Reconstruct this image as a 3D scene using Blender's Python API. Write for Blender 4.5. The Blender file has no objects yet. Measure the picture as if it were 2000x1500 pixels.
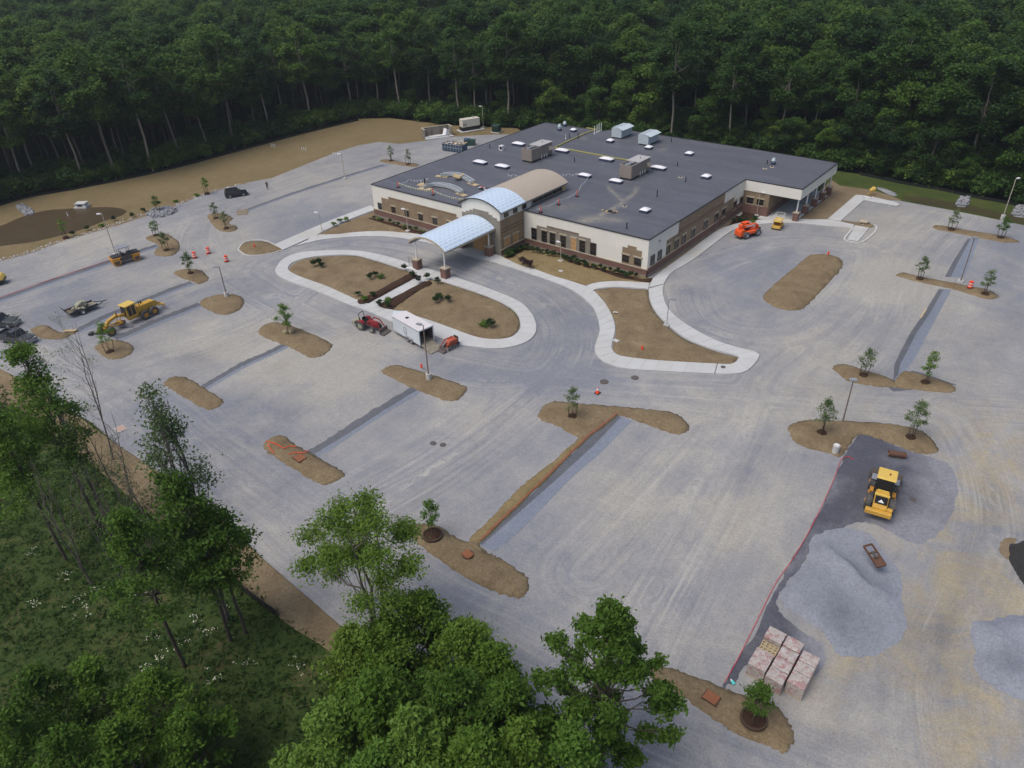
import bpy, bmesh, math, random
import numpy as np
from mathutils import Vector, Matrix
from mathutils.geometry import delaunay_2d_cdt
random.seed(7); RNG = np.random.default_rng(11)
S = bpy.context.scene
COL = S.collection
R = math.radians

# ---------------------------------------------------------------- camera
F_PX, PITCH, ROLL, YAW, CAMH = 1440.0, 0.571063218, -0.036747148, -0.689209226, 50.0
def _axes():
    cp, sp = math.cos(PITCH), math.sin(PITCH); cr, sr = math.cos(ROLL), math.sin(ROLL)
    M1 = np.array([[1,0,0],[0,-sp,-cp],[0,cp,-sp]]); R1 = np.array([[cr,-sr,0],[sr,cr,0],[0,0,1]])
    Y1 = np.array([[math.cos(YAW),-math.sin(YAW),0],[math.sin(YAW),math.cos(YAW),0],[0,0,1]])
    return R1 @ M1 @ Y1
CM = _axes()
cam = bpy.data.objects.new('camera', bpy.data.cameras.new('camera')); COL.objects.link(cam)
mw = Matrix.Identity(4)
for i in range(3):
    mw[i][0] = CM[0][i]; mw[i][1] = -CM[1][i]; mw[i][2] = -CM[2][i]
mw[2][3] = CAMH
cam.matrix_world = mw
cam.data.sensor_width = 36; cam.data.lens = F_PX/2000*36
cam.data.clip_end = 8000; cam.data.clip_start = 0.5
S.camera = cam

# ---------------------------------------------------------------- sky, sun, exposure
w = bpy.data.worlds.new("World"); S.world = w; w.use_nodes = True
nt = w.node_tree; nt.nodes.clear()
sky = nt.nodes.new('ShaderNodeTexSky'); sky.sky_type = 'NISHITA'; sky.sun_disc = False
SUN_EL, SUN_AZ = R(62), R(200)
sky.sun_elevation = SUN_EL; sky.sun_rotation = SUN_AZ; sky.dust_density = 4.0; sky.air_density = 1.0
bg = nt.nodes.new('ShaderNodeBackground'); bg.inputs[1].default_value = 0.10
wo = nt.nodes.new('ShaderNodeOutputWorld')
nt.links.new(sky.outputs[0], bg.inputs[0]); nt.links.new(bg.outputs[0], wo.inputs[0])
sl = bpy.data.lights.new('sun', 'SUN'); sl.energy = 1.25; sl.angle = R(40); sl.color = (1.0, 0.97, 0.92)
so = bpy.data.objects.new('sun', sl); COL.objects.link(so)
sd = Vector((math.sin(SUN_AZ)*math.cos(SUN_EL), math.cos(SUN_AZ)*math.cos(SUN_EL), math.sin(SUN_EL)))
so.rotation_euler = sd.to_track_quat('Z', 'Y').to_euler(); so.location = (0, 0, 80)
S.view_settings.view_transform = 'Standard'; S.view_settings.look = 'None'
S.view_settings.exposure = 0.44; S.view_settings.gamma = 1.0; S.view_settings.use_curve_mapping = False
S.render.engine = 'CYCLES'

# ---------------------------------------------------------------- photo pixel <-> place
def W(px, py, z=0.0):
    d = CM.T @ np.array([(px-1000)/F_PX, (py-750)/F_PX, 1.0]); t = (z-CAMH)/d[2]
    return (float(d[0]*t), float(d[1]*t))
def proj(P):
    P = np.asarray(P, float); c = (P - np.array([0,0,CAMH])) @ CM.T
    z = np.maximum(c[...,2], 1e-3)
    return np.stack([1000+F_PX*c[...,0]/z, 750+F_PX*c[...,1]/z, c[...,2]], -1)
def WP(pts, z=0.0): return [W(x, y, z) for x, y in pts]

# ---------------------------------------------------------------- materials
MATS = {}
def newmat(name):
    m = bpy.data.materials.new(name); m.use_nodes = True; MATS[name] = m
    return m, m.node_tree, m.node_tree.nodes['Principled BSDF']
def N(t, typ, **kw):
    n = t.nodes.new(typ)
    for k, v in kw.items(): setattr(n, k, v)
    return n
def noise(t, scale, detail=4, rough=0.6, vec=None, dist=0.0):
    n = N(t, 'ShaderNodeTexNoise'); n.inputs['Scale'].default_value = scale; n.inputs['Detail'].default_value = detail
    n.inputs['Roughness'].default_value = rough; n.inputs['Distortion'].default_value = dist
    if vec is not None: t.links.new(vec, n.inputs['Vector'])
    return n.outputs['Fac']
def ramp(t, fac, stops):
    r = N(t, 'ShaderNodeValToRGB'); e = r.color_ramp.elements
    while len(e) > 1: e.remove(e[-1])
    e[0].position = stops[0][0]; e[0].color = stops[0][1] if len(stops[0][1]) == 4 else (*stops[0][1], 1)
    for p, c in stops[1:]:
        q = e.new(p); q.color = c if len(c) == 4 else (*c, 1)
    t.links.new(fac, r.inputs[0]); return r.outputs[0]
def mix(t, fac, a, b, mode='MIX'):
    n = N(t, 'ShaderNodeMix', data_type='RGBA', blend_type=mode)
    for v, i in ((fac, 0), (a, 6), (b, 7)):
        if hasattr(v, 'is_linked'): t.links.new(v, n.inputs[i])
        else: n.inputs[i].default_value = v if i == 0 else (*v[:3], 1)
    return n.outputs[2]
def mth(t, op, a, b=None, clamp=False):
    n = N(t, 'ShaderNodeMath', operation=op); n.use_clamp = clamp
    for v, i in ((a, 0), (b, 1)):
        if v is None: continue
        if hasattr(v, 'is_linked'): t.links.new(v, n.inputs[i])
        else: n.inputs[i].default_value = v
    return n.outputs[0]
def rng_(t, v, a, b, c=0.0, d=1.0):
    n = N(t, 'ShaderNodeMapRange'); t.links.new(v, n.inputs[0])
    for i, q in enumerate((a, b, c, d)): n.inputs[i+1].default_value = q
    return n.outputs[0]
def geo(t): return N(t, 'ShaderNodeNewGeometry').outputs['Position']
def objc(t): return N(t, 'ShaderNodeTexCoord').outputs['Object']
def attr(t, name):
    n = N(t, 'ShaderNodeAttribute'); n.attribute_name = name; return n
def bump(t, p, h, strength=0.4, dist=0.05):
    b = N(t, 'ShaderNodeBump'); b.inputs['Strength'].default_value = strength; b.inputs['Distance'].default_value = dist
    t.links.new(h, b.inputs['Height']); t.links.new(b.outputs[0], p.inputs['Normal'])
def scaled(t, vec, sx, sy, sz, rz=0.0):
    n = N(t, 'ShaderNodeMapping'); n.inputs['Scale'].default_value = (sx, sy, sz); n.inputs['Rotation'].default_value = (0, 0, rz)
    t.links.new(vec, n.inputs[0]); return n.outputs[0]

def plain(name, col, rough=0.7, metal=0.0, var=0.12, sc=1.5, spec=0.4, dirt=None):
    m, t, p = newmat(name)
    v = geo(t)
    a = noise(t, sc, 5, 0.65, v); b = noise(t, sc*14, 3, 0.6, v)
    f = mth(t, 'ADD', mth(t, 'MULTIPLY', a, 0.65), mth(t, 'MULTIPLY', b, 0.35))
    c0 = tuple(c*(1-var*1.6) for c in col); c1 = tuple(min(1, c*(1+var*1.6)) for c in col)
    c = ramp(t, f, [(0.3, c0), (0.7, c1)])
    if dirt:
        c = mix(t, rng_(t, noise(t, sc*2.3, 6, 0.7, v), 0.45, 0.75, 0, 0.65), c, dirt)
    t.links.new(c, p.inputs['Base Color'])
    p.inputs['Roughness'].default_value = rough; p.inputs['Metallic'].default_value = metal
    p.inputs['Specular IOR Level'].default_value = spec
    return m
plain('cream', (0.70,0.68,0.61), 0.85, var=0.04, sc=0.5)
plain('coping', (0.035,0.033,0.036), 0.6)
plain('glass_dark', (0.02,0.018,0.02), 0.12, var=0.2, spec=0.6)
plain('bronze', (0.06,0.045,0.035), 0.5)
plain('lintel', (0.42,0.36,0.27), 0.9, var=0.08)
plain('redband', (0.17,0.085,0.06), 0.9)
plain('plywood', (0.46,0.26,0.11), 0.8, var=0.12, sc=2)
plain('osb', (0.50,0.38,0.20), 0.85)
plain('white', (0.72,0.72,0.72), 0.5, var=0.05)
plain('white_wrap', (0.60,0.59,0.58), 0.35, var=0.12, sc=3)
plain('trailer_white', (0.58,0.62,0.65), 0.35, var=0.03)
plain('trailer_roof', (0.66,0.62,0.62), 0.5, var=0.05)
plain('steel', (0.35,0.36,0.38), 0.45, 0.4)
plain('galv', (0.50,0.57,0.60), 0.45, 0.25, var=0.06)
plain('galv_top', (0.66,0.75,0.78), 0.4, 0.2, var=0.05)
plain('darksteel', (0.035,0.035,0.038), 0.55)
plain('rust', (0.11,0.055,0.035), 0.85)
plain('black', (0.012,0.012,0.014), 0.5)
plain('tyre', (0.07,0.068,0.068), 0.9, dirt=(0.20,0.19,0.19))
plain('yellow', (0.58,0.33,0.045), 0.5, var=0.12, sc=2, dirt=(0.34,0.22,0.06))
plain('yellow_light', (0.66,0.45,0.10), 0.5, var=0.06, sc=2)
plain('yellow_orange', (0.52,0.24,0.03), 0.5, dirt=(0.25,0.14,0.05))
plain('orange', (0.80,0.10,0.015), 0.45, var=0.08, dirt=(0.5,0.09,0.03))
plain('drum_orange', (0.85,0.075,0.02), 0.5, var=0.05)
plain('red', (0.30,0.025,0.03), 0.45, dirt=(0.16,0.05,0.04))
plain('skid_red', (0.42,0.075,0.035), 0.5, dirt=(0.18,0.08,0.05))
plain('string_red', (0.55,0.05,0.07), 0.7)
plain('pole_brown', (0.20,0.15,0.12), 0.6)
plain('pole_pale', (0.40,0.36,0.29), 0.6)
plain('concrete_base', (0.50,0.49,0.47), 0.9, var=0.08, sc=3)
plain('hvac_tan', (0.27,0.235,0.205), 0.6, var=0.06)
plain('hvac_top', (0.44,0.42,0.41), 0.5, var=0.06)
plain('curb_blue', (0.035,0.045,0.09), 0.5)
plain('dome', (0.78,0.77,0.80), 0.25, var=0.03)
plain('tan_metal', (0.47,0.40,0.32), 0.55, 0.15, var=0.04)
plain('duct', (0.50,0.53,0.54), 0.4, 0.35)
plain('dumpster_blue', (0.035,0.075,0.13), 0.6)
plain('transformer_green', (0.025,0.06,0.045), 0.6)
plain('beige_box', (0.58,0.56,0.48), 0.6, var=0.04)
plain('wood_deck', (0.26,0.23,0.18), 0.9, var=0.25)
plain('camo', (0.30,0.30,0.22), 0.9, var=0.4, sc=3)
plain('lumber', (0.48,0.38,0.24), 0.85)
plain('car_black', (0.012,0.013,0.02), 0.25, spec=0.6)
plain('truck_grey', (0.05,0.055,0.065), 0.35, dirt=(0.10,0.10,0.10))
plain('headlight', (0.7,0.7,0.68), 0.2)
plain('cloth_dark', (0.02,0.022,0.03), 0.9)
plain('cloth_grey', (0.10,0.10,0.12), 0.9)
plain('skin', (0.40,0.25,0.18), 0.6)
plain('stake', (0.07,0.045,0.03), 0.9)
plain('burlap', (0.34,0.28,0.18), 0.95)
plain('teal', (0.10,0.60,0.55), 0.5)
plain('blockface', (0.46,0.38,0.24), 0.9, var=0.12, sc=5)
plain('iron', (0.10,0.085,0.08), 0.8)
plain('grate_rust', (0.42,0.16,0.07), 0.85)
plain('pit_shade', (0.030,0.028,0.026), 0.9, var=.25)
plain('pennant_white', (0.75,0.75,0.72), 0.6)
plain('pennant_yellow', (0.62,0.62,0.22), 0.6)
plain('water_dark', (0.02,0.02,0.018), 0.15, spec=0.6)
plain('fence_black', (0.010,0.012,0.010), 0.9)
plain('bark', (0.085,0.07,0.055), 0.95, var=0.25, sc=4)
plain('bark_pale', (0.26,0.23,0.18), 0.95, var=0.25, sc=2)
plain('bark_grey', (0.14,0.12,0.10), 0.95, var=0.25, sc=4)
plain('flower', (0.62,0.62,0.48), 0.9)
plain('soffit', (0.05,0.055,0.05), 0.7)

def masonry(name, c1, c2, mortar, bw, bh, sc=1.0):
    m, t, p = newmat(name)
    g = N(t, 'ShaderNodeNewGeometry'); s = N(t, 'ShaderNodeSeparateXYZ'); t.links.new(g.outputs['Position'], s.inputs[0])
    n = N(t, 'ShaderNodeSeparateXYZ'); t.links.new(g.outputs['Normal'], n.inputs[0])
    h = mth(t, 'ADD', s.outputs[0], s.outputs[1])
    c = N(t, 'ShaderNodeCombineXYZ'); t.links.new(h, c.inputs[0]); t.links.new(s.outputs[2], c.inputs[1])
    b = N(t, 'ShaderNodeTexBrick'); t.links.new(c.outputs[0], b.inputs[0])
    b.inputs['Color1'].default_value = (*c1, 1); b.inputs['Color2'].default_value = (*c2, 1); b.inputs['Mortar'].default_value = (*mortar, 1)
    b.inputs['Scale'].default_value = 1.0; b.inputs['Mortar Size'].default_value = 0.012*sc
    b.inputs['Brick Width'].default_value = bw; b.inputs['Row Height'].default_value = bh
    a = rng_(t, noise(t, 0.6, 5, 0.6, g.outputs['Position']), 0.3, 0.7, 0.82, 1.15)
    k = N(t, 'ShaderNodeVectorMath', operation='SCALE'); t.links.new(b.outputs[0], k.inputs[0]); t.links.new(a, k.inputs[3])
    t.links.new(k.outputs[0], p.inputs['Base Color']); p.inputs['Roughness'].default_value = 0.92
    bump(t, p, b.outputs['Fac'], -0.3, 0.01)
masonry('brown_block', (0.27,0.20,0.125), (0.24,0.175,0.11), (0.20,0.15,0.10), 0.41, 0.205)
masonry('grey_block', (0.25,0.225,0.185), (0.22,0.20,0.165), (0.17,0.155,0.13), 0.41, 0.205)
masonry('brick_red', (0.20,0.085,0.06), (0.155,0.065,0.05), (0.16,0.12,0.10), 0.215, 0.08)

def concrete_mat():
    m, t, p = newmat('concrete')
    v = geo(t)
    oi = N(t, 'ShaderNodeObjectInfo')
    c = ramp(t, mth(t, 'ADD', mth(t, 'MULTIPLY', noise(t, 0.35, 6, 0.6, v), 0.6), mth(t, 'MULTIPLY', noise(t, 6, 4, 0.7, v), 0.4)),
             [(0.3, (0.44,0.445,0.44)), (0.7, (0.56,0.565,0.56))])
    c = mix(t, rng_(t, oi.outputs['Random'], 0, 1, 0.0, 0.30), c, (0.44,0.43,0.40))
    c = mix(t, rng_(t, noise(t, 0.13, 3, 0.5, v), 0.52, 0.68, 0, 0.35), c, (0.40,0.37,0.31))
    t.links.new(c, p.inputs['Base Color']); p.inputs['Roughness'].default_value = 0.85
concrete_mat()

def gravel_mat(name, blue, tan, base_t=None, grain=1.0):
    m, t, p = newmat(name)
    v = geo(t)
    big = noise(t, 0.035, 6, 0.62, v, 0.6); mid = noise(t, 0.22, 6, 0.65, v, 0.8)
    f = mth(t, 'ADD', rng_(t, big, 0.35, 0.65, -0.30, 0.36), rng_(t, mid, 0.3, 0.7, -0.26, 0.26))
    at = attr(t, 'tan'); f = mth(t, 'ADD', f, at.outputs['Fac'])
    tr = attr(t, 'trk'); ti = attr(t, 'trw')
    # wheel-worn streaks that follow the drive lanes
    cx = N(t, 'ShaderNodeCombineXYZ'); t.links.new(tr.outputs['Fac'], cx.inputs[0]); 
    sx = N(t, 'ShaderNodeSeparateXYZ'); t.links.new(v, sx.inputs[0])
    t.links.new(mth(t, 'MULTIPLY', sx.outputs[0], 0.03), cx.inputs[1]); t.links.new(mth(t, 'MULTIPLY', sx.outputs[1], 0.03), cx.inputs[2])
    st = noise(t, 1.15, 5, 0.75, cx.outputs[0])
    stv = mth(t, 'MULTIPLY', rng_(t, st, 0.3, 0.7, -0.5, 0.5), ti.outputs['Fac'])
    f = mth(t, 'ADD', f, mth(t, 'MULTIPLY', stv, 0.70))
    c = ramp(t, f, [(0.0, blue), (0.5, tuple((a+b)/2 for a, b in zip(blue, tan))), (1.0, tan)])
    ye = attr(t, 'yel')
    ym = mth(t, 'MULTIPLY', ye.outputs['Fac'], rng_(t, noise(t, 0.14, 7, 0.72, v, 1.2), 0.42, 0.60, 0, 1))
    c = mix(t, mth(t, 'MULTIPLY', ym, 0.9), c, (0.36,0.305,0.205))
    dk = attr(t, 'drk')
    dm = mth(t, 'MULTIPLY', dk.outputs['Fac'], rng_(t, noise(t, 0.25, 5, 0.7, v, 0.5), 0.3, 0.6, 0.35, 1))
    c = mix(t, mth(t, 'MULTIPLY', dm, 0.6), c, (0.105,0.112,0.135))
    # thin pale tyre ruts along the lanes
    cy = N(t, 'ShaderNodeCombineXYZ'); t.links.new(mth(t, 'MULTIPLY', tr.outputs['Fac'], 3.2), cy.inputs[0]); t.links.new(mth(t, 'MULTIPLY', sx.outputs[0], 0.08), cy.inputs[1]); t.links.new(mth(t, 'MULTIPLY', sx.outputs[1], 0.08), cy.inputs[2])
    rut = mth(t, 'MULTIPLY', rng_(t, noise(t, 1.0, 3, 0.6, cy.outputs[0]), 0.50, 0.66, 0, 1), mth(t, 'MULTIPLY', ti.outputs['Fac'], rng_(t, noise(t, 0.09, 3, 0.5, v), 0.42, 0.60, 0, 0.5)))
    c = mix(t, rut, c, tuple(min(1, q*1.22) for q in tan))
    worn = rng_(t, noise(t, 0.055, 7, 0.72, v, 1.5), 0.56, 0.70, 0, 0.45)
    c = mix(t, worn, c, tuple(q*1.12 for q in tan))
    # grain of single stones
    g1 = noise(t, 5.5*grain, 3, 0.8, v); g2 = noise(t, 1.6*grain, 4, 0.75, v)
    gg = mth(t, 'ADD', rng_(t, g1, 0.25, 0.75, 0.74, 1.26), rng_(t, g2, 0.25, 0.75, -0.12, 0.12))
    v1 = noise(t, 0.045, 4, 0.55, scaled(t, v, 1.0, 0.45, 1, 0.25), 0.8); v2 = noise(t, 0.35, 5, 0.7, scaled(t, v, 1.6, 0.16, 1, 0.1))
    gg = mth(t, 'MULTIPLY', gg, mth(t, 'ADD', rng_(t, v1, 0.3, 0.7, 0.90, 1.06), rng_(t, v2, 0.3, 0.7, -0.05, 0.06)))
    gg = mth(t, 'MULTIPLY', gg, rng_(t, stv, -0.5, 0.5, 0.955, 1.045))
    k = N(t, 'ShaderNodeVectorMath', operation='SCALE'); t.links.new(c, k.inputs[0]); t.links.new(gg, k.inputs[3])
    t.links.new(k.outputs[0], p.inputs['Base Color']); p.inputs['Roughness'].default_value = 0.95; p.inputs['Specular IOR Level'].default_value = 0.2
    bump(t, p, mth(t, 'ADD', g1, g2), 0.5, 0.06)
gravel_mat('gravel', (0.210,0.219,0.248), (0.355,0.340,0.308))
gravel_mat('gravel_dark', (0.085,0.088,0.108), (0.225,0.228,0.255), grain=0.6)
gravel_mat('gravel_trench', (0.105,0.112,0.130), (0.15,0.152,0.165))
gravel_mat('gravel_blue', (0.190,0.215,0.265), (0.215,0.235,0.275))
gravel_mat('gravel_pile', (0.215,0.232,0.272), (0.285,0.296,0.325))

def soil(name, a, b, c_, fib=True, sc=1.0):
    m, t, p = newmat(name)
    v = geo(t)
    f = mth(t, 'ADD', mth(t, 'MULTIPLY', noise(t, 0.30*sc, 6, 0.7, v, 0.4), 0.55), mth(t, 'MULTIPLY', noise(t, 4*sc, 4, 0.75, v), 0.45))
    c = ramp(t, f, [(0.30, a), (0.52, b), (0.72, c_)])
    if fib:
        s1 = noise(t, 3.0, 4, 0.8, scaled(t, v, 1, 7, 1, 0.6)); s2 = noise(t, 3.0, 4, 0.8, scaled(t, v, 7, 1, 1, 0.2))
        k = mth(t, 'MULTIPLY', rng_(t, s1, 0.3, 0.7, 0.62, 1.38), rng_(t, s2, 0.3, 0.7, 0.75, 1.28))
        q = N(t, 'ShaderNodeVectorMath', operation='SCALE'); t.links.new(c, q.inputs[0]); t.links.new(k, q.inputs[3]); c = q.outputs[0]
        bump(t, p, s1, 0.7, 0.06)
    t.links.new(c, p.inputs['Base Color']); p.inputs['Roughness'].default_value = 0.95; p.inputs['Specular IOR Level'].default_value = 0.15
soil('straw', (0.115,0.080,0.046), (0.205,0.155,0.092), (0.30,0.24,0.15))
soil('straw_yellow', (0.15,0.11,0.055), (0.225,0.17,0.085), (0.28,0.22,0.12))
soil('mulch', (0.035,0.019,0.013), (0.055,0.03,0.02), (0.09,0.055,0.035), False)
soil('seeded_earth', (0.130,0.108,0.050), (0.190,0.145,0.075), (0.225,0.182,0.105), False, 0.18)
soil('bare_earth', (0.15,0.11,0.065), (0.21,0.16,0.10), (0.26,0.22,0.16), False)
soil('pond', (0.062,0.046,0.026), (0.085,0.062,0.036), (0.120,0.088,0.050), False, 0.4)
soil('grass', (0.025,0.045,0.010), (0.055,0.075,0.018), (0.11,0.10,0.035), False, 0.7)
soil('grass_dark', (0.020,0.042,0.010), (0.045,0.070,0.018), (0.13,0.095,0.050), False, 0.8)
soil('swale_earth', (0.035,0.032,0.015), (0.055,0.05,0.022), (0.08,0.07,0.035), False, 0.7)
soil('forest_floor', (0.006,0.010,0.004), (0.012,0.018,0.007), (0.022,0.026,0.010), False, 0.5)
soil('riprap', (0.13,0.135,0.14), (0.25,0.255,0.27), (0.36,0.36,0.37), False, 0.8)

def pond_gloss():
    p = MATS['pond'].node_tree.nodes['Principled BSDF']; p.inputs['Roughness'].default_value = 0.32; p.inputs['Specular IOR Level'].default_value = 0.35
pond_gloss()

def membrane():
    m, t, p = newmat('roof_membrane')
    v = geo(t); s = N(t, 'ShaderNodeSeparateXYZ'); t.links.new(v, s.inputs[0])
    f = mth(t, 'ADD', mth(t, 'MULTIPLY', noise(t, 0.16, 7, 0.7, scaled(t, v, 0.30, 2.2, 1)), 0.6), mth(t, 'MULTIPLY', noise(t, 1.2, 5, 0.7, v), 0.4))
    c = ramp(t, f, [(0.3, (0.072,0.075,0.090)), (0.55, (0.115,0.119,0.138)), (0.75, (0.170,0.174,0.195))])
    b = N(t, 'ShaderNodeTexBrick'); t.links.new(scaled(t, v, 1, 1, 1), b.inputs[0]); b.inputs['Scale'].default_value = 1
    b.inputs['Brick Width'].default_value = 15; b.inputs['Row Height'].default_value = 3.05; b.inputs['Mortar Size'].default_value = 0.045
    b.inputs['Mortar Smooth'].default_value = 0.6
    c = mix(t, mth(t, 'MULTIPLY', b.outputs['Fac'], 0.30), c, (0.05,0.05,0.065))
    dd = attr(t, 'dust'); k = mth(t, 'MULTIPLY', dd.outputs['Fac'], rng_(t, noise(t, 0.9, 5, 0.7, v), 0.3, 0.6, 0.25, 1.0))
    c = mix(t, k, c, (0.27,0.25,0.205))
    t.links.new(c, p.inputs['Base Color']); p.inputs['Roughness'].default_value = 0.55; p.inputs['Specular IOR Level'].default_value = 0.35
membrane()

def canopy_mat():
    m, t, p = newmat('canopy_panel')
    v = geo(t)
    b = N(t, 'ShaderNodeTexBrick'); t.links.new(scaled(t, v, 1, 1, 0.0, R(90)), b.inputs[0]); b.inputs['Scale'].default_value = 1
    b.offset = 0.5
    b.inputs['Brick Width'].default_value = 1.1; b.inputs['Row Height'].default_value = 0.55; b.inputs['Mortar Size'].default_value = 0.11
    b.inputs['Mortar Smooth'].default_value = 0.9
    b.inputs['Color1'].default_value = (0.50,0.63,0.78,1); b.inputs['Color2'].default_value = (0.45,0.59,0.75,1); b.inputs['Mortar'].default_value = (0.74,0.82,0.90,1)
    c = mix(t, rng_(t, noise(t, 0.8, 5, 0.7, v), 0.3, 0.75, 0, 0.35), b.outputs[0], (0.68,0.75,0.82))
    t.links.new(c, p.inputs['Base Color']); p.inputs['Roughness'].default_value = 0.3; p.inputs['Specular IOR Level'].default_value = 0.5
canopy_mat()

def wrap_mat():
    m, t, p = newmat('printed_wrap')
    v = geo(t)
    spots = rng_(t, noise(t, 2.6, 4, 0.75, v, 0.6), 0.50, 0.58, 0, 0.9)
    c = ramp(t, noise(t, 2.2, 6, 0.7, v), [(0.3, (0.30,0.26,0.22)), (0.65, (0.50,0.46,0.44))])
    fine = noise(t, 14, 3, 0.7, v)
    c = mix(t, mth(t, 'MULTIPLY', spots, rng_(t, fine, 0.4, 0.6, 0.3, 1)), c, (0.30,0.07,0.07))
    t.links.new(c, p.inputs['Base Color']); p.inputs['Roughness'].default_value = 0.35
wrap_mat()

def leaf_mat(name, cols, hue=0.0, trans=0.38):
    m, t, p = newmat(name)
    oi = N(t, 'ShaderNodeObjectInfo'); sh = attr(t, 'shade')
    f = mth(t, 'ADD', mth(t, 'MULTIPLY', oi.outputs['Random'], 0.68), mth(t, 'MULTIPLY', sh.outputs['Fac'], 0.32))
    c = ramp(t, f, cols)
    t.links.new(c, p.inputs['Base Color']); p.inputs['Roughness'].default_value = 0.65; p.inputs['Specular IOR Level'].default_value = 0.25
    tl = N(t, 'ShaderNodeBsdfTranslucent'); t.links.new(c, tl.inputs[0])
    ms = N(t, 'ShaderNodeMixShader'); ms.inputs[0].default_value = trans
    out = t.nodes['Material Output']
    t.links.new(p.outputs[0], ms.inputs[1]); t.links.new(tl.outputs[0], ms.inputs[2]); t.links.new(ms.outputs[0], out.inputs['Surface'])
leaf_mat('leaf_forest', [(0.0,(0.018,0.048,0.014)),(0.3,(0.034,0.080,0.015)),(0.62,(0.062,0.130,0.018)),(0.85,(0.10,0.175,0.024)),(1.0,(0.150,0.215,0.034))])
leaf_mat('leaf_near', [(0.0,(0.048,0.105,0.014)),(0.5,(0.100,0.190,0.022)),(1.0,(0.175,0.265,0.040))])
leaf_mat('leaf_bright', [(0.0,(0.055,0.125,0.018)),(0.5,(0.105,0.205,0.028)),(1.0,(0.17,0.27,0.048))])
leaf_mat('leaf_grey', [(0.0,(0.075,0.125,0.045)),(0.5,(0.125,0.185,0.070)),(1.0,(0.20,0.26,0.12))])
leaf_mat('leaf_meadow', [(0.0,(0.10,0.085,0.035)),(0.3,(0.035,0.075,0.015)),(0.7,(0.055,0.11,0.02)),(1.0,(0.09,0.14,0.03))])
leaf_mat('leaf_shrub', [(0.0,(0.014,0.035,0.012)),(0.5,(0.028,0.062,0.018)),(1.0,(0.06,0.11,0.03))])
leaf_mat('leaf_purple', [(0.0,(0.03,0.015,0.02)),(0.5,(0.05,0.025,0.03)),(1.0,(0.05,0.06,0.03))])
M_ = MATS

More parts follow.
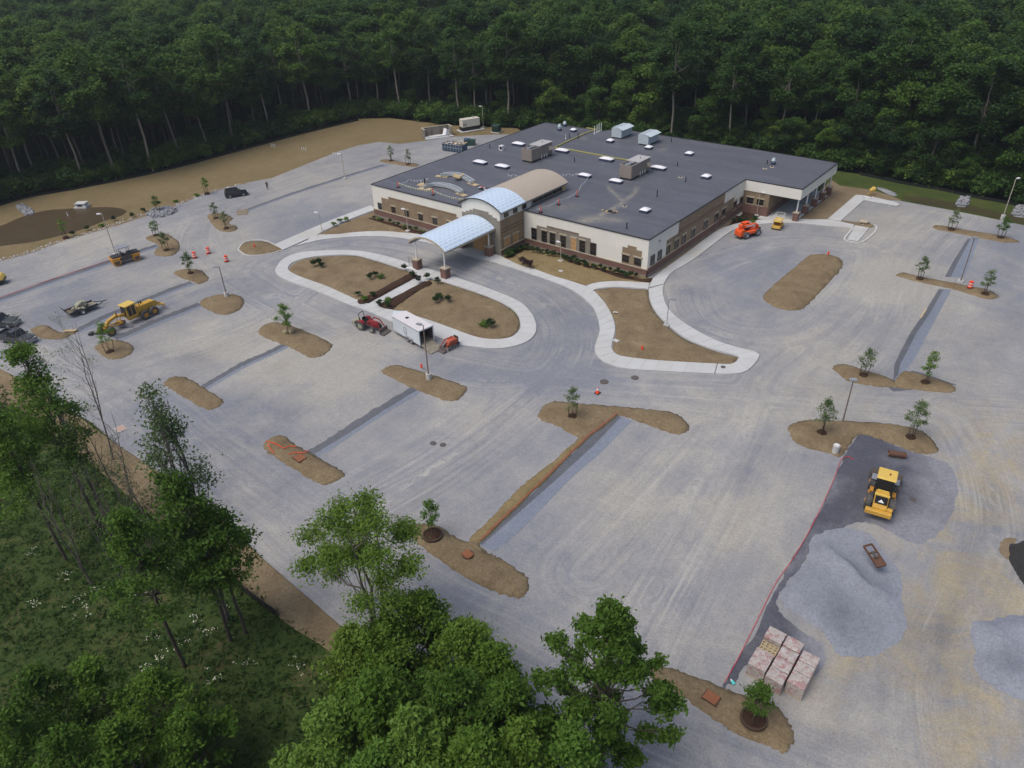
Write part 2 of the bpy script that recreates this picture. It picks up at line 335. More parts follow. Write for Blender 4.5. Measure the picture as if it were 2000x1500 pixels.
# ---------------------------------------------------------------- object helpers
def setp(o, label=None, cat=None, group=None, kind=None):
    if label: o['label'] = label
    if cat: o['category'] = cat
    if group: o['group'] = group
    if kind: o['kind'] = kind
    return o
def thing(name, label, cat, loc=(0,0,0), rz=0.0, group=None):
    o = bpy.data.objects.new(name, None); COL.objects.link(o); o.empty_display_size = 0.3
    o.location = loc; o.rotation_euler = (0, 0, rz)
    return setp(o, label, cat, group)
def dup(root, loc, rz=0.0, label=None, scale=None):
    r = root.copy(); COL.objects.link(r); r.location = loc; r.rotation_euler = (0, 0, rz)
    if label: r['label'] = label
    if scale: r.scale = (scale,)*3 if not hasattr(scale, '__len__') else scale
    for ch in list(root.children):
        c = ch.copy(); COL.objects.link(c); c.parent = r
        for g in list(ch.children):
            d = g.copy(); COL.objects.link(d); d.parent = c
    return r
class MB:
    def __init__(s): s.v = []; s.f = []; s.m = []; s.smooth = []
    def add(s, vs, fs, mi=0, sm=False):
        b = len(s.v); s.v += [tuple(map(float, q)) for q in vs]
        for f in fs: s.f.append([b+i for i in f]); s.m.append(mi); s.smooth.append(sm)
        return s
    def box(s, x0, x1, y0, y1, z0, z1, mi=0):
        v = [(x,y,z) for z in (z0,z1) for y in (y0,y1) for x in (x0,x1)]
        return s.add(v, [(0,2,3,1),(4,5,7,6),(0,1,5,4),(2,6,7,3),(0,4,6,2),(1,3,7,5)], mi)
    def cbox(s, c, d, rz=0, mi=0, ry=0):
        M = Matrix.Translation(c) @ Matrix.Rotation(rz, 4, 'Z') @ Matrix.Rotation(ry, 4, 'Y')
        v = [M @ Vector((x*d[0]/2, y*d[1]/2, z*d[2]/2)) for z in (-1,1) for y in (-1,1) for x in (-1,1)]
        return s.add(v, [(0,2,3,1),(4,5,7,6),(0,1,5,4),(2,6,7,3),(0,4,6,2),(1,3,7,5)], mi)
    def beam(s, p, q, wd, ht, mi=0):
        p, q = Vector(p), Vector(q); d = q-p; L = d.length; d.normalize()
        up = Vector((0,0,1)) if abs(d.z) < .95 else Vector((1,0,0)); sd_ = d.cross(up).normalized(); u = sd_.cross(d)
        v = []
        for e in (p, q):
            for a, b in ((-1,-1),(1,-1),(1,1),(-1,1)): v.append(e + sd_*a*wd/2 + u*b*ht/2)
        return s.add(v, [(3,2,1,0),(4,5,6,7),(0,1,5,4),(1,2,6,5),(2,3,7,6),(3,0,4,7)], mi)
    def cyl(s, p, q, r0, r1=None, n=10, mi=0, cap=True, sm=True):
        r1 = r0 if r1 is None else r1
        p, q = Vector(p), Vector(q); d = (q-p).normalized()
        up = Vector((0,0,1)) if abs(d.z) < .9 else Vector((1,0,0)); a = d.cross(up).normalized(); b = d.cross(a)
        v = []
        for e, r in ((p, r0), (q, r1)):
            for i in range(n):
                t = 2*math.pi*i/n; v.append(e + a*math.cos(t)*r + b*math.sin(t)*r)
        s.add(v, [(i, (i+1)%n, n+(i+1)%n, n+i) for i in range(n)], mi, sm)
        if cap: s.add(v, [tuple(range(n))[::-1], tuple(range(n, 2*n))], mi)
        return s
    def prism(s, poly, z0, z1, mi=0):
        n = len(poly); ar = sum(poly[i][0]*poly[(i+1)%n][1]-poly[(i+1)%n][0]*poly[i][1] for i in range(n))
        if ar < 0: poly = poly[::-1]
        v = [(x,y,z0) for x,y in poly]+[(x,y,z1) for x,y in poly]
        return s.add(v, [tuple(range(n))[::-1], tuple(range(n,2*n))]+[(i,(i+1)%n,n+(i+1)%n,n+i) for i in range(n)], mi)
    def extr(s, poly, y0, y1, mi=0):
        """profile polygon in x,z extruded along y"""
        n = len(poly)
        v = [(x,y0,z) for x,z in poly]+[(x,y1,z) for x,z in poly]
        return s.add(v, [tuple(range(n)), tuple(range(n,2*n))[::-1]]+[((i+1)%n,i,n+i,n+(i+1)%n) for i in range(n)], mi)
    def blob(s, c, r, n=8, m=5, mi=0):
        v = []; f = []
        for j in range(1, m):
            ph = math.pi*j/m
            for i in range(n):
                t = 2*math.pi*i/n; v.append((c[0]+r[0]*math.sin(ph)*math.cos(t), c[1]+r[1]*math.sin(ph)*math.sin(t), c[2]+r[2]*math.cos(ph)))
        v += [(c[0],c[1],c[2]+r[2]), (c[0],c[1],c[2]-r[2])]; T = len(v)-2
        for j in range(m-2):
            for i in range(n): f.append((j*n+i, (j+1)*n+i, (j+1)*n+(i+1)%n, j*n+(i+1)%n))
        for i in range(n): f.append((T, i, (i+1)%n)); f.append((T+1, (m-2)*n+(i+1)%n, (m-2)*n+i))
        return s.add(v, f, mi, True)
    def build(s, name, mats, parent=None, off=None, bevel=0, **kw):
        me = bpy.data.meshes.new(name)
        vs = s.v if off is None else [(x-off[0], y-off[1], z-off[2]) for x,y,z in s.v]
        me.from_pydata(vs, [], s.f)
        if isinstance(mats, str): mats = [mats]
        for m in mats: me.materials.append(M_[m])
        me.polygons.foreach_set('material_index', s.m); me.polygons.foreach_set('use_smooth', s.smooth)
        bm = bmesh.new(); bm.from_mesh(me); bmesh.ops.recalc_face_normals(bm, faces=bm.faces)
        if bevel: bmesh.ops.bevel(bm, geom=[e for e in bm.edges if e.calc_face_angle(0) > 0.6], offset=bevel, segments=1, affect='EDGES', clamp_overlap=True)
        bm.to_mesh(me); bm.free()
        o = bpy.data.objects.new(name, me); COL.objects.link(o)
        if parent: o.parent = parent
        return setp(o, **kw)
def B(): return MB()
def link_mesh(name, me, parent=None, **kw):
    o = bpy.data.objects.new(name, me); COL.objects.link(o)
    if parent: o.parent = parent
    return setp(o, **kw)

def catmull(P, n=6, closed=True):
    P = [np.array(p, float) for p in P]; out = []
    k = len(P)
    rg = range(k) if closed else range(k-1)
    for i in rg:
        if closed: a,b,c,d = P[(i-1)%k],P[i],P[(i+1)%k],P[(i+2)%k]
        else: a,b,c,d = P[max(i-1,0)],P[i],P[i+1],P[min(i+2,k-1)]
        for j in range(n):
            t = j/n
            out.append(tuple(0.5*((2*b)+(-a+c)*t+(2*a-5*b+4*c-d)*t*t+(-a+3*b-3*c+d)*t**3)))
    if not closed: out.append(tuple(P[-1]))
    return out
def inside(P, poly):
    x, y = P[:,0], P[:,1]; r = np.zeros(len(P), bool); n = len(poly); j = n-1
    for i in range(n):
        xi, yi = poly[i]; xj, yj = poly[j]
        if yi != yj:
            r ^= ((yi > y) != (yj > y)) & (x < (xj-xi)*(y-yi)/(yj-yi)+xi)
        j = i
    return r
def segdist(P, line, closed=False, par=False):
    L = np.array(line, float); n = len(L); best = np.full(len(P), 1e9)
    for i in range(n if closed else n-1):
        a, b = L[i], L[(i+1)%n]; ab = b-a; q = (ab**2).sum()
        if q < 1e-9: continue
        t = np.clip(((P-a)@ab)/q, 0, 1); d = np.hypot(*(P-(a+t[:,None]*ab)).T); best = np.minimum(best, d)
    return best
# value noise for shapes
_G = RNG.random((64,64))
def vn(x, y):
    xi = np.floor(x).astype(int); yi = np.floor(y).astype(int); fx = x-xi; fy = y-yi
    fx = fx*fx*(3-2*fx); fy = fy*fy*(3-2*fy)
    g = lambda a, b: _G[a % 64, b % 64]
    return (g(xi,yi)*(1-fx)+g(xi+1,yi)*fx)*(1-fy)+(g(xi,yi+1)*(1-fx)+g(xi+1,yi+1)*fx)*fy
def sheet(name, poly, z, sp, mat, hfn=None, jitter=0.25, attrs=None, skirt=0.0, smooth=True, parent=None, **kw):
    poly = [tuple(map(float, p[:2])) for p in poly]
    P = np.array(poly); x0,y0 = P.min(0); x1,y1 = P.max(0)
    gx, gy = np.meshgrid(np.arange(x0, x1, sp), np.arange(y0, y1, sp*0.9)); gx = gx.astype(float)
    gx[1::2] += sp/2
    Q = np.stack([gx.ravel(), gy.ravel()], 1) + RNG.uniform(-jitter*sp, jitter*sp, (gx.size, 2))
    Q = Q[inside(Q, poly)]
    if len(Q): Q = Q[segdist(Q, poly, True) > sp*0.35]
    vs = [Vector(p) for p in poly]+[Vector(q) for q in Q.tolist()]
    n = len(poly)
    r = delaunay_2d_cdt(vs, [(i, (i+1)%n) for i in range(n)], [list(range(n))], 1, 1e-5)
    V = np.array([tuple(v) for v in r[0]]); F = [f for f in r[2] if len(f) >= 3]
    d = segdist(V, poly, True)
    Z = np.full(len(V), z, float)
    if hfn is not None: Z = z + hfn(V, d)
    verts = [(a,b,c) for (a,b),c in zip(V.tolist(), Z.tolist())]
    if skirt:
        ne = len(verts)
        # boundary edges
        cnt = {}
        for f in F:
            for i in range(len(f)):
                e = (f[i], f[(i+1)%len(f)]); k = (min(e), max(e)); cnt.setdefault(k, []).append(e)
        mp = {}
        for k, es in cnt.items():
            if len(es) == 1:
                a, b = es[0]
                for q in (a, b):
                    if q not in mp: mp[q] = len(verts); verts.append((verts[q][0], verts[q][1], verts[q][2]-skirt))
                F.append([b, a, mp[a], mp[b]])
    me = bpy.data.meshes.new(name); me.from_pydata(verts, [], F); me.materials.append(M_[mat])
    if smooth: me.polygons.foreach_set('use_smooth', [True]*len(me.polygons))
    if attrs:
        VV = np.array(verts)
        for an, fn in attrs.items():
            a = me.attributes.new(an, 'FLOAT', 'POINT'); a.data.foreach_set('value', fn(VV).astype(np.float32))
    bm = bmesh.new(); bm.from_mesh(me); bmesh.ops.recalc_face_normals(bm, faces=bm.faces)
    up = sum(f.normal.z*f.calc_area() for f in bm.faces)
    if up < 0: bmesh.ops.reverse_faces(bm, faces=bm.faces)
    bm.to_mesh(me); bm.free()
    return link_mesh(name, me, parent, **kw)
# ================================================================ GROUND
def ground():
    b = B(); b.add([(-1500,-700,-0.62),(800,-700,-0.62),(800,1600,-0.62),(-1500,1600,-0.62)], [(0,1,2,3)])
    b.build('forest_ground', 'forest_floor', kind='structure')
ground()
TREELINE = WP([(-420,505),(-150,440),(0,397),(60,380),(120,370),(250,345),(350,322),(450,295),(560,265),(640,245),(700,231),(760,230),(830,238),(900,245),(960,247),(1010,250),(1120,262),(1300,282),(1500,310),(1640,330),(1760,354),(1880,376),(2000,399),(2150,435),(2400,500)])
CLEAR = TREELINE + WP([(2700,900),(2700,1900),(-700,1900),(-700,900)])
# wooded foreground edge of the lot
LOWEDGE_PX = [(-60,690),(30,735),(120,790),(180,826),(228,868),(270,895),(330,935),(390,975),(429,1003),(468,1045),(516,1093),(561,1132),(640,1200),(720,1270),(820,1350),(920,1420),(1000,1475),(1050,1530),(1100,1700)]
LOWEDGE = WP(LOWEDGE_PX)
LOT = WP([(-200,560),(0,508),(60,492),(125,468),(200,447),(270,425),(350,397),(400,378),(440,366),(480,357),(530,348),(600,320),(660,296),(700,284),(740,277),(780,281),(830,275),(870,268),(935,264),(1000,262)]) \
    + [(-112,150),(-100,120),(-80,110),(-52,120),(-52,140),(-41,134)] + WP([(1590,432),(1616,428),(1660,400),(1690,388),(1757,392),(1850,409),(1925,424),(2000,440),(2350,520),(2600,1000),(2500,1800),(1100,1800)]) + LOWEDGE[::-1][1:] + WP([(-200,640)])

# meadow floor under the foreground trees
def meadow_h(V, d):
    dl = segdist(V, LOWEDGE)
    return -np.minimum(dl*0.03, .22) + (vn(V[:,0]*0.5, V[:,1]*0.5)-0.5)*0.3*np.clip(dl/3,0,1)
MEADOW = WP([(-700,560),(-200,640)]) + LOWEDGE + WP([(1050,1800),(400,2200),(-600,1900),(-900,1100)])
sheet('meadow', MEADOW, -0.16, 1.6, 'grass_dark', meadow_h, kind='structure')
# tan strip between lot and silt fence
strip_low = WP([(-60,690),(30,735),(120,790),(228,868),(270,895),(390,975),(429,1003),(468,1045),(516,1093),(561,1132),(640,1200),(720,1270),(800,1335),(780,1350),(700,1310),(620,1255),(575,1228),(543,1203),(490,1160),(425,1104),(370,1060),(300,1010),(230,950),(150,880),(90,835),(40,800),(-40,760)])
sheet('earth_strip', catmull(strip_low, 3), -0.055, 1.6, 'straw', lambda V,d: (vn(V[:,0],V[:,1])-.5)*0.06, kind='structure')
# seeded basin on the far left
BASIN = WP([(-420,505),(-150,440),(0,397),(60,380),(120,370),(250,345),(350,322),(450,295),(560,265),(640,245),(700,231),(760,230),(830,238),(900,245),(960,247),(1010,250)]) + WP([(1050,275),(870,272),(780,284),(740,281),(600,325),(480,363),(350,402),(200,452),(60,497),(0,514),(-200,570)])
sheet('seeded_basin', BASIN, -0.10, 2.2, 'seeded_earth', lambda V,d: (vn(V[:,0]*.3,V[:,1]*.3)-.5)*0.05, kind='structure')
POND = WP([(-60,455),(0,441),(38,425),(88,411),(138,407),(200,404),(232,406),(246,412),(236,420),(200,432),(150,450),(112,460),(62,472),(0,480),(-60,495)])
sheet('muddy_pond', catmull(POND, 5), -0.045, 3, 'pond', kind='structure')
sheet('grass_margin', WP([(1600,330),(1634,332),(1700,343),(1760,355),(1880,378),(2000,401),(2150,437),(2150,480),(2000,443),(1925,426),(1850,411),(1757,396),(1690,388),(1640,378),(1610,355)]), -0.09, 1.5, 'grass', lambda V,d: (vn(V[:,0],V[:,1])-.5)*0.1, kind='structure')
sheet('wet_swale', catmull(WP([(1762,384),(1800,384),(1880,398),(1960,415),(2060,440),(2060,450),(1960,428),(1860,408),(1790,396)]), 4), -0.04, 1.5, 'swale_earth', kind='structure')
sheet('bare_dirt_yard', WP([(1540,415),(1600,372),(1625,352),(1640,362),(1670,366),(1700,370),(1735,380),(1760,390),(1757,396),(1690,392),(1672,384),(1618,431),(1568,432)]), -0.02, 1.2, 'bare_earth', lambda V,d: (vn(V[:,0],V[:,1])-.5)*0.06, kind='structure')

def edgenoise(poly, amp=0.16):
    out = []
    for i, p in enumerate(poly):
        a = poly[i-1]; b = poly[(i+1) % len(poly)]; d = Vector((b[0]-a[0], b[1]-a[1])); d.normalize() if d.length else None
        k = random.uniform(-amp, amp); out.append((p[0]-d.y*k, p[1]+d.x*k))
    return out
# ---- the crushed stone lot, with worn lanes, tan and bluish areas
GUIDES = [[(540,515),(640,478),(760,480),(880,510),(980,545),(1060,585),(1105,640),(1095,700),(1040,735),(900,735),(700,650),(540,575),(480,530),(520,500)],
 [(2400,850),(2000,812),(1700,795),(1400,770),(1150,752),(900,715),(650,640),(450,545),(380,470),(420,400)],
 [(0,650),(100,700),(250,760),(400,880),(560,1000),(750,1140),(1000,1270),(1200,1380),(1400,1470),(1700,1600)],
 [(-200,600),(0,545),(300,440),(600,345),(900,275)],
 [(1330,560),(1350,620),(1420,655),(1520,665),(1600,640),(1680,560),(1700,490),(1640,480),(1540,475),(1440,500),(1360,530)],
 [(1060,1600),(1220,1260),(1370,1000),(1450,850),(1490,740),(1560,680)],
 [(1850,790),(1920,900),(1950,1050),(1900,1200),(1850,1350),(1900,1600)],
 [(-100,700),(150,645),(300,590),(420,540)], [(250,720),(500,640),(620,560)], [(700,1000),(900,880),(1050,760)], [(1150,1120),(1300,960),(1400,850)], [(1850,420),(1760,500),(1720,620),(1650,700)],[(-200,640),(0,600),(200,540),(380,480)]]
GUIDES_W = [catmull(WP(g), 4, False) for g in GUIDES]
TAN = [(620,700,170,70,.55),(450,660,120,50,.45),(780,640,60,40,.0),(1250,1000,170,130,.50),(1430,980,90,120,.45),(1600,800,320,35,.45),(1740,540,90,80,.65),(1600,700,90,60,.3),(200,460,260,40,.45),(600,340,200,22,.35),(900,820,120,40,.25),(640,590,0,0,0),
       (330,560,90,30,.2),(1850,620,90,80,.25),(1700,450,90,35,.55),(1100,930,120,50,.2),(1330,1250,120,90,.35),(1650,1400,140,80,.35),(1300,640,0,0,0),(230,770,100,40,.15),(540,820,120,40,.2),
       (1100,650,90,90,-.35),(620,930,140,80,-.35),(420,860,110,80,-.3),(1420,550,110,70,-.4),(150,610,160,45,-.35),(620,420,120,35,-.35),(850,1150,220,90,-.30),(1050,1330,220,80,-.25),(1600,1180,80,80,-.2),(1950,540,70,80,-.3),(1120,740,150,25,-.3),(1800,960,60,60,-.3),(960,740,80,25,-.2),(300,1000,100,60,-.3)]
YEL = [(1840,1080,110,150,1.0),(1740,1330,150,120,.85),(1930,900,100,90,.75),(1980,1200,120,260,.8),(1880,1420,140,120,.8),(1680,1260,50,60,.7),(1700,1160,60,60,.2),(1440,1020,30,60,.25),(1560,760,160,20,.25),(560,720,50,12,.35)]
DRK = [(1700,1340,60,40,.7),(1640,1440,80,30,.4),(1850,1240,40,50,.7),(1950,1010,30,60,.6),(1900,1110,70,70,.5),(1780,1230,90,60,.6),(1830,1330,90,50,.4),(1450,945,20,60,.45),(1720,440,60,14,.4),(1660,470,0,0,0),(180,700,60,25,.4),(370,700,40,16,.7),(1630,560,16,40,.0),(1930,980,70,50,.4),(1180,690,8,60,.3),(1600,1460,60,20,.5)]
def blobs(lst):
    def fn(V):
        p = proj(np.c_[V[:,0], V[:,1], np.zeros(len(V))]); o = np.zeros(len(V)); ok = p[:,2] > 5
        for x,y,rx,ry,a in lst:
            if rx: o += a*np.exp(-(((p[:,0]-x)/rx)**2+((p[:,1]-y)/ry)**2))*ok
        return o
    return fn
def a_tan(V): return 0.36 + blobs(TAN)(V)
_tc = {}
def tracks(V):
    k = len(V)
    if k not in _tc:
        best = np.full(len(V), 1e9); idx = np.zeros(len(V))
        for i, g in enumerate(GUIDES_W):
            d = segdist(V[:,:2], g); m = d < best; best[m] = d[m]; idx[m] = i
        _tc[k] = (best, idx)
    return _tc[k]
def lot_h(V, d): return (vn(V[:,0]*.4, V[:,1]*.4)-.5)*0.05
LOT_ATTR = dict(tan=a_tan, yel=lambda V: np.clip(blobs(YEL)(V),0,1), drk=lambda V: np.clip(blobs(DRK)(V),0,1),
    trk=lambda V: tracks(V)[0], trw=lambda V: np.exp(-(tracks(V)[0]/6)**2))
sheet('gravel_lot', LOT, 0.0, 1.15, 'gravel', None, attrs=LOT_ATTR, kind='structure')

def band(pts, w, closed=False):
    """strip polygon of width w (m) along world polyline"""
    P = [Vector((*p, 0)) for p in pts]; L = []; Rr = []
    for i, p in enumerate(P):
        d = (P[min(i+1,len(P)-1)]-P[max(i-1,0)]).normalized(); n = Vector((-d.y, d.x, 0))
        ww = w*(0.8+0.4*random.random())/2
        L.append(tuple((p+n*ww)[:2])); Rr.append(tuple((p-n*ww)[:2]))
    return L+Rr[::-1]
flat0 = dict(tan=lambda V: 0.3+0*V[:,0], yel=lambda V: 0*V[:,0], drk=lambda V: 0*V[:,0], trk=lambda V: V[:,0], trw=lambda V: 0*V[:,0])
def trench(px, w, mat='gravel_trench', z=0.012, off=0.0, n=5):
    pts = catmull(WP(px), n, False)
    if off:
        Q = []
        for i, p in enumerate(pts):
            a = Vector((*pts[max(i-1,0)],0)); c = Vector((*pts[min(i+1,len(pts)-1)],0)); d = (c-a).normalized()
            Q.append((p[0]-d.y*off, p[1]+d.x*off))
        pts = Q
    sheet('stone_trench', band(pts, w), z, 2.5, mat, attrs=flat0, kind='structure')
for px, wd in [([(396,757),(440,731),(480,709),(530,687),(582,661)], 1.0), ([(600,890),(650,860),(700,828),(760,790),(812,759)], 1.2),
               ([(-120,612),(0,585),(100,550),(215,512),(270,492),(307,479)], 1.2), ([(150,647),(200,622),(250,600),(300,580),(345,562),(375,552)], 1.3),
               ([(225,662),(260,648),(300,630),(345,612),(390,594)], 1.4), ([(470,415),(560,382),(670,346),(750,322)], 1.0), ([(-150,640),(-50,612),(0,600)],.8)]:
    trench(px, wd*1.25, n=9); trench(px, wd*0.6, 'gravel_blue', 0.02, -wd*0.65, n=9)
def swale(px, mat, z, nm='stone_swale', attrs=flat0): sheet(nm, WP(px), z, 1.6, mat, attrs=attrs, kind='structure')
swale([(1206,812),(1149,856),(1110,894),(1044,960),(987,1014),(936,1062),(950,1070),(1010,1022),(1080,960),(1150,895),(1225,819)], 'gravel_trench', 0.012)
swale([(1212,815),(1161,869),(1092,932),(990,1022),(940,1066),(966,1077),(1005,1047),(1059,993),(1116,933),(1176,882),(1235,822)], 'gravel_blue', 0.020)
swale([(1850,541),(1866,510),(1893,466),(1912,466),(1900,500),(1884,541)], 'gravel_blue', 0.012)
swale([(1845,541),(1862,510),(1890,466),(1896,466),(1872,510),(1857,541)], 'gravel_trench', 0.020)
swale([(1838,564),(1810,610),(1784,650),(1762,690),(1750,712),(1747,744),(1765,728),(1786,702),(1812,652),(1835,610),(1858,566)], 'gravel_blue', 0.012)
swale([(1834,564),(1806,610),(1778,650),(1757,690),(1747,712),(1745,742),(1754,733),(1758,712),(1770,690),(1790,650),(1816,612),(1842,566)], 'gravel_trench', 0.020)
swale([(1700,727),(1747,742),(1782,724),(1800,728),(1870,752),(1745,765)], 'gravel_trench', 0.006)
DARK = [(1648,893),(1676,850),(1707,854),(1750,870),(1787,884),(1850,905),(1870,950),(1862,1000),(1835,1040),(1790,1062),(1740,1040),(1690,1020),(1650,1030),(1595,1064),(1562,1109),(1520,1166),(1526,1199),(1580,1241),(1608,1262),(1612,1300),(1560,1330),(1500,1320),(1460,1300),(1430,1335),(1412,1337),(1458,1265),(1500,1185),(1527,1130),(1572,1050),(1612,975)]
def dfade(V):
    p = proj(np.c_[V[:,0], V[:,1], np.zeros(len(V))]); ln_ = segdist(p[:,:2], [(1665,880),(1720,905),(1700,960),(1640,1010),(1590,1060),(1545,1110),(1510,1180),(1500,1230),(1450,1310)])
    return np.clip((ln_-30)/85, 0, 1)*1.0+(vn(V[:,0]*.8,V[:,1]*.8)-.5)*.25
sheet('dark_stone_bed', edgenoise(catmull(WP(DARK), 6), .14), 0.012, 1.0, 'gravel_dark', attrs=dict(flat0, tan=dfade), kind='structure')

# ---- planting beds
def bed(px, mat='straw', h=0.30, z=0.03, sp=0.9, n=4, amp=0.12, name='planting_bed', ramp_=0.7):
    poly = edgenoise(edgenoise(catmull(WP(px), n+5), amp*.7), amp*.7); h = h*.72; sp = min(sp, .55)
    return sheet(name, poly, z, sp, mat, lambda V, d: h*(1-np.exp(-d/ramp_)) + ((vn(V[:,0]*1.1, V[:,1]*1.1)-.5)*0.16+(vn(V[:,0]*3.7, V[:,1]*3.7)-.5)*0.15)*np.clip(d*1.5,0,1), skirt=0.06, kind='structure')
BEDS = {
 'I1':[(284,465),(297,459),(310,457),(328,458),(348,472),(350,488),(333,500),(304,499),(303,490),(310,479),(295,472)],
 'I2':[(405,422),(425,416),(443,419),(455,427),(446,436),(462,442),(462,449),(450,453),(435,452),(422,446)],
 'I3':[(341,532),(357,526),(390,527),(407,542),(402,550),(387,555),(375,550),(350,541)],
 'I4':[(390,594),(405,581),(440,574),(470,579),(477,592),(465,607),(440,615),(415,609)],
 'I5':[(186,680),(200,669),(225,664),(250,670),(261,680),(255,692),(232,701),(207,699)],
 'I6':[(60,645),(77,636),(95,637),(112,647),(130,650),(150,645),(147,651),(125,661),(105,663),(80,660)],
 'I7':[(322,746),(339,736),(366,739),(400,759),(435,781),(432,791),(414,800),(396,797),(360,776),(324,754)],
 'I8':[(504,648),(518,634),(542,630),(584,642),(644,669),(647,678),(632,694),(608,699),(590,691),(557,675),(518,660)],
 'I9':[(747,723),(761,715),(785,715),(845,733),(905,753),(911,762),(899,778),(881,784),(854,777),(800,755),(749,729)],
 'I10':[(514,868),(534,853),(555,851),(576,868),(620,893),(670,922),(667,934),(639,947),(621,944),(590,926),(558,907),(522,883)],
 'I11':[(801,1029),(819,1023),(852,1027),(903,1056),(929,1056),(945,1073),(975,1090),(1013,1115),(1033,1133),(1024,1163),(1006,1168),(958,1153),(903,1124),(848,1086),(804,1049)],
 'I12':[(1053,805),(1068,789),(1092,784),(1140,789),(1200,793),(1250,798),(1305,804),(1332,816),(1347,834),(1335,846),(1314,847),(1260,828),(1227,816),(1206,813),(1175,835),(1149,855),(1131,855),(1092,834),(1056,820)],
 'I13':[(1539,836),(1552,826),(1582,820),(1640,822),(1725,827),(1782,836),(1812,850),(1832,875),(1830,884),(1812,887),(1787,884),(1750,870),(1707,854),(1676,850),(1660,870),(1640,892),(1617,885),(1580,876),(1552,862)],
 'I14a':[(1626,719),(1640,712),(1660,714),(1700,727),(1730,736),(1748,746),(1760,757),(1705,754),(1662,746),(1640,732)],
 'I14b':[(1746,748),(1762,727),(1782,727),(1825,739),(1855,750),(1866,760),(1862,766),(1845,767),(1800,762),(1755,758)],
 'I15':[(1752,536),(1766,533),(1805,542),(1865,553),(1925,565),(1949,577),(1946,583),(1922,583),(1865,566),(1805,553),(1757,541)],
 'I16':[(1823,442),(1835,440),(1880,448),(1955,460),(1988,470),(1986,474),(1955,473),(1895,461),(1829,448)],
 'I17':[(1491,583),(1499,568),(1537,535),(1574,503),(1592,497),(1616,497),(1637,503),(1647,514),(1640,529),(1610,562),(1577,596),(1562,605),(1538,606),(1511,599)],
 'I18':[(743,314),(752,311),(780,316),(812,320),(818,323),(808,326),(784,323),(748,317)],
 'I19':[(466,487),(475,476),(495,471),(520,473),(553,488),(530,494),(505,498),(480,497)],
 'I21':[(1262,1312),(1285,1300),(1330,1312),(1400,1337),(1436,1353),(1514,1379),(1544,1418),(1549,1445),(1532,1469),(1499,1457),(1439,1433),(1400,1409),(1330,1360),(1290,1335)]}
for k, v in BEDS.items():
    bed(v, h={'I17':0.45,'I4':0.45,'I11':0.4}.get(k, 0.32))
bed([(918,1053),(960,1011),(998,970),(1035,936),(1086,897),(1131,858),(1149,856),(1110,894),(1077,928),(1044,960),(987,1014),(936,1062)], 'straw_yellow', 0.42, 0.03, 0.6, 4, 0.10, 'earth_ridge', 0.6)
bed([(1125,862),(1140,843),(1165,825),(1195,806),(1206,812),(1149,856)], 'straw', 0.3, 0.03, 0.6, 3, 0.05, 'earth_ridge', 0.5)
# stony bed with boulders by the basin
bed([(285,420),(300,409),(325,403),(345,409),(347,414),(325,423),(300,427)], 'riprap', 0.25, 0.02, 1.0, 4, 0.1, 'stony_bed')
bed([(30,401),(45,398),(62,409),(68,417),(52,421),(40,413)], 'riprap', 0.12, -0.07, 1.0, 3, 0.1, 'riprap_apron')
bed([(1712,366),(1722,366),(1745,374),(1752,381),(1742,381),(1722,372)], 'riprap', 0.1, -0.05, 0.8, 3, 0.1, 'riprap_apron')
for pp in ([(1877,384),(1894,386),(1888,403),(1866,401)], [(1986,402),(2006,404),(2010,424),(1976,420)]):
    bed(pp, 'riprap', 0.2, -0.05, 0.8, 3, 0.1, 'riprap_apron')
# embankment edge by the left road: lighter stones along the seeded basin
_sl = catmull(WP([(-60,525),(0,508),(60,492),(125,468),(200,447),(270,425),(350,397),(400,378),(440,366),(480,357)]), 5, False)
sheet('stony_verge', band(_sl, 1.3), 0.016, 1.2, 'bare_earth', kind='structure')

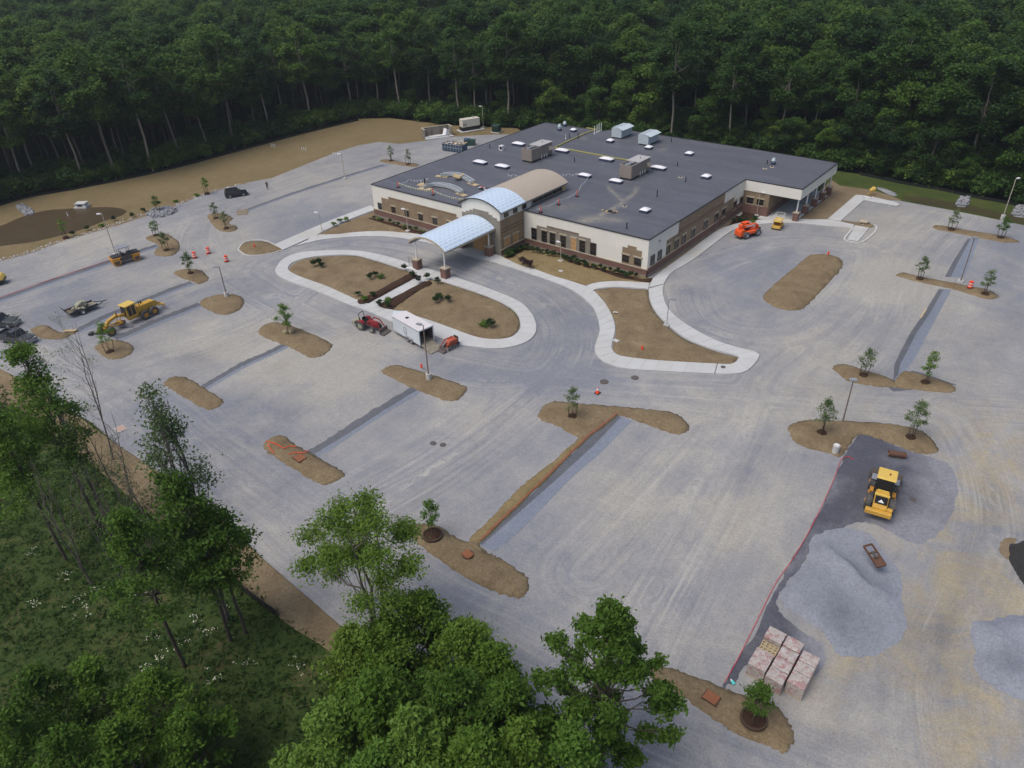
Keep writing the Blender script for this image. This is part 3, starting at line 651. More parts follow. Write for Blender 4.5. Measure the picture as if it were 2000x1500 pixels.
# ================================================================ SIDEWALKS (slab by slab)
def strip_slabs(outer, inner, target=1.7, closed=False, name='sidewalk', z1=0.15, z0=-0.05, n=6):
    """outer/inner: matching world points; cut into separate slabs with open joints"""
    A = catmull(outer, n, closed); C = catmull(inner, n, closed)
    if closed: A.append(A[0]); C.append(C[0])
    root = B(); 
    A = np.array(A); C = np.array(C); mid = (A+C)/2
    ds = np.hypot(*np.diff(mid, axis=0).T); cum = np.r_[0, np.cumsum(ds)]; L = cum[-1]
    def at(Q, s): return np.array([np.interp(s, cum, Q[:,0]), np.interp(s, cum, Q[:,1])])
    # kerb/base under the slabs: the parent
    m = max(8, int(L/0.8)); ss = np.linspace(0, L, m)
    base = B()
    for i in range(m-1):
        a, b_, c, d = at(A, ss[i]), at(A, ss[i+1]), at(C, ss[i+1]), at(C, ss[i])
        base.add([(*a,z0),(*b_,z0),(*c,z0),(*d,z0),(*a,z1-0.03),(*b_,z1-0.03),(*c,z1-0.03),(*d,z1-0.03)], [(4,5,6,7),(0,1,5,4),(3,7,6,2)])
    par = base.build(name, 'concrete_base', kind='structure')
    k = max(1, round(L/target)); g = 0.03
    for i in range(k):
        s0, s1 = L*i/k+g, L*(i+1)/k-g
        q = B(); sub = 2; zz = z1 + random.uniform(0, 0.006)
        for j in range(sub):
            u0, u1 = s0+(s1-s0)*j/sub, s0+(s1-s0)*(j+1)/sub
            a, b_, c, d = at(A, u0), at(A, u1), at(C, u1), at(C, u0)
            e = (c-b_)/max(np.hypot(*(c-b_)),.01)*0.015; a = a-e; b_ = b_-e; c = c+e; d = d+e
            q.add([(*a,z0+.03),(*b_,z0+.03),(*c,z0+.03),(*d,z0+.03),(*a,zz),(*b_,zz),(*c,zz),(*d,zz)], [(4,5,6,7),(0,1,5,4),(3,7,6,2)] + ([(0,4,7,3)] if j == 0 else []) + ([(1,2,6,5)] if j == sub-1 else []))
        q.build('slab', 'concrete', par)
    return par
def rs(pts, n):
    """resample a world polyline to n points"""
    P = np.array(catmull(pts, 6, False)); ds = np.hypot(*np.diff(P, axis=0).T); c = np.r_[0, np.cumsum(ds)]
    s = np.linspace(0, c[-1], n); return [(float(np.interp(q, c, P[:,0])), float(np.interp(q, c, P[:,1]))) for q in s]
ring = [((539,534),(565,530)),((541,522),(563,523)),((554,507),(573,513)),((584,495),(603,504)),((635,490.5),(645,499.5)),((692,490.5),(692,499.5)),((740,498),(732,509)),((800,515),(778,524)),
 ((835,526),(818,539)),((865,535),(843,546)),((905,548),(888,558)),((950,563),(932,573)),((1010,588),(983,594)),((1037,612),(1008,612)),((1047,636),(1017,636)),((1044,654),(1012,650)),((1028,669),(998,660)),
 ((992,679.5),(968,664)),((950,681),(932,660)),((890,672),(884,643)),((848,657),(845,629)),((790,640),(800,615)),((740,618),(764,606)),((712,606),(735,598)),((680,595),(700,588)),((620,570),(640,561)),((560,548),(585,541))]
strip_slabs(WP([a for a, b in ring]), WP([b for a, b in ring]), 1.75, True)
strip_slabs(WP([(822,536),(800,550),(770,567),(740,583),(708,602)]), WP([(840,547),(818,560),(790,575),(760,592),(732,606)]), 1.6, False, z1=0.142)
# concrete pad at the canopy pier
# walk from the west corner
up1 = WP([(725,402),(700,411),(650,430),(600,451),(536,479)]); lo1 = WP([(735,410),(702,422),(660,439),(624,457),(553,489)])
strip_slabs(rs(up1, 8), rs(lo1, 8), 1.8)
up2 = WP([(600,470),(622,457),(640,460.5),(668,457.5),(710,453.6),(755,453),(800,457),(827,459),(856,466)]); lo2 = WP([(575,482),(595,477),(629,469),(680,464),(725,462),(770,464),(810,470),(840,476),(866,484)])
strip_slabs(rs(up2, 12), rs(lo2, 12), 1.8)
# entrance forecourt (under and beside the canopy)
def slab_grid(poly, name, step=2.0, ang=0.0, z1=0.15, z0=-0.05):
    P = np.array(poly); par = sheet(name, poly, z1-0.03, 3, 'concrete_base', smooth=False, skirt=0.15, kind='structure')
    x0,y0 = P.min(0); x1,y1 = P.max(0)
    bm0 = bmesh.new(); 
    nx = int((x1-x0)/step)+1; ny = int((y1-y0)/step)+1
    for i in range(nx):
        for j in range(ny):
            cell = [(x0+i*step+.02,y0+j*step+.02),(x0+(i+1)*step-.02,y0+j*step+.02),(x0+(i+1)*step-.02,y0+(j+1)*step-.02),(x0+i*step+.02,y0+(j+1)*step-.02)]
            c = clip_poly(poly, cell)
            if c and len(c) > 2 and abs(area(c)) > 0.15: MB().prism(c, z0, z1+random.uniform(0,.005)).build('slab', 'concrete', par)
    return par
def area(p): return 0.5*sum(p[i][0]*p[(i+1)%len(p)][1]-p[(i+1)%len(p)][0]*p[i][1] for i in range(len(p)))
def clip_poly(subj, conv):
    out = [tuple(p) for p in subj]
    if area(conv) < 0: conv = conv[::-1]
    for i in range(len(conv)):
        a, b = conv[i], conv[(i+1)%len(conv)]; inp = out; out = []
        sd_ = lambda p: (b[0]-a[0])*(p[1]-a[1])-(b[1]-a[1])*(p[0]-a[0])
        for k in range(len(inp)):
            p, q = inp[k-1], inp[k]; dp, dq = sd_(p), sd_(q)
            if dq >= 0:
                if dp < 0: t = dp/(dp-dq); out.append((p[0]+(q[0]-p[0])*t, p[1]+(q[1]-p[1])*t))
                out.append(q)
            elif dp >= 0: t = dp/(dp-dq); out.append((p[0]+(q[0]-p[0])*t, p[1]+(q[1]-p[1])*t))
        if not out: return None
    return out
fore = WP([(866,484),(905,498),(945,509),(985,519)]) + [W(1000,512), W(981,503.5), (-76.3,90.75), (-84.6,90.75), W(848,463)]
slab_grid(fore, 'forecourt', 2.2)
up3 = WP([(983,505),(1020,521),(1044,526),(1080,540),(1110,548),(1143,559),(1160,569),(1176,586),(1188,604),(1198,626),(1201,644),(1199,660),(1194,676),(1195,686),(1204,694),(1220,699),(1260,704),(1340,709),(1390,711.5)])
lo3 = WP([(972,516),(1000,524),(1050,540),(1090,555),(1130,575),(1154,596),(1166,616),(1171,640),(1169,656),(1162,676),(1163,690),(1172,702),(1192,714),(1230,722),(1300,726),(1380,730.5)])
# match by hand
m3 = [((983,505),(972,516)),((1020,521),(1000,524)),((1044,527),(1030,534)),((1080,540),(1060,544)),((1110,549),(1095,557)),((1143,560),(1125,572)),((1160,570),(1147,590)),((1177,588),(1160,604)),((1189,606),(1167,621)),((1198,626),(1171,638)),((1201,644),(1171,650)),((1198,660),(1166,666)),((1194,675),(1162,680)),((1196,686),(1165,694)),((1206,694.5),(1180,708)),((1232,700),(1215,720)),((1280,705),(1270,724.5)),((1340,709),(1330,728)),((1400,712),(1395,731))]
strip_slabs(WP([b for a,b in m3]), WP([a for a,b in m3]), 1.8)
m4 = [((1402,712),(1397,731)),((1425,713),(1430,731.5)),((1436,709),(1456,726.5)),((1442,703),(1474,711)),((1443,697),(1483,694)),((1432,693.5),(1470,687)),((1400,685.5),(1440,680)),((1370,675),(1400,667)),((1340,662),(1368,651.5)),((1308,638),(1333,630)),((1286,616),(1311,611)),((1274,598),(1299,593)),((1268,580),(1294,572)),((1267,565),(1296,557))]
strip_slabs(WP([b for a,b in m4]), WP([a for a,b in m4]), 1.8)
m5 = [((1267,563),(1296,556)),((1272,552),(1302,545)),((1278,543),(1312,533)),((1302,523),(1334,520)),((1332,502),(1362,502)),((1373,471),(1402,471)),((1406,449),(1427,453)),((1435,439),(1447,445)),((1462,433),(1474,440)),((1490,430),(1500,437.5)),((1520,428.5),(1525,436.5)),((1550,428.5),(1552,436.5)),((1585,430),(1583,438.5)),((1616,430),(1612,442)),((1640,434),(1638,444)),((1668,440),(1664,448))]
strip_slabs(WP([b for a,b in m5]), WP([a for a,b in m5]), 1.9)
m6 = [((1146,559),(1152,571)),((1160,554.5),(1163,566)),((1180,551.5),(1182,562.5)),((1210,550.5),(1210,561.5)),((1240,552),(1238,563)),((1268,554),(1266,565.5))]
strip_slabs(WP([b for a,b in m6]), WP([a for a,b in m6]), 1.8, z1=0.142)
slab_grid(WP([(1616,429),(1671,382),(1678,382),(1715,388),(1752,397),(1757,401),(1751,403.5),(1720,398),(1687,392.5),(1641,433)]), 'sidewalk', 2.2)
slab_grid([(-51.4,133.2),(-51.4,130.8),W(1488,429),W(1520,428),W(1552,427),(-41.2,134.8),(-41.2,153),(-51.4,153)], 'porch_floor', 2.4, z1=0.145)
slab_grid(WP([(1670,441),(1697,446),(1676,472),(1655,469)]), 'sidewalk', 2.0, z1=0.12)
_k = [(1667,445),(1652,462),(1650,469),(1664,473),(1684,473),(1706,456),(1712,444),(1706,440)]
_kw = catmull(WP(_k), 5, False)
MBk = B()
for a, b_ in zip(_kw[:-1], _kw[1:]): MBk.beam((*a, .06), (*b_, .06), .3, .16)
MBk.build('kerb', 'concrete_base', kind='structure')
bed([(1640,430),(1668,434),(1700,438),(1708,441),(1697,445),(1670,441)], 'straw', 0.12, 0.02, 0.8, 3, 0.05)
# thin kerb round the west islands
for pts in ([(465,488),(475,475),(495,469.5),(520,471),(553,488)], [(465,488),(480,498),(505,499),(530,495),(553,489)]):
    K = B(); q = catmull(WP(pts), 5, False)
    for a, b_ in zip(q[:-1], q[1:]): K.beam((*a, .04), (*b_, .04), .22, .14)
    K.build('kerb', 'concrete_base', kind='structure')

# ---- beds inside the loops and along the building
bed([(565,526),(577,514),(604,505),(650,500.5),(692,500.5),(728,509),(774,524),(814,541),(708,595),(690,586),(635,559.5),(590,541.5),(569,532)], 'straw', 0.30, 0.06, 0.9, 3, 0.05)
bed([(829,553),(847,547),(890,560),(950,580),(993,601),(1011,618),(1015,636),(1008,650),(992,659.5),(968,662.5),(932,658.5),(884,641.5),(830,622),(764,604),(739,599),(763,586),(802,568)], 'straw', 0.30, 0.06, 0.9, 3, 0.05)
bed([(1160,569.5),(1180,564.5),(1200,562.5),(1235,565),(1265,567),(1267,582),(1273,600),(1285,618),(1307,640),(1339,664),(1399,687.5),(1431,695.5),(1440,698),(1438,704),(1428,711),(1340,707.5),(1260,702),(1222,697.5),(1206,692),(1198,684),(1197,676),(1201,661),(1203,644),(1200,626),(1190,604),(1178,586)], 'straw', 0.22, 0.05, 0.9, 3, 0.03)
bed([(622,457.5),(660,440.5),(700,425),(728,415)], 'straw', 0, 0.0) if False else None
b1 = WP([(624,458),(660,441),(702,424),(733,412)]) + [(-108.5,92.2),(-84.7,92.2),(-84.7,90.6)] + WP([(856,466),(827,458.5),(800,456),(755,452),(710,452.5),(668,456.5),(640,459.5)])
sheet('planting_bed', b1, 0.07, 1.0, 'straw', lambda V,d: 0.12*(1-np.exp(-d)), skirt=.06, kind='structure')
b2 = WP([(985,505),(1020,519.5),(1044,525),(1080,538.5),(1110,547),(1143,557.5),(1158,554),(1180,550.5),(1210,549.5),(1240,551),(1268,552.5),(1275,543)]) + [(-51.0,97.1),(-76.1,97.1),(-76.1,91.0)]
sheet('planting_bed', b2, 0.07, 1.0, 'straw_yellow', lambda V,d: 0.10*(1-np.exp(-d)), skirt=.06, kind='structure')
def mulch(poly, z=0.10): sheet('mulch_strip', edgenoise(catmull(poly, 3), .08), z, 0.8, 'mulch', lambda V,d: 0.14*(1-np.exp(-d/.5)), skirt=.05, kind='structure')
mulch(WP([(985,503.5),(1000,505),(1025,492),(1050,491),(1075,503),(1120,518),(1170,532),(1215,545),(1268,552),(1272,545)]) + [(-52.5,95.9),(-60,95.9),(-68,95.9),(-74.7,95.9),(-75.2,91.4)], 0.13)
mulch([(-109,91.3),(-100,91.3),(-92,91.3),(-85,91.3),(-85.2,89.2),(-92,89.8),(-100,89.9),(-109,90.1)], 0.13)
mulch([(-50.4,97.4),(-50.6,110),(-50.8,120),(-50.8,128),(-49.5,128),(-49.3,118),(-49.5,108),(-49.6,99)], 0.02)
east = [(-51.4,97.2),(-51.4,133)] + WP([(1488,429),(1462,432),(1435,438),(1406,448),(1373,470),(1332,501),(1302,522)])
sheet('earth_strip', east, 0.03, 1.0, 'bare_earth', lambda V,d: 0.03+0*d, kind='structure')
sheet('mulch_strip', WP([(1415,452),(1440,440),(1462,432),(1487,428),(1498,418),(1475,402),(1452,404),(1440,420)]), 0.10, .8, 'mulch', lambda V,d: .1*(1-np.exp(-d)), kind='structure')
mulch(WP([(816,541),(795,553),(765,570),(735,586),(709,596),(700,590),(740,570),(775,550),(800,538)]), 0.30)
mulch(WP([(829,553),(800,568),(763,587),(738,599),(765,606),(790,590),(820,570),(845,556)]), 0.30)

# ---- gravel piles
def pile(name, px, hf, label, z=0.02, sp=0.55):
    o = sheet(name, edgenoise(catmull(edgenoise(WP(px), .7), 5), .15), z, sp, 'gravel_pile', hf, attrs=dict(flat0, drk=lambda V: np.clip(blobs([(1645,1200,40,48,.8),(1680,1240,40,28,.5),(1960,1300,50,30,.8)])(V),0,1)), label=label, cat='gravel pile')
def h_pile1(V, d):
    p = proj(np.c_[V[:,0], V[:,1], np.zeros(len(V))]); x, y = p[:,0], p[:,1]
    edge = (1-np.exp(-d/1.6))*(.8+.4*vn(V[:,0]*.6,V[:,1]*.6))
    rid = segdist(V, WP([(1580,1085),(1605,1075),(1640,1110),(1665,1135),(1690,1160),(1725,1165)]))
    r2 = segdist(V, WP([(1560,1120),(1540,1160),(1560,1200),(1600,1230)]))
    bowl = np.exp(-(((x-1645)/48)**2+((y-1195)/45)**2))
    return edge*(0.12+1.15*np.exp(-(rid/.9)**1.3)+0.8*np.exp(-(r2/1.1)**1.4)+0.6*np.exp(-(((x-1585)/60)**2+((y-1150)/60)**2))-0.15*bowl)+(vn(V[:,0]*1.2,V[:,1]*1.2)-.5)*.14*edge
pile('gravel_pile', [(1518,1165),(1545,1120),(1566,1085),(1600,1060),(1640,1040),(1690,1045),(1735,1070),(1760,1120),(1775,1175),(1765,1225),(1720,1262),(1680,1275),(1640,1270),(1600,1245),(1560,1215),(1530,1195)], h_pile1, 'wide grey gravel pile with a curved ridge beside the wrapped block pallets')
def h_pile2(V, d):
    edge = 1-np.exp(-d/1.8); r = segdist(V, WP([(1920,1240),(1960,1225),(2060,1230)])); r2 = segdist(V, WP([(1915,1290),(1960,1340),(2050,1360)]))
    return edge*(0.25+1.0*np.exp(-(r/1.5)**2)+0.9*np.exp(-(r2/1.8)**2))+(vn(V[:,0],V[:,1])-.5)*.12*edge
pile('gravel_pile', [(1893,1270),(1900,1225),(1930,1200),(1970,1190),(2060,1195),(2160,1240),(2160,1360),(2060,1390),(1980,1370),(1920,1345),(1895,1310)], h_pile2, 'grey gravel pile cut by the right edge of the picture')
# flat patch at the right edge; a pit's shaded depth painted near-black
sheet('pit_shade_patch', edgenoise(catmull(WP([(1972,1064),(1990,1060),(2040,1050),(2080,1110),(2050,1160),(2003,1143),(1984,1118),(1972,1092)]), 7),.08), 0.016, 1.0, 'pit_shade', kind='structure')
sheet('dirt_patch', edgenoise(catmull(WP([(1955,1058),(1968,1050),(1985,1052),(1984,1060),(1970,1066),(1972,1092),(1960,1088),(1952,1075)]), 5),.08), 0.02, 1.0, 'bare_earth', kind='structure')
# ================================================================ BUILDING
OFF = (-80.0, 97.0, 0.0)
bld = thing('medical_building', 'large single-storey cream and brown block building with a flat dark roof and vaulted entrance', 'building', OFF)
def bp(mb, name, mats, **kw): return mb.build(name, mats, bld, OFF, **kw)
ZR = 6.35
VW, VE, UW, UE, VB = 92.5, 97.2, -109.6, -51.5, 153.2
foot = [(UW,VW),(-84.8,VW),(-84.8,VE+2),(-76.0,VE+2),(-76.0,VE),(UE,VE),(UE,133.3),(-40.8,133.3),(-40.8,152.4),(-61,VB),(-91.5,VB),(-93.2,149.6),(UW,149.4)]
core = [(UW,VW),(-84.8,VW),(-84.8,VE+2),(-76.0,VE+2),(-76.0,VE),(UE,VE),(UE,152.6),(-61,VB),(-91.5,VB),(-93.2,149.6),(UW,149.4)]
bp(B().prism(core, -0.1, ZR-0.12), 'wall', 'cream')
# porch wing soffit slab + fascias
f = B(); f.box(-51.49,-40.95,133.45,152.4,4.42,4.55)
bp(f, 'porch_soffit', 'soffit')
f = B(); f.box(-51.5,-40.8,133.15,133.4,4.4,ZR-.12); f.box(-41.05,-40.8,133.4,152.4,4.4,ZR-.12); bp(f, 'fascia', 'cream')
# roof: gently undulating membrane
def dustf(V):
    p = proj(np.c_[V[:,0], V[:,1], V[:,2]]); x, y = p[:,0], p[:,1]
    def ln(pts, w_, a): 
        return a*np.exp(-(segdist(np.c_[x,y], pts)/w_)**2)
    o = ln([(1188,366),(1200,378),(1217,394)], 2.8, .95)+ln([(1245,366),(1236,380),(1215,396),(1190,412),(1172,420)], 3.0, 1.0)
    for a,b,rx,ry,k in [(1165,427,30,7,.8),(1140,432,20,5,.7),(1205,430,22,6,.5),(1212,403,4,2,.5),(1098,405,40,9,.35),(840,372,30,6,.15),(1330,348,6,3,.3),(1295,292,9,3,.55),(1140,270,8,3,.5),(1380,300,60,8,.0)]:
        if k: o += k*np.exp(-(((x-a)/rx)**2+((y-b)/ry)**2))
    return np.clip(o, 0, 1)
roof = sheet('roof', foot, ZR, 0.62, 'roof_membrane', lambda V, d: (vn(V[:,0]*.25,V[:,1]*.25)-.5)*0.05*np.clip(d,0,1), attrs=dict(dust=dustf), skirt=0.1)
roof.parent = bld; roof.location = (-OFF[0], -OFF[1], 0)
c = B()
n = len(foot)
for i in range(n):
    a, b_ = foot[i], foot[(i+1)%n]
    if i in (1, 2, 3): continue
    c.beam((*a, ZR-0.01), (*b_, ZR-0.01), .22, .13)
bp(c, 'coping', 'coping')

# generic wall pieces. frame: 'v' wall faces -y at y=c ; 'e' wall faces +x at x=c ; 'w' wall faces +x too (entry block)
def wp(mb, kind, c_, s0, s1, z0, z1, d0, d1):
    if kind == 'v': mb.box(s0, s1, c_-d1, c_-d0, z0, z1)
    else: mb.box(c_+d0, c_+d1, s0, s1, z0, z1)
def wpoly(mb, kind, c_, poly, d0, d1):
    n_ = len(poly)
    if kind == 'v': A = [(s, c_-d1, z) for s,z in poly]+[(s, c_-d0, z) for s,z in poly]
    else: A = [(c_+d1, s, z) for s,z in poly]+[(c_+d0, s, z) for s,z in poly]
    mb.add(A, [tuple(range(n_)), tuple(range(n_,2*n_))[::-1]]+[(i,(i+1)%n_,n_+(i+1)%n_,n_+i) for i in range(n_)])
def pan(kind, c_, poly, mat, d=0.05, name='block_panel'):
    m = B(); wpoly(m, kind, c_, poly, -0.02, d); return bp(m, name, mat)
def window(kind, c_, s0, s1, z0, z1, d=0.05, head=True, sill=False, mull=1, pane='glass_dark', name='window'):
    m = B(); wp(m, kind, c_, s0, s1, z0, z1, 0.0, d+0.012); wo_ = bp(m, name, pane)
    fr = B(); t = 0.06
    for q in ((s0,s0+t,z0,z1),(s1-t,s1,z0,z1),(s0+t,s1-t,z0,z0+t),(s0+t,s1-t,z1-t,z1)): wp(fr, kind, c_, *q, d, d+0.07)
    for k in range(mull):
        zc = z0+(z1-z0)*(k+1)/(mull+1); wp(fr, kind, c_, s0+t, s1-t, zc-.03, zc+.03, d, d+0.05)
    fr.build('frame', 'bronze' if pane != 'plywood' else 'lumber', wo_, OFF)
    if head: h = B(); wp(h, kind, c_, s0-.18, s1+.18, z1, z1+.24, 0, d+.09); h.build('lintel', 'lintel', wo_, OFF)
    if sill: h = B(); wp(h, kind, c_, s0-.18, s1+.18, z0-.16, z0, 0, d+.10); h.build('sill', 'lintel', wo_, OFF)
    return wo_
# --- west wing front
pan('v', VW, [(UW-.05,0.4),(-84.85,0.4),(-84.85,1.45),(UW-.05,1.45)], 'brick_red', .10, 'brick_band')
pan('v', VW, [(UW-.05,-0.1),(-84.85,-0.1),(-84.85,0.4),(UW-.05,0.4)], 'grey_block', .14, 'base_course')
pan('v', VW, [(UW-.08,1.45),(-84.85,1.45),(-84.85,1.60),(UW-.08,1.60)], 'lintel', .17, 'stone_band')
pan('v', VW, [(-107.15,1.6),(-84.85,1.6),(-84.85,4.2),(-87.65,4.2),(-87.65,4.72),(-105.1,4.72),(-105.1,4.2),(-107.15,4.2)], 'brown_block')
pan('v', VW, [(-105.1,4.42),(-87.6,4.42),(-87.6,4.50),(-105.1,4.50)], 'redband', .08, 'trim_band')
for i, s in enumerate((-108.35,-104.55,-100.95,-97.3,-93.65,-90.0,-86.8)):
    window('v', VW, s, s+1.08, 1.75, 3.0, head=i > 0)
# --- east wing front
pan('v', VE, [(-75.95,0.4),(UE+.10,0.4),(UE+.10,1.3),(-75.95,1.3)], 'brick_red', .10, 'brick_band')
pan('v', VE, [(-75.95,-0.1),(UE+.14,-0.1),(UE+.14,0.4),(-75.95,0.4)], 'grey_block', .14, 'base_course')
pan('v', VE, [(-75.95,1.3),(UE+.17,1.3),(UE+.17,1.45),(-75.95,1.45)], 'lintel', .17, 'stone_band')
pan('v', VE, [(-73.25,1.45),(-62.2,1.45),(-62.2,4.2),(-64.6,4.2),(-64.6,4.62),(-71.1,4.62),(-71.1,4.2),(-73.25,4.2)], 'grey_block')
pan('v', VE, [(-71.1,4.40),(-64.55,4.40),(-64.55,4.48),(-71.1,4.48)], 'redband', .08, 'trim_band')
pan('v', VE, [(-56.15,1.45),(-52.6,1.45),(-52.6,4.22),(-53.6,4.22),(-53.6,4.68),(-55.2,4.68),(-55.2,4.22),(-56.15,4.22)], 'brown_block')
for i, s in enumerate((-74.4,-72.2,-70.45,-68.25,-66.1,-64.35,-62.2)):
    window('v', VE, s, s+1.14, 1.5, 3.58, mull=2, pane='plywood' if i == 4 else 'glass_dark', name='boarded_window' if i == 4 else 'window', head=i not in (0,6))
for s in (-56.1,-53.85): window('v', VE, s, s+1.25, 1.75, 2.98)
# --- east side
pan('e', UE, [(VE-.10,0.4),(133.2,0.4),(133.2,1.55),(VE-.10,1.55)], 'brick_red', .10, 'brick_band')
pan('e', UE, [(VE-.14,-0.1),(133.2,-0.1),(133.2,0.4),(VE-.14,0.4)], 'grey_block', .14, 'base_course')
pan('e', UE, [(VE-.17,1.55),(121,1.55),(121,1.70),(VE-.17,1.70)], 'lintel', .17, 'stone_band')
pan('e', UE, [(103.2,1.7),(129.0,1.7),(129.0,4.22),(124.55,4.22),(124.55,6.25),(107.1,6.25),(107.1,4.25),(103.2,4.25)], 'brown_block')
pan('e', UE, [(121,1.55),(133.2,1.55),(133.2,2.25),(121,2.25)], 'brick_red', .07, 'brick_band')
for zz in (4.28, 4.62): pan('e', UE, [(107.1,zz),(124.5,zz),(124.5,zz+.09),(107.1,zz+.09)], 'redband', .08, 'trim_band')
for s, w_ in ((98.1,1.25),(100.4,1.25),(103.3,1.1),(106.05,1.25),(108.6,1.25),(112.0,1.25),(116.8,1.3),(121.05,1.3),(124.1,1.3),(129.05,1.2),(131.8,1.2)):
    window('e', UE, s, s+w_, 1.72, 3.3, sill=s > 120, head=103 < s)
h = B(); h.cbox((UE+.12, 100.6, 5.1), (.2,.5,.2)); bp(h, 'wall_lamp', 'steel')
# --- porch: inner walls, brick piers
pan('v', 133.3, [(-51.4,1.9),(-46.5,1.9),(-46.5,4.4),(-51.4,4.4)], 'brown_block', .05)
pan('v', 133.3, [(-51.4,-.1),(-46.5,-.1),(-46.5,1.9),(-51.4,1.9)], 'brick_red', .10, 'brick_band')
m = B(); m.box(-51.45,-46.5,133.31,152,-.1,4.42); bp(m, 'porch_wall', 'brown_block')
m = B(); m.box(-46.5,-46.4,133.3,152,0,1.3); bp(m, 'brick_band', 'brick_red')
for s in (-50.7,-48.75): window('v', 133.3, s, s+1.3, 2.05, 3.2, sill=True)
def pier(x, y, hb, ht, w_=1.0, r=.11, mat='brick_red', pm='white'):
    m = B(); m.box(x-w_/2,x+w_/2,y-w_/2,y+w_/2,0,hb); p_ = bp(m, 'pier', mat)
    m = B(); m.box(x-w_/2-.08,x+w_/2+.08,y-w_/2-.08,y+w_/2+.08,hb,hb+.16); m.build('cap', 'lintel', p_, OFF)
    m = B(); m.cyl((x,y,hb+.16),(x,y,ht),r,n=10); m.build('post', pm, p_, OFF)
for v_ in (134.2,139.0,143.8,148.2,151.9): pier(-41.4, v_, 1.6, 4.42, .95, .13)
# --- entry block: gable wall, side wall, vault
EL, ER, EF = -84.7, -76.2, 90.9
EB = 109.6
def arch(s0, s1, z_e, rise, n=20, t=0.0):
    w_ = s1-s0; Rr = (w_*w_/4+rise*rise)/(2*rise); cz = z_e+rise-Rr; out = []
    a0 = math.asin(w_/2/Rr)
    for i in range(n+1):
        a = -a0+2*a0*i/n; out.append(((s0+s1)/2+(Rr+t)*math.sin(a), cz+(Rr+t)*math.cos(a)))
    return out
ZE, RISE = 7.75, 1.45
gab = [(EL,-.1)]+[(ER,-.1)]+[(x,z) for x,z in arch(EL,ER,ZE,RISE)][::-1]
m = B(); m.add([(x,EF,z) for x,z in gab]+[(x,99.6,z) for x,z in gab], [tuple(range(len(gab))), tuple(range(len(gab),2*len(gab)))[::-1]]+[(i,(i+1)%len(gab),len(gab)+(i+1)%len(gab),len(gab)+i) for i in range(len(gab))])
bp(m, 'entry_block', 'cream')
m = B(); q = [(EL+.1,6.0)]+[(ER-.1,6.0)]+arch(EL+.1,ER-.1,ZE-.1,RISE-.05)[::-1]
m.add([(x,99.5,z) for x,z in q]+[(x,EB,z) for x,z in q], [tuple(range(len(q))), tuple(range(len(q),2*len(q)))[::-1]]+[(i,(i+1)%len(q),len(q)+(i+1)%len(q),len(q)+i) for i in range(len(q))])
bp(m, 'clerestory_wall', 'hvac_tan')
def vault(s0, s1, y0, y1, z_e, rise, t0, t1, mat, name='vault_roof', n=24):
    a = arch(s0, s1, z_e, rise, n, t0); b_ = arch(s0, s1, z_e, rise, n, t1); m = B(); k = n+1
    v = [(x,y0,z) for x,z in a]+[(x,y0,z) for x,z in b_]+[(x,y1,z) for x,z in a]+[(x,y1,z) for x,z in b_]
    fs = []
    for i in range(n): fs += [(k+i,k+i+1,3*k+i+1,3*k+i),(i,2*k+i,2*k+i+1,i+1),(i,i+1,k+i+1,k+i),(2*k+i,3*k+i,3*k+i+1,2*k+i+1)]
    fs += [(0,k,3*k,2*k),(n,2*k+n,3*k+n,k+n)]
    m.add(v, fs); return bp(m, name, mat)
vault(EL-.45, ER+.45, EF-.35, 97.3, ZE-.05, RISE+.08, .05, .20, 'canopy_panel')
vault(EL-.45, ER+.45, 97.3, EB+.5, ZE-.05, RISE+.08, .05, .19, 'tan_metal')
for x_ in (EL-.5, ER+.46):
    m = B(); m.box(x_, x_+.05, EF-.36, EB+.5, ZE-.22, ZE+.02); bp(m, 'eave_trim', 'hvac_tan')
seam = B()
for yy in np.arange(97.9, EB+.4, .8):
    for (x0,z0),(x1,z1) in zip(arch(EL-.45,ER+.45,ZE-.05,RISE+.08,14,.19)[:-1], arch(EL-.45,ER+.45,ZE-.05,RISE+.08,14,.19)[1:]):
        seam.beam((x0,yy,z0),(x1,yy,z1),.035,.035)
o = bp(seam, 'roof_seam', 'tan_metal'); o['kind'] = 'stuff'
m = B()
for a, b_ in zip(arch(EL-.45,ER+.45,ZE-.05,RISE+.08,20,.12)[:-1], arch(EL-.45,ER+.45,ZE-.05,RISE+.08,20,.12)[1:]): m.beam((a[0],EF-.38,a[1]),(b_[0],EF-.38,b_[1]),.06,.2)
bp(m, 'arch_trim', 'bronze')
pan('v', EF, [(EL,-.1),(ER,-.1),(ER,6.25),(-76.85,6.25),(-76.85,6.6),(-77.8,6.6),(-77.8,6.95),(-78.65,6.95),(-78.65,7.35),(-82.1,7.35),(-82.1,7.0),(-82.95,7.0),(-82.95,6.65),(-83.8,6.65),(-83.8,6.3),(EL,6.3)], 'grey_block', .05)
pan('e', ER, [(EF-.05,0.5),(VE-.0,0.5),(VE,6.3),(EF-.05,6.3)], 'brown_block', .05)
pan('e', ER, [(EF-.1,0.4),(VE,0.4),(VE,1.05),(EF-.1,1.05)], 'brick_red', .10, 'brick_band')
pan('e', ER, [(EF-.14,-.1),(VE,-.1),(VE,.4),(EF-.14,.4)], 'grey_block', .14, 'base_course')
pan('e', ER, [(EF-.16,1.05),(VE,1.05),(VE,1.2),(EF-.16,1.2)], 'lintel', .17, 'stone_band')
for zz in (4.05, 4.6): pan('e', ER, [(EF-.06,zz),(VE,zz),(VE,zz+.16),(EF-.06,zz+.16)], 'redband', .08, 'trim_band')
for s in (91.7, 94.1): window('e', ER, s, s+1.6, 1.25, 2.85, pane='plywood', name='boarded_window', sill=True)
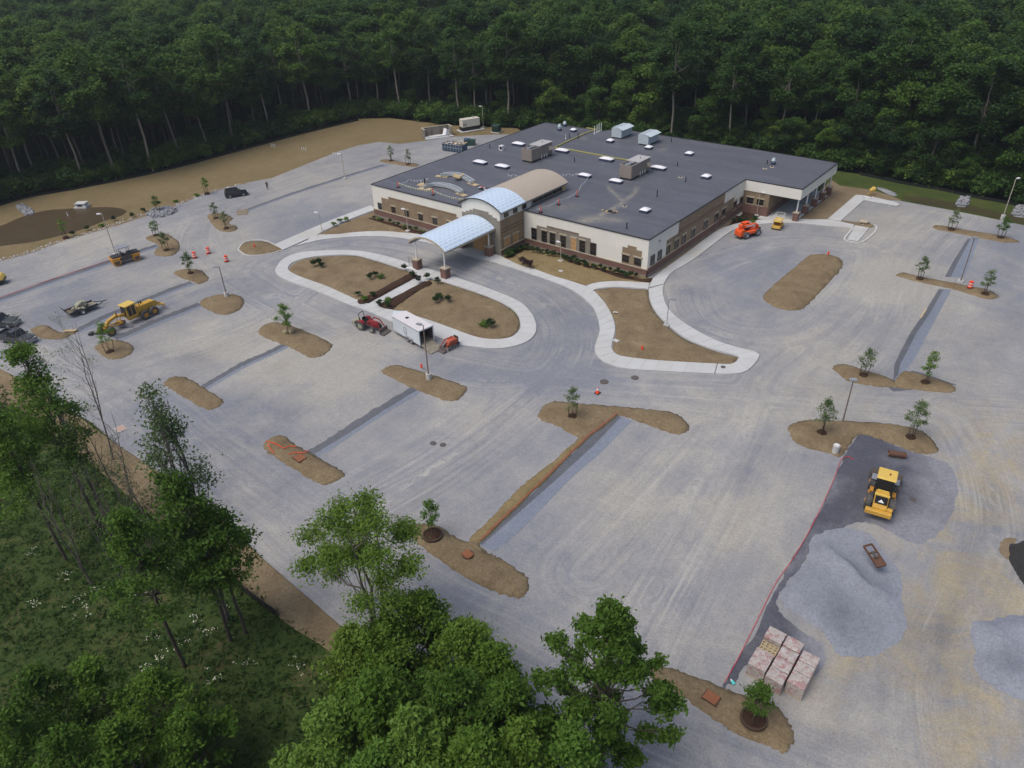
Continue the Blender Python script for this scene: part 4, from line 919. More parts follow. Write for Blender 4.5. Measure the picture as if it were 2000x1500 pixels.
for s in (92.0, 94.45, 96.95): window('e', ER, s, s+1.1, 6.5, 7.45, head=False)
for s in np.arange(100.2, 108.6, 1.45): window('e', ER-.1, s, s+1.2, 6.65, 7.4, d=.02, head=False)
m = B(); m.box(-82.4,-78.4,EF-.12,EF-.05,0.1,3.3); dw = bp(m, 'boarded_doorway', 'plywood')
m = B(); [m.box(x,x+.09,EF-.16,EF-.12,0.1,3.3) for x in (-82.4,-81.1,-79.8,-78.5)]; m.build('stud', 'lumber', dw, OFF)
m = B(); m.cbox((-76.05,109.3,6.95),(.06,1.1,1.0)); bp(m, 'plywood_sheet', 'osb')
# --- entrance canopy
CX0, CX1, CY0, CY1, CZ, CR = -85.3, -77.35, 78.3, 90.75, 4.72, 1.45
vault(CX0, CX1, CY0, CY1, CZ, CR, .0, .16, 'canopy_panel', 'canopy_roof')
for y_ in (CY0-.06, ):
    m = B()
    A_ = arch(CX0, CX1, CZ, CR, 24, .05)
    for a, b_ in zip(A_[:-1], A_[1:]): m.beam((a[0],y_,a[1]),(b_[0],y_,b_[1]),.12,.26)
    bp(m, 'arch_trim', 'lintel')
for x_ in (CX0-.05, CX1+.0):
    m = B(); m.box(x_-.06, x_+.06, CY0-.1, CY1, CZ-.3, CZ+.02); bp(m, 'eave_beam', 'lintel')
m = B(); m.box(CX0-.1,CX0+.02,CY0,CY1,CZ+.02,CZ+.14); bp(m, 'eave_trim', 'red')
m = B()
for yy in np.arange(CY0+.3, CY1, .75):
    A_ = arch(CX0+.1, CX1-.1, CZ-.12, CR-.02, 14)
    for a, b_ in zip(A_[:-1], A_[1:]): m.beam((a[0],yy,a[1]),(b_[0],yy,b_[1]),.07,.18)
A_ = arch(CX0+.1, CX1-.1, CZ-.22, CR-.02, 12)
for a in A_: m.beam((a[0],CY0+.1,a[1]),(a[0],CY1-.05,a[1]),.07,.12)
o = bp(m, 'canopy_purlin', 'steel'); o['kind'] = 'stuff'
for x, y in ((-84.35,78.75),(-78.0,78.75),(-84.35,89.9),(-77.95,89.75)): pier(x, y, 1.75, CZ+.1, 1.15, .12)

# ---- things built into the roof: skylights, stacks, vents
ZT = ZR+.02
def R_(px, py, z=ZT): return W(px, py, z)
def skylight(px, py, l, w_):
    x, y = R_(px, py); m = B(); m.box(x-l/2,x+l/2,y-w_/2,y+w_/2,ZR-.05,ZR+.46); s = bp(m, 'skylight', 'curb_blue')
    m = B(); m.box(x-l/2-.02,x+l/2+.02,y-w_/2-.02,y+w_/2+.02,ZR+.46,ZR+.53)
    k = 7; V = []; 
    for i in range(k):
        for j in range(k):
            u, v = i/(k-1)*2-1, j/(k-1)*2-1
            V.append((x+u*l/2, y+v*w_/2, ZR+.53+.30*(1-abs(u)**3)*(1-abs(v)**3)))
    m.add(V, [(i*k+j,(i+1)*k+j,(i+1)*k+j+1,i*k+j+1) for i in range(k-1) for j in range(k-1)], 0, True)
    m.build('dome', 'dome', s, OFF)
for px, py in ((938,320),(981,328),(1013,284),(1098,297),(1185,314),(1286,331)): skylight(px, py, 2.9, 1.35)
for px, py in ((1142,346),(1203,357)): skylight(px, py, 2.45, 1.2)
for px, py, q in ((1192,278,1.35),(1267,291,1.35),(1346,303,1.45),(1379,348,1.5),(1260,414,1.5),(1120,257,1.2)): skylight(px, py, q, q)
def stack(px, py, h_, r=.09, mat='black', name='vent_pipe'):
    x, y = R_(px, py); m = B(); m.cyl((x,y,ZR-.05),(x,y,ZR+h_),r,n=8); m.cyl((x,y,ZR),(x,y,ZR+.12),r*2.2,r*1.2,n=8); bp(m, name, mat)
for px, py, h_ in ((957,289,.9),(1122,316,.9),(1283,411-88,.0),(1311,277,.9),(1323,324,.8),(1339,355,1.0),(1283,384,1.2),(1224,446,1.0),(1112,269,1.0),(1129,270,1.2),(1498,320,.8),(900-76,356,.0)):
    if h_: stack(px, py, h_)
for px, py in ((1161,261),(1166,258),(1170,256),(1174,255)): stack(px, py, 1.7, .09, 'white')
stack(1105,271,.9,.08,'white')
def mushroom(px, py, r, h_):
    x, y = R_(px, py); m = B(); m.cbox((x,y,ZR+.2),(r*1.5,r*1.5,.5)); e = bp(m, 'exhaust_fan', 'curb_blue')
    m = B(); m.cyl((x,y,ZR+.45),(x,y,ZR+h_*.7),r*.6,n=12); m.cyl((x,y,ZR+h_*.6),(x,y,ZR+h_),r,r*.55,n=12); m.build('hood', 'galv', e, OFF)
mushroom(1093,255,.5,1.5); mushroom(1103,247,.5,1.2); mushroom(1510,321,.45,1.3)
x, y = R_(980, 293); m = B(); m.cbox((x,y,ZR+.5),(.9,.9,1.0)); e = bp(m, 'exhaust_hood', 'white'); m = B(); m.cbox((x+.1,y-.47,ZR+.55),(.6,.05,.6)); m.build('louvre', 'black', e, OFF)
# yellow gas line on the roof
def pipe_run(pts, r, mat, name, z=.18):
    P = [(*R_(a, b_), ZR+z) for a, b_ in pts]; m = B()
    for a, b_ in zip(P[:-1], P[1:]): m.beam(a, b_, r*2, r*2)
    return bp(m, name, mat)
plain('gas_yellow', (0.38,0.36,0.12), .7)
pipe_run([(1084,289),(1140,263),(1165,254),(1145,251)], .10, 'gas_yellow', 'gas_pipe')
pipe_run([(1084,290),(1110,293),(1180,306),(1230,315)], .10, 'gas_yellow', 'gas_pipe')
# drains with small curbs
for px, py in ((1220,403),(1329,346),(1494,329),(1508,326),(870,343)):
    x, y = R_(px, py); m = B(); m.cyl((x,y,ZR),(x,y,ZR+.05),.45,.4,n=12); m.cyl((x,y,ZR+.05),(x,y,ZR+.12),.2,n=8,mi=1); bp(m, 'roof_drain', ['lintel','black'])

# ================================================================ THINGS ON THE ROOF
def rtu(px, py, l, label):
    x, y = R_(px, py); t = thing('rooftop_unit', label, 'air handler', (x,y,ZT), 0, 'tan rooftop air handlers')
    m = B(); m.box(-1.15,1.15,-l*.48,l*.48,0,.35); m.build('curb', 'darksteel', t)
    m = B(); m.box(-1.3,1.3,-l/2,l/2,.35,2.75); m.build('housing', 'hvac_tan', t, bevel=.03)
    m = B()
    for k in range(int(l/.42)): 
        yy = -l/2+.2+k*.42; m.box(1.3,1.34,yy,yy+.06,.4,2.7)
    for k in range(7):
        xx = -1.2+k*.38; m.box(xx,xx+.05,-l/2-.04,-l/2,.4,2.7)
    o = m.build('panel_rib', 'hvac_tan', t)
    m = B(); m.box(-1.4,1.4,-l/2+l*.40,l/2+.1,2.75,2.86); m.build('lid', 'hvac_top', t)
    m = B(); m.box(-1.1,1.1,-l/2+.15,-l/2+l*.38,2.752,2.76); m.build('fan_well', 'darksteel', t)
    for k in range(2): m = B(); m.cyl((0,-l/2+.75+k*1.3,2.76),(0,-l/2+.75+k*1.3,2.84),.52,n=16); m.build('fan', 'steel', t)
    m = B(); m.add([(1.3,l/2-1.6,2.2),(1.3,l/2-.2,2.2),(2.0,l/2-.2,1.5),(2.0,l/2-1.6,1.5),(1.3,l/2-1.6,1.1),(1.3,l/2-.2,1.1)],[(0,1,2,3),(3,2,5,4),(0,3,4),(1,5,2)]); m.build('intake_hood', 'hvac_tan', t)
    m = B(); m.cyl((.3,l*.2,2.45),(.3,l*.2,3.3),.05,n=6); m.build('mast', 'darksteel', t)
    for k in range(3): m = B(); m.cyl((1.36,-.2+k*.9,.2),(1.36,-.2+k*.9,.9),.07,n=6); m.build('conduit', 'white', t)
rtu(1049, 309, 7.2, 'long tan ribbed rooftop unit left of the other one behind the vaulted roof')
rtu(1239, 342, 7.0, 'long tan ribbed rooftop unit between the white skylights right of the vaulted roof')
def blue_unit(px, py, label):
    x, y = R_(px, py); t = thing('rooftop_unit', label, 'air handler', (x,y,ZT), 0, 'pale green-blue rooftop units')
    m = B(); m.box(-1.1,1.1,-2.1,2.1,0,.25); m.build('curb', 'darksteel', t)
    m = B(); m.extr([(-1.25,.25),(1.25,.25),(1.25,1.9),(.5,2.35),(-1.0,2.35),(-1.25,2.1)], -2.3, 2.3); m.build('housing', 'galv', t)
    m = B(); m.add([(.4,-2.4,2.40),(.4,2.4,2.40),(1.75,2.4,1.95),(1.75,-2.4,1.95),(.4,-2.4,2.34),(.4,2.4,2.34),(1.75,2.4,1.89),(1.75,-2.4,1.89)],[(0,1,2,3),(4,7,6,5),(0,3,7,4),(1,5,6,2),(2,6,7,3)]); m.build('lid', 'galv_top', t)
    m = B(); [m.box(1.25,1.28,yy,yy+.05,.3,1.85) for yy in (-1.2,0,1.2)]; m.build('seam', 'steel', t)
blue_unit(1214, 266, 'pale blue-green rooftop unit nearest the white vent pipes')
blue_unit(1266, 279, 'second pale blue-green rooftop unit nearer the small round-topped skylights')
def duct_arc(pts, label, rails=2):
    P = [(*R_(a, b_, ZT+.3), 0) for a, b_ in pts]; c_ = P[0]
    t = thing('curved_metal_frame', label, 'roof frame', (c_[0],c_[1],ZT)); L = catmull([(p[0]-c_[0],p[1]-c_[1]) for p in P], 6, False)
    for k in range(rails):
        m = B(); o_ = (k-.5)*.8
        for a, b_ in zip(L[:-1], L[1:]): m.beam((a[0],a[1]+o_,.45),(b_[0],b_[1]+o_,.45),.35,.5)
        m.build('curved_duct', 'duct', t)
    m = B(); e0, e1 = L[0], L[-1]
    m.cbox((e0[0],e0[1],.06),(2.6,1.1,.08),.3); m.build('base_board', 'lumber', t)
    m = B(); m.cbox((e1[0],e1[1],.06),(2.6,1.1,.08),-.2); m.build('base_board', 'lumber', t)
duct_arc([(863,342),(885,341),(905,346),(924,357)], 'grey curved metal frame on the roof, farther of the two arcs')
duct_arc([(830,366),(850,361),(875,364),(893,371),(901,377)], 'grey curved metal frame on the roof, nearer of the two arcs behind the flag line')
x, y = R_(893, 351); t = thing('plywood_sheet', 'bent plywood sheet lying across the farther curved roof frame', 'plywood', (x,y,ZT+.6)); m = B(); m.cbox((0,0,.1),(1.4,1.8,.04),.5,0,.3); m.cbox((.8,.6,.35),(.9,.5,.04),.9,0,-.6); m.build('board', 'osb', t)
x, y = R_(944, 369); t = thing('debris_heap', 'small heap of white and red scrap beside the vaulted roof', 'scrap', (x,y,ZT)); m = B()
for k in range(9): m.cbox((random.uniform(-1.2,1.2),random.uniform(-.5,.5),.12),(random.uniform(.3,.9),.35,.18),random.random()*3,k%3)
m.build('scrap', ['white','drum_orange','black'], t)
x, y = R_(1188, 413); t = thing('debris_heap', 'small heap of tools and cord lying on the dusty roof near the front edge', 'scrap', (x,y,ZT)); m = B()
for k in range(10): m.cbox((random.uniform(-1.4,1.4),random.uniform(-.4,.4),.12),(random.uniform(.2,.8),.25,.22),random.random()*3,k%3)
m.build('scrap', ['iron','osb','black'], t)
x, y = R_(827, 362); t = thing('pallet_of_flashing', 'pallet with tan boards and a short black vent beside the nearer roof arc', 'pallet', (x,y,ZT)); m = B(); m.box(-1.0,1.0,-.8,.8,0,.15); m.box(-.8,.5,-.5,.4,.15,.3); m.cyl((.2,.2,.3),(.2,.2,1.3),.12,n=8,mi=1); m.build('boards', ['lumber','black'], t)
POSTS = {'a':(778,366),'b':(846,381),'c':(1056,415),'d':(1091,400),'e':(1127,384)}
LAB = {'a':'orange flag-line post nearest the west roof corner','b':'orange flag-line post in front of the nearer roof arc','c':'orange flag-line post nearest the entry block at the front roof edge','d':'orange flag-line post midway along the vaulted roof','e':'orange flag-line post farthest back beside the vaulted roof'}
for k, (px, py) in POSTS.items():
    x, y = R_(px, py); t = thing('warning_post', LAB[k], 'warning post', (x,y,ZT), 0, 'orange flag-line posts on the roof')
    m = B(); m.cyl((0,0,0),(0,0,.1),.38,n=10); m.build('base', 'black', t)
    m = B(); m.cyl((0,0,.1),(0,0,1.15),.075,n=8); m.build('post', 'drum_orange', t)
def flags(pts, mat, label, dx=.55):
    P = [Vector((*R_(a, b_), ZT+.95)) for a, b_ in pts]; o_ = P[0].copy(); o_.z = ZT
    t = thing('flag_line', label, 'flag line', tuple(o_)); rp = B(); pn = B()
    for a, b_ in zip(P[:-1], P[1:]):
        L = (b_-a).length; n_ = max(2, int(L/dx)); prev = a
        for i in range(1, n_+1):
            u = i/n_; q = a.lerp(b_, u); q.z -= .35*4*u*(1-u)
            rp.beam(prev-o_, q-o_, .03, .03); 
            d = (q-prev).normalized(); c0 = (prev+q)/2-o_
            pn.add([c0-d*.13, c0+d*.13, c0+Vector((random.uniform(-.05,.05),random.uniform(-.08,.08),-.36))], [(0,1,2)]); prev = q
    rp.build('rope', 'white', t); o = pn.build('pennant', mat, t); o['kind'] = 'stuff'
flags([(778,366),(846,381),(906,398)], 'pennant_yellow', 'yellow pennant line along the west roof edge')
flags([(778,366),(800,360),(838,357)], 'pennant_white', 'white pennant line running back from the west corner post')
flags([(1048,418),(1056,415),(1091,400),(1127,384),(1135,370),(1150,353)], 'pennant_white', 'white pennant line between the orange posts beside the vaulted roof')
flags([(990,349),(1003,350),(1025,350)], 'pennant_white', 'short white pennant line behind the vaulted roof')
flags([(1096,349),(1110,348),(1128,347)], 'pennant_white', 'short white pennant line at the back end of the vaulted roof')
# ================================================================ SITE THINGS
def hd(a, b_, z=0.0):
    p, q = Vector(W(*a, z)), Vector(W(*b_, z)); return ((p+q)/2, math.atan2(q.y-p.y, q.x-p.x), (q-p).length)
def wheel(t, x, y, r, w_, rim='steel', tname='wheel', side=1, lug=0):
    m = B(); m.cyl((x,y-w_/2,r),(x,y+w_/2,r),r,n=20)
    m.cyl((x,y-w_/2-.015,r),(x,y+w_/2+.015,r),r*.86,n=20)
    for k in range(lug):
        a = 2*math.pi*k/lug
        for sgn in (-1,1):
            m.cbox((x+math.sin(a)*r*1.01, y+sgn*w_*.24, r+math.cos(a)*r*1.01), (r*.13, w_*.5, r*.07), sgn*.5, 0, a)
    o = m.build(tname, 'tyre', t)
    m = B(); yy = y+side*(w_/2+.02); m.cyl((x,yy-.03*side,r),(x,yy+.01*side,r),r*.52,n=16); m.cyl((x,yy,r),(x,yy+.06*side,r),r*.2,n=10); m.build('rim', rim, o)

# ---- motor grader
c, a, L = hd((213,652),(305,607))
g = thing('motor_grader', 'yellow motor grader with long curved front frame parked between dark trenches', 'grader', (*c, .01), a+math.pi)
# local +x = front (towards lower left)
for x in (-1.6,-3.1):
    for s in (-1,1): wheel(g, x, s*1.05, .68, .42, 'yellow_orange', side=s, lug=16)
for s in (-1,1): wheel(g, 4.2, s*1.0, .66, .40, 'yellow_orange', side=s, lug=16)
m = B(); m.extr([(-4.3,1.0),(-0.9,1.0),(-0.9,2.15),(-3.9,2.0),(-4.3,1.7)], -.55, .55); m.build('engine_hood', 'yellow', g, bevel=.04)
m = B(); m.extr([(-4.0,.6),(0.6,.6),(0.6,1.05),(-4.0,1.05)], -.35, .35); m.build('rear_frame', 'yellow', g)
m = B(); m.extr([(-.8,1.0),(.75,1.0),(.95,1.6),(.8,2.95),(-.7,2.95)], -.68, .68); cb = m.build('cab', 'yellow', g)
for s in (-1,1):
    m = B(); m.add([(-.55,s*.695,1.35),(.65,s*.695,1.35),(.72,s*.695,2.8),(-.5,s*.695,2.8)], [(0,1,2,3)]); m.build('side_glass', 'glass_dark', cb)
    m = B(); m.box(.02,.09,s*.70-.01,s*.70+.01,1.0,2.9); m.build('pillar', 'yellow', cb)
m = B(); m.add([(.79,-.6,1.15),(.79,.6,1.15),(.985,.6,1.62),(.985,-.6,1.62)],[(0,1,2,3)]); m.add([(.985,-.6,1.66),(.985,.6,1.66),(.84,.6,2.85),(.84,-.6,2.85)],[(0,1,2,3)]); m.build('windscreen', 'glass_dark', cb)
m = B(); m.box(-.85,1.0,-.82,.82,2.95,3.08); m.build('cab_roof', 'yellow_light', g, bevel=.04)
m = B()
for p_, q_ in (((.6,0,1.5),(2.2,0,2.05)),((2.2,0,2.05),(3.6,0,1.75)),((3.6,0,1.75),(4.35,0,.95))): m.beam(p_, q_, .42, .40)
m.build('front_frame', 'yellow', g)
m = B(); m.beam((4.2,-1.0,.7),(4.2,1.0,.7),.22,.25); m.beam((4.3,-.45,1.2),(4.3,.45,1.2),.3,.3); m.build('front_axle', 'yellow_orange', g)
m = B(); m.beam((4.0,-.18,.95),(1.9,-.55,.85),.14,.16); m.beam((4.0,.18,.95),(1.9,.55,.85),.14,.16); m.beam((1.9,-.6,.9),(1.9,.6,.9),.3,.22); m.build('drawbar', 'yellow', g)
m = B(); m.cyl((1.9,0,.72),(1.9,0,.86),.75,n=20); m.build('circle', 'rust', g)
m = B(); m.cbox((1.9,0,.42),(.10,3.4,.62),.45); m.build('blade', 'steel', g)
m = B(); [m.cyl((2.0,s*.5,.95),(1.9,s*.42,2.2),.07,n=8) for s in (-1,1)]; m.beam((1.95,-.6,2.1),(1.95,.6,2.1),.2,.2); m.build('lift_cylinder', 'yellow', g)
m = B(); m.cyl((-1.6,.25,2.0),(-1.6,.25,2.75),.07,n=8); m.build('exhaust_stack', 'black', g)
m = B(); m.cyl((-2.2,-.2,2.0),(-2.2,-.2,2.45),.12,n=8); m.build('air_cleaner', 'black', g)
m = B(); m.beam((-4.3,-.5,.9),(-5.1,-.5,.9),.12,.14); m.beam((-4.3,.5,.9),(-5.1,.5,.9),.12,.14); m.beam((-5.1,-.9,.85),(-5.1,.9,.85),.2,.2)
for k in range(5): m.beam((-5.15,-.8+k*.4,.9),(-5.3,-.8+k*.4,.35),.08,.08)
m.beam((-4.3,0,1.5),(-5.0,0,1.0),.14,.14); m.build('ripper', 'yellow', g)
m = B(); m.cyl((2.6,.9,2.1),(2.6,.9,2.7),.03,n=6); m.cbox((2.6,.9,2.75),(.08,.25,.3)); m.build('mirror', 'darksteel', g)

# ---- wheel loader
c, a, L = hd((1712,1013),(1733,920), 1.0)
c, _, _ = hd((1711,1008),(1733,925), 0.6)
g = thing('wheel_loader', 'yellow wheel loader with a white warning triangle on its black rear grille', 'loader', (c.x, c.y, .01), a)
for s in (-1,1):
    wheel(g, -1.75, s*1.03, .72, .55, 'yellow_orange', side=s, lug=18); wheel(g, 1.45, s*1.05, .72, .55, 'yellow_orange', side=s, lug=18)
m = B(); m.extr([(-3.3,.75),(-.6,.75),(-.6,1.75),(-1.6,1.85),(-3.15,1.75),(-3.4,1.4)], -.62, .62); m.build('engine_hood', 'yellow', g, bevel=.05)
m = B(); m.box(-3.2,-2.05,-.55,.55,1.845,1.865); gr = m.build('grille', 'black', g)
m = B(); m.add([(-3.02,-.28,1.875),(-3.02,.28,1.875),(-2.55,0,1.875)],[(0,1,2)]); m.build('warning_triangle', 'white', gr)
m = B(); m.box(-3.75,-3.25,-1.15,1.15,.75,1.25); m.box(-3.3,-2.9,-1.15,-.62,.9,1.45); m.build('counterweight', 'yellow', g, bevel=.06)
m = B(); m.box(-2.0,-1.7,-.66,.66,1.8,1.92); m.box(-1.35,-1.2,-.5,.5,1.75,2.0); m.build('hood_bar', 'yellow_light', g)
m = B(); m.extr([(-1.15,.9),(.55,.9),(.75,1.7),(.6,2.95),(-.95,2.95)], -.72, .72); cb = m.build('cab', 'black', g)
m = B(); m.extr([(-.95,3.0),(.85,3.0),(.85,3.14),(.65,3.18),(-.8,3.18),(-.95,3.1)], -.85, .85); m.build('cab_roof', 'yellow_light', g, bevel=.05)
m = B(); m.cbox((-.1,-.2,3.22),(.22,.14,.08)); m.build('beacon', 'rust', cb)
for s in (-1,1):
    m = B(); m.box(.8,1.7,.78 if s>0 else -1.25,1.25 if s>0 else -.78,1.48,1.56); m.build('fender', 'steel', g)
    m = B(); m.beam((.8,s*.42,1.5),(2.6,s*.42,1.25),.16,.35); m.beam((2.6,s*.42,1.25),(3.2,s*.42,.7),.16,.3); m.build('lift_arm', 'yellow', g)
    m = B(); m.cbox((-.3,s*1.0,1.1),(.7,.35,.12)); m.cbox((-.3,s*1.1,.7),(.5,.3,.1)); m.build('step', 'yellow_orange', g)
m = B(); m.box(-.6,1.6,-.4,.4,.6,1.2); m.build('front_frame', 'yellow', g)
m = B(); pr = [(2.6,.15),(4.0,.10),(4.05,.16),(2.8,.3),(2.65,.8),(2.85,1.35),(2.75,1.45),(2.5,.9)]; m.extr(pr, -1.4, 1.4); m.extr([(2.6,.1),(4.0,.1),(2.8,1.4)], -1.47, -1.38); m.extr([(2.6,.1),(4.0,.1),(2.8,1.4)], 1.38, 1.47); m.build('bucket', 'iron', g)

# ---- double drum roller
c, a, L = hd((226,518),(268,506))
def roller(loc, rz, label):
    g = thing('tandem_roller', label, 'roller', (*loc, .01), rz)
    for x in (-1.65, 1.65):
        m = B(); m.cyl((x,-.95,.66),(x,.95,.66),.66,n=22); m.cyl((x,-.99,.66),(x,.99,.66),.42,n=16,mi=1); m.build('drum', ['yellow_orange','iron'], g)
        m = B(); m.box(x-.6,x+.6,-1.04,-.97,.85,1.35); m.box(x-.6,x+.6,.97,1.04,.85,1.35); m.box(x-.85,x+.85,-1.0,1.0,1.3,1.42); m.build('drum_frame', 'yellow_orange', g, bevel=.05)
    m = B(); m.extr([(-.8,.55),(.8,.55),(.95,1.25),(-.95,1.25)], -.75, .75); m.build('body', 'iron', g); m = B(); m.extr([(-2.2,1.42),(-.7,1.42),(-.8,1.68),(-2.1,1.6)], -.8, .8); m.build('front_hood', 'darksteel', g)
    m = B(); m.extr([(.5,1.42),(2.5,1.42),(2.4,1.6),(.7,1.65)], -.85, .85); m.build('hood', 'darksteel', g)
    m = B(); m.box(-.9,.9,-.8,.8,1.25,1.4); m.build('deck', 'iron', g)
    m = B(); m.cbox((-.3,-.3,1.65),(.45,.5,.4)); m.cbox((-.5,-.3,2.0),(.12,.5,.5)); m.build('seat', 'black', g)
    m = B(); [m.cyl((x,y,1.4),(x,y,2.85),.045,n=6) for x in (-.8,.8) for y in (-.75,.75)]; m.build('roof_post', 'darksteel', g)
    m = B(); m.extr([(-1.05,2.85),(1.05,2.85),(.95,2.98),(-.95,2.98)], -.95, .95); m.build('roof_canopy', 'steel', g)
    return g
roller(c, a, 'orange-yellow tandem drum roller with a grey roof beside a light pole')
# yellow roller cut by left edge
c2 = Vector(W(-18, 556))
g = thing('soil_roller', 'yellow and black roller cut off by the left edge of the picture', 'roller', (*c2, .01), .95)
m = B(); m.extr([(.2,.7),(2.3,.7),(2.5,1.1),(2.1,1.6),(.2,1.7)], -.8, .8); m.build('hood', 'yellow_light', g, bevel=.08)
m = B(); m.box(.3,2.4,-.9,.9,.55,.8); m.build('side_panel', 'darksteel', g)
for s in (-1,1): wheel(g, 1.1, s*.95, .65, .45, side=s, lug=14)
m = B(); m.cyl((-1.9,-.95,.7),(-1.9,.95,.7),.7,n=20); m.build('drum', 'iron', g)
m = B(); m.box(-1.0,.3,-.7,.7,.7,1.2); m.extr([(-.8,2.6),(.6,2.6),(.5,2.72),(-.7,2.72)],-.8,.8); [m.cyl((x,y,1.2),(x,y,2.6),.04,n=6) for x in (-.7,.5) for y in (-.6,.6)]; m.build('cab_frame', 'yellow', g)

# ---- SUV & pickup
def car(loc, rz, label, L=4.7, Wd=1.85, H=1.75, mat='car_black', cat='suv', name='suv', pickup=False):
    g = thing(name, label, cat, (*loc, .01), rz); h = L/2; w_ = Wd/2
    hood = .95 if not pickup else 1.1
    body = [(-h,.35),(-h+.05,.85),(-h+.1,hood+.05),(h-1.2,hood),(h-.15,hood-.12),(h,.75),(h,.35),(h-.2,.28),(-h+.2,.28)]
    m = B(); m.extr(body, -w_, w_); bd = m.build('body', mat, g, bevel=.05)
    if pickup: cab = [(-.55,hood),(1.0,hood),(.45,H),(-.45,H)]
    else: cab = [(-h+.12,hood),(h-1.35,hood),(h-2.0,H-.03),(-h+.45,H)]
    V = []; n_ = len(cab)
    for sgn in (-1, 1):
        for x, z in cab: V.append((x, sgn*(w_-.05 if z <= hood else w_-.22), z))
    m = B(); m.add(V, [tuple(range(n_)), tuple(range(n_,2*n_))[::-1]]+[((i+1)%n_,i,n_+i,n_+(i+1)%n_) for i in range(n_)]); cb_ = m.build('greenhouse', 'glass_dark', g)
    tx0, tx1 = (cab[3][0], cab[2][0])
    m = B(); m.box(tx0+.02,tx1-.02,-w_+.24,w_-.24,H-.02,H+.03); m.build('roof', mat, g)
    m = B()
    for sgn in (-1,1):
        for f_ in (0,.38,.72,1.0):
            xa = cab[0][0]+(cab[1][0]-cab[0][0])*f_; xb = tx0+(tx1-tx0)*f_; m.beam((xa,sgn*(w_-.04),hood),(xb,sgn*(w_-.21),H),.06,.06)
    m.build('pillar', mat, g)
    if pickup:
        m = B(); m.box(-h+.12,-.6,-w_+.12,w_-.12,hood+.056,hood+.06); m.build('bed_liner', 'black', g)
        m = B(); m.box(-h,-.55,-w_,-w_+.1,hood,hood+.3); m.box(-h,-.55,w_-.1,w_,hood,hood+.3); m.box(-h,-h+.1,-w_+.1,w_-.1,hood,hood+.3); m.build('bed_side', mat, g)
    for sgn in (-1,1):
        for x in (-h+.95,h-.95): wheel(g, x, sgn*(w_-.1), .36, .24, side=sgn)
        m = B(); m.cbox((h-.03,sgn*(w_-.3),.78),(.1,.35,.16)); m.build('headlight', 'headlight', g)
        m = B(); m.cbox((1.05 if not pickup else 1.0,sgn*(w_+.1),hood+.1),(.12,.2,.18)); m.build('mirror', mat, g)
    m = B(); m.cbox((h-.0,0,.66),(.06,1.0,.3)); m.build('grille', 'steel', g)
    m = B(); m.cbox((h+.03,0,.42),(.14,Wd*.95,.2)); m.build('front_bumper', 'steel', g)
    return g
c, a, L = hd((444,386),(480,380)); car(c, a, 'black SUV parked on the gravel near the standing person')
c, a, L = hd((8,662),(66,672)); car(c, a, 'dark grey pickup truck with pale headlight, nose beside the small soil mound', 5.4, 1.95, 1.85, 'truck_grey', 'pickup', 'pickup_truck', True)
c3 = Vector(W(2, 636)); car(c3, a+.3, 'dark pickup truck half hidden behind branches at the left edge', 5.4, 1.95, 1.85, 'truck_grey', 'pickup', 'pickup_truck', True)

# ---- equipment trailer
c, a, L = hd((137,618),(186,600))
g = thing('utility_trailer', 'flat wooden-deck utility trailer with a raised rear ramp and a tarped load', 'trailer', (*c, .01), a)
m = B(); m.box(-2.1,2.1,-.95,.95,.55,.63); dk_ = m.build('deck', 'wood_deck', g)
for k in range(8): m = B(); m.box(-2.08,2.08,-.93+k*.235,-.93+k*.235+.205,.632,.66); m.build('plank', 'wood_deck', dk_)
m = B(); [m.beam((-2.1,s,.75),(2.1,s,.75),.06,.3) for s in (-1,1)]; m.beam((2.1,-.95,.55),(3.4,0,.5),.08,.1); m.beam((2.1,.95,.55),(3.4,0,.5),.08,.1); m.beam((3.3,0,.5),(3.9,0,.5),.1,.1); m.build('frame', 'darksteel', g)
m = B(); m.beam((-2.15,0,.6),(-2.6,0,1.6),1.85,.05); m.build('ramp', 'darksteel', g)
for s in (-1,1): wheel(g, -.3, s*1.12, .36, .22, 'white', side=s)
t = thing('tarped_load', 'pale olive tarped equipment and tools piled on the utility trailer deck', 'load', (*c, .68), a)
m = B(); m.extr([(-.7,0),(1.1,0),(1.0,.75),(.3,.95),(-.5,.6)], -.1, .85); m.build('tarp', 'camo', t, bevel=.08)
m = B()
for k in range(16): m.cbox((random.uniform(-1.9,.8),random.uniform(-.8,.3),.15+random.random()*.2),(random.uniform(.3,1.0),random.uniform(.1,.4),.2),random.random()*3,k%3)
m.build('tools', ['iron','rust','camo'], t)

# ---- enclosed trailer, backed open
A0, A1 = Vector(W(770,652)), Vector(W(829,687))
ax = (A1-A0).normalized(); ang = math.atan2(ax.y, ax.x); Lb = 6.3; nx = Vector((-ax.y, ax.x))
cc = A0+ax*(Lb/2)+nx*1.2
g = thing('enclosed_trailer', 'white enclosed box trailer with its rear ramp door lowered', 'trailer', (cc.x, cc.y, .01), ang)
h = Lb/2
m = B(); m.box(-h,h,-1.2,-1.16,.55,2.75); m.box(-h,h,1.16,1.2,.55,2.75); m.box(-h,-h+.04,-1.16,1.16,.55,2.75); m.add([(-h,-1.2,.55),(-h,1.2,.55),(-h-1.3,0,.55),(-h,-1.2,2.75),(-h,1.2,2.75),(-h-1.3,0,2.75)],[(0,2,1),(3,4,5),(0,3,5,2),(2,5,4,1)]); m.build('body', 'trailer_white', g)
m = B(); m.extr([(-h-.02,2.72),(h,2.72),(h,2.80),(-h-.02,2.80)], -1.22, 1.22); m.build('roof', 'trailer_roof', g)
m = B(); m.box(-h,h,-1.16,1.16,.55,.62); m.build('floor', 'wood_deck', g)
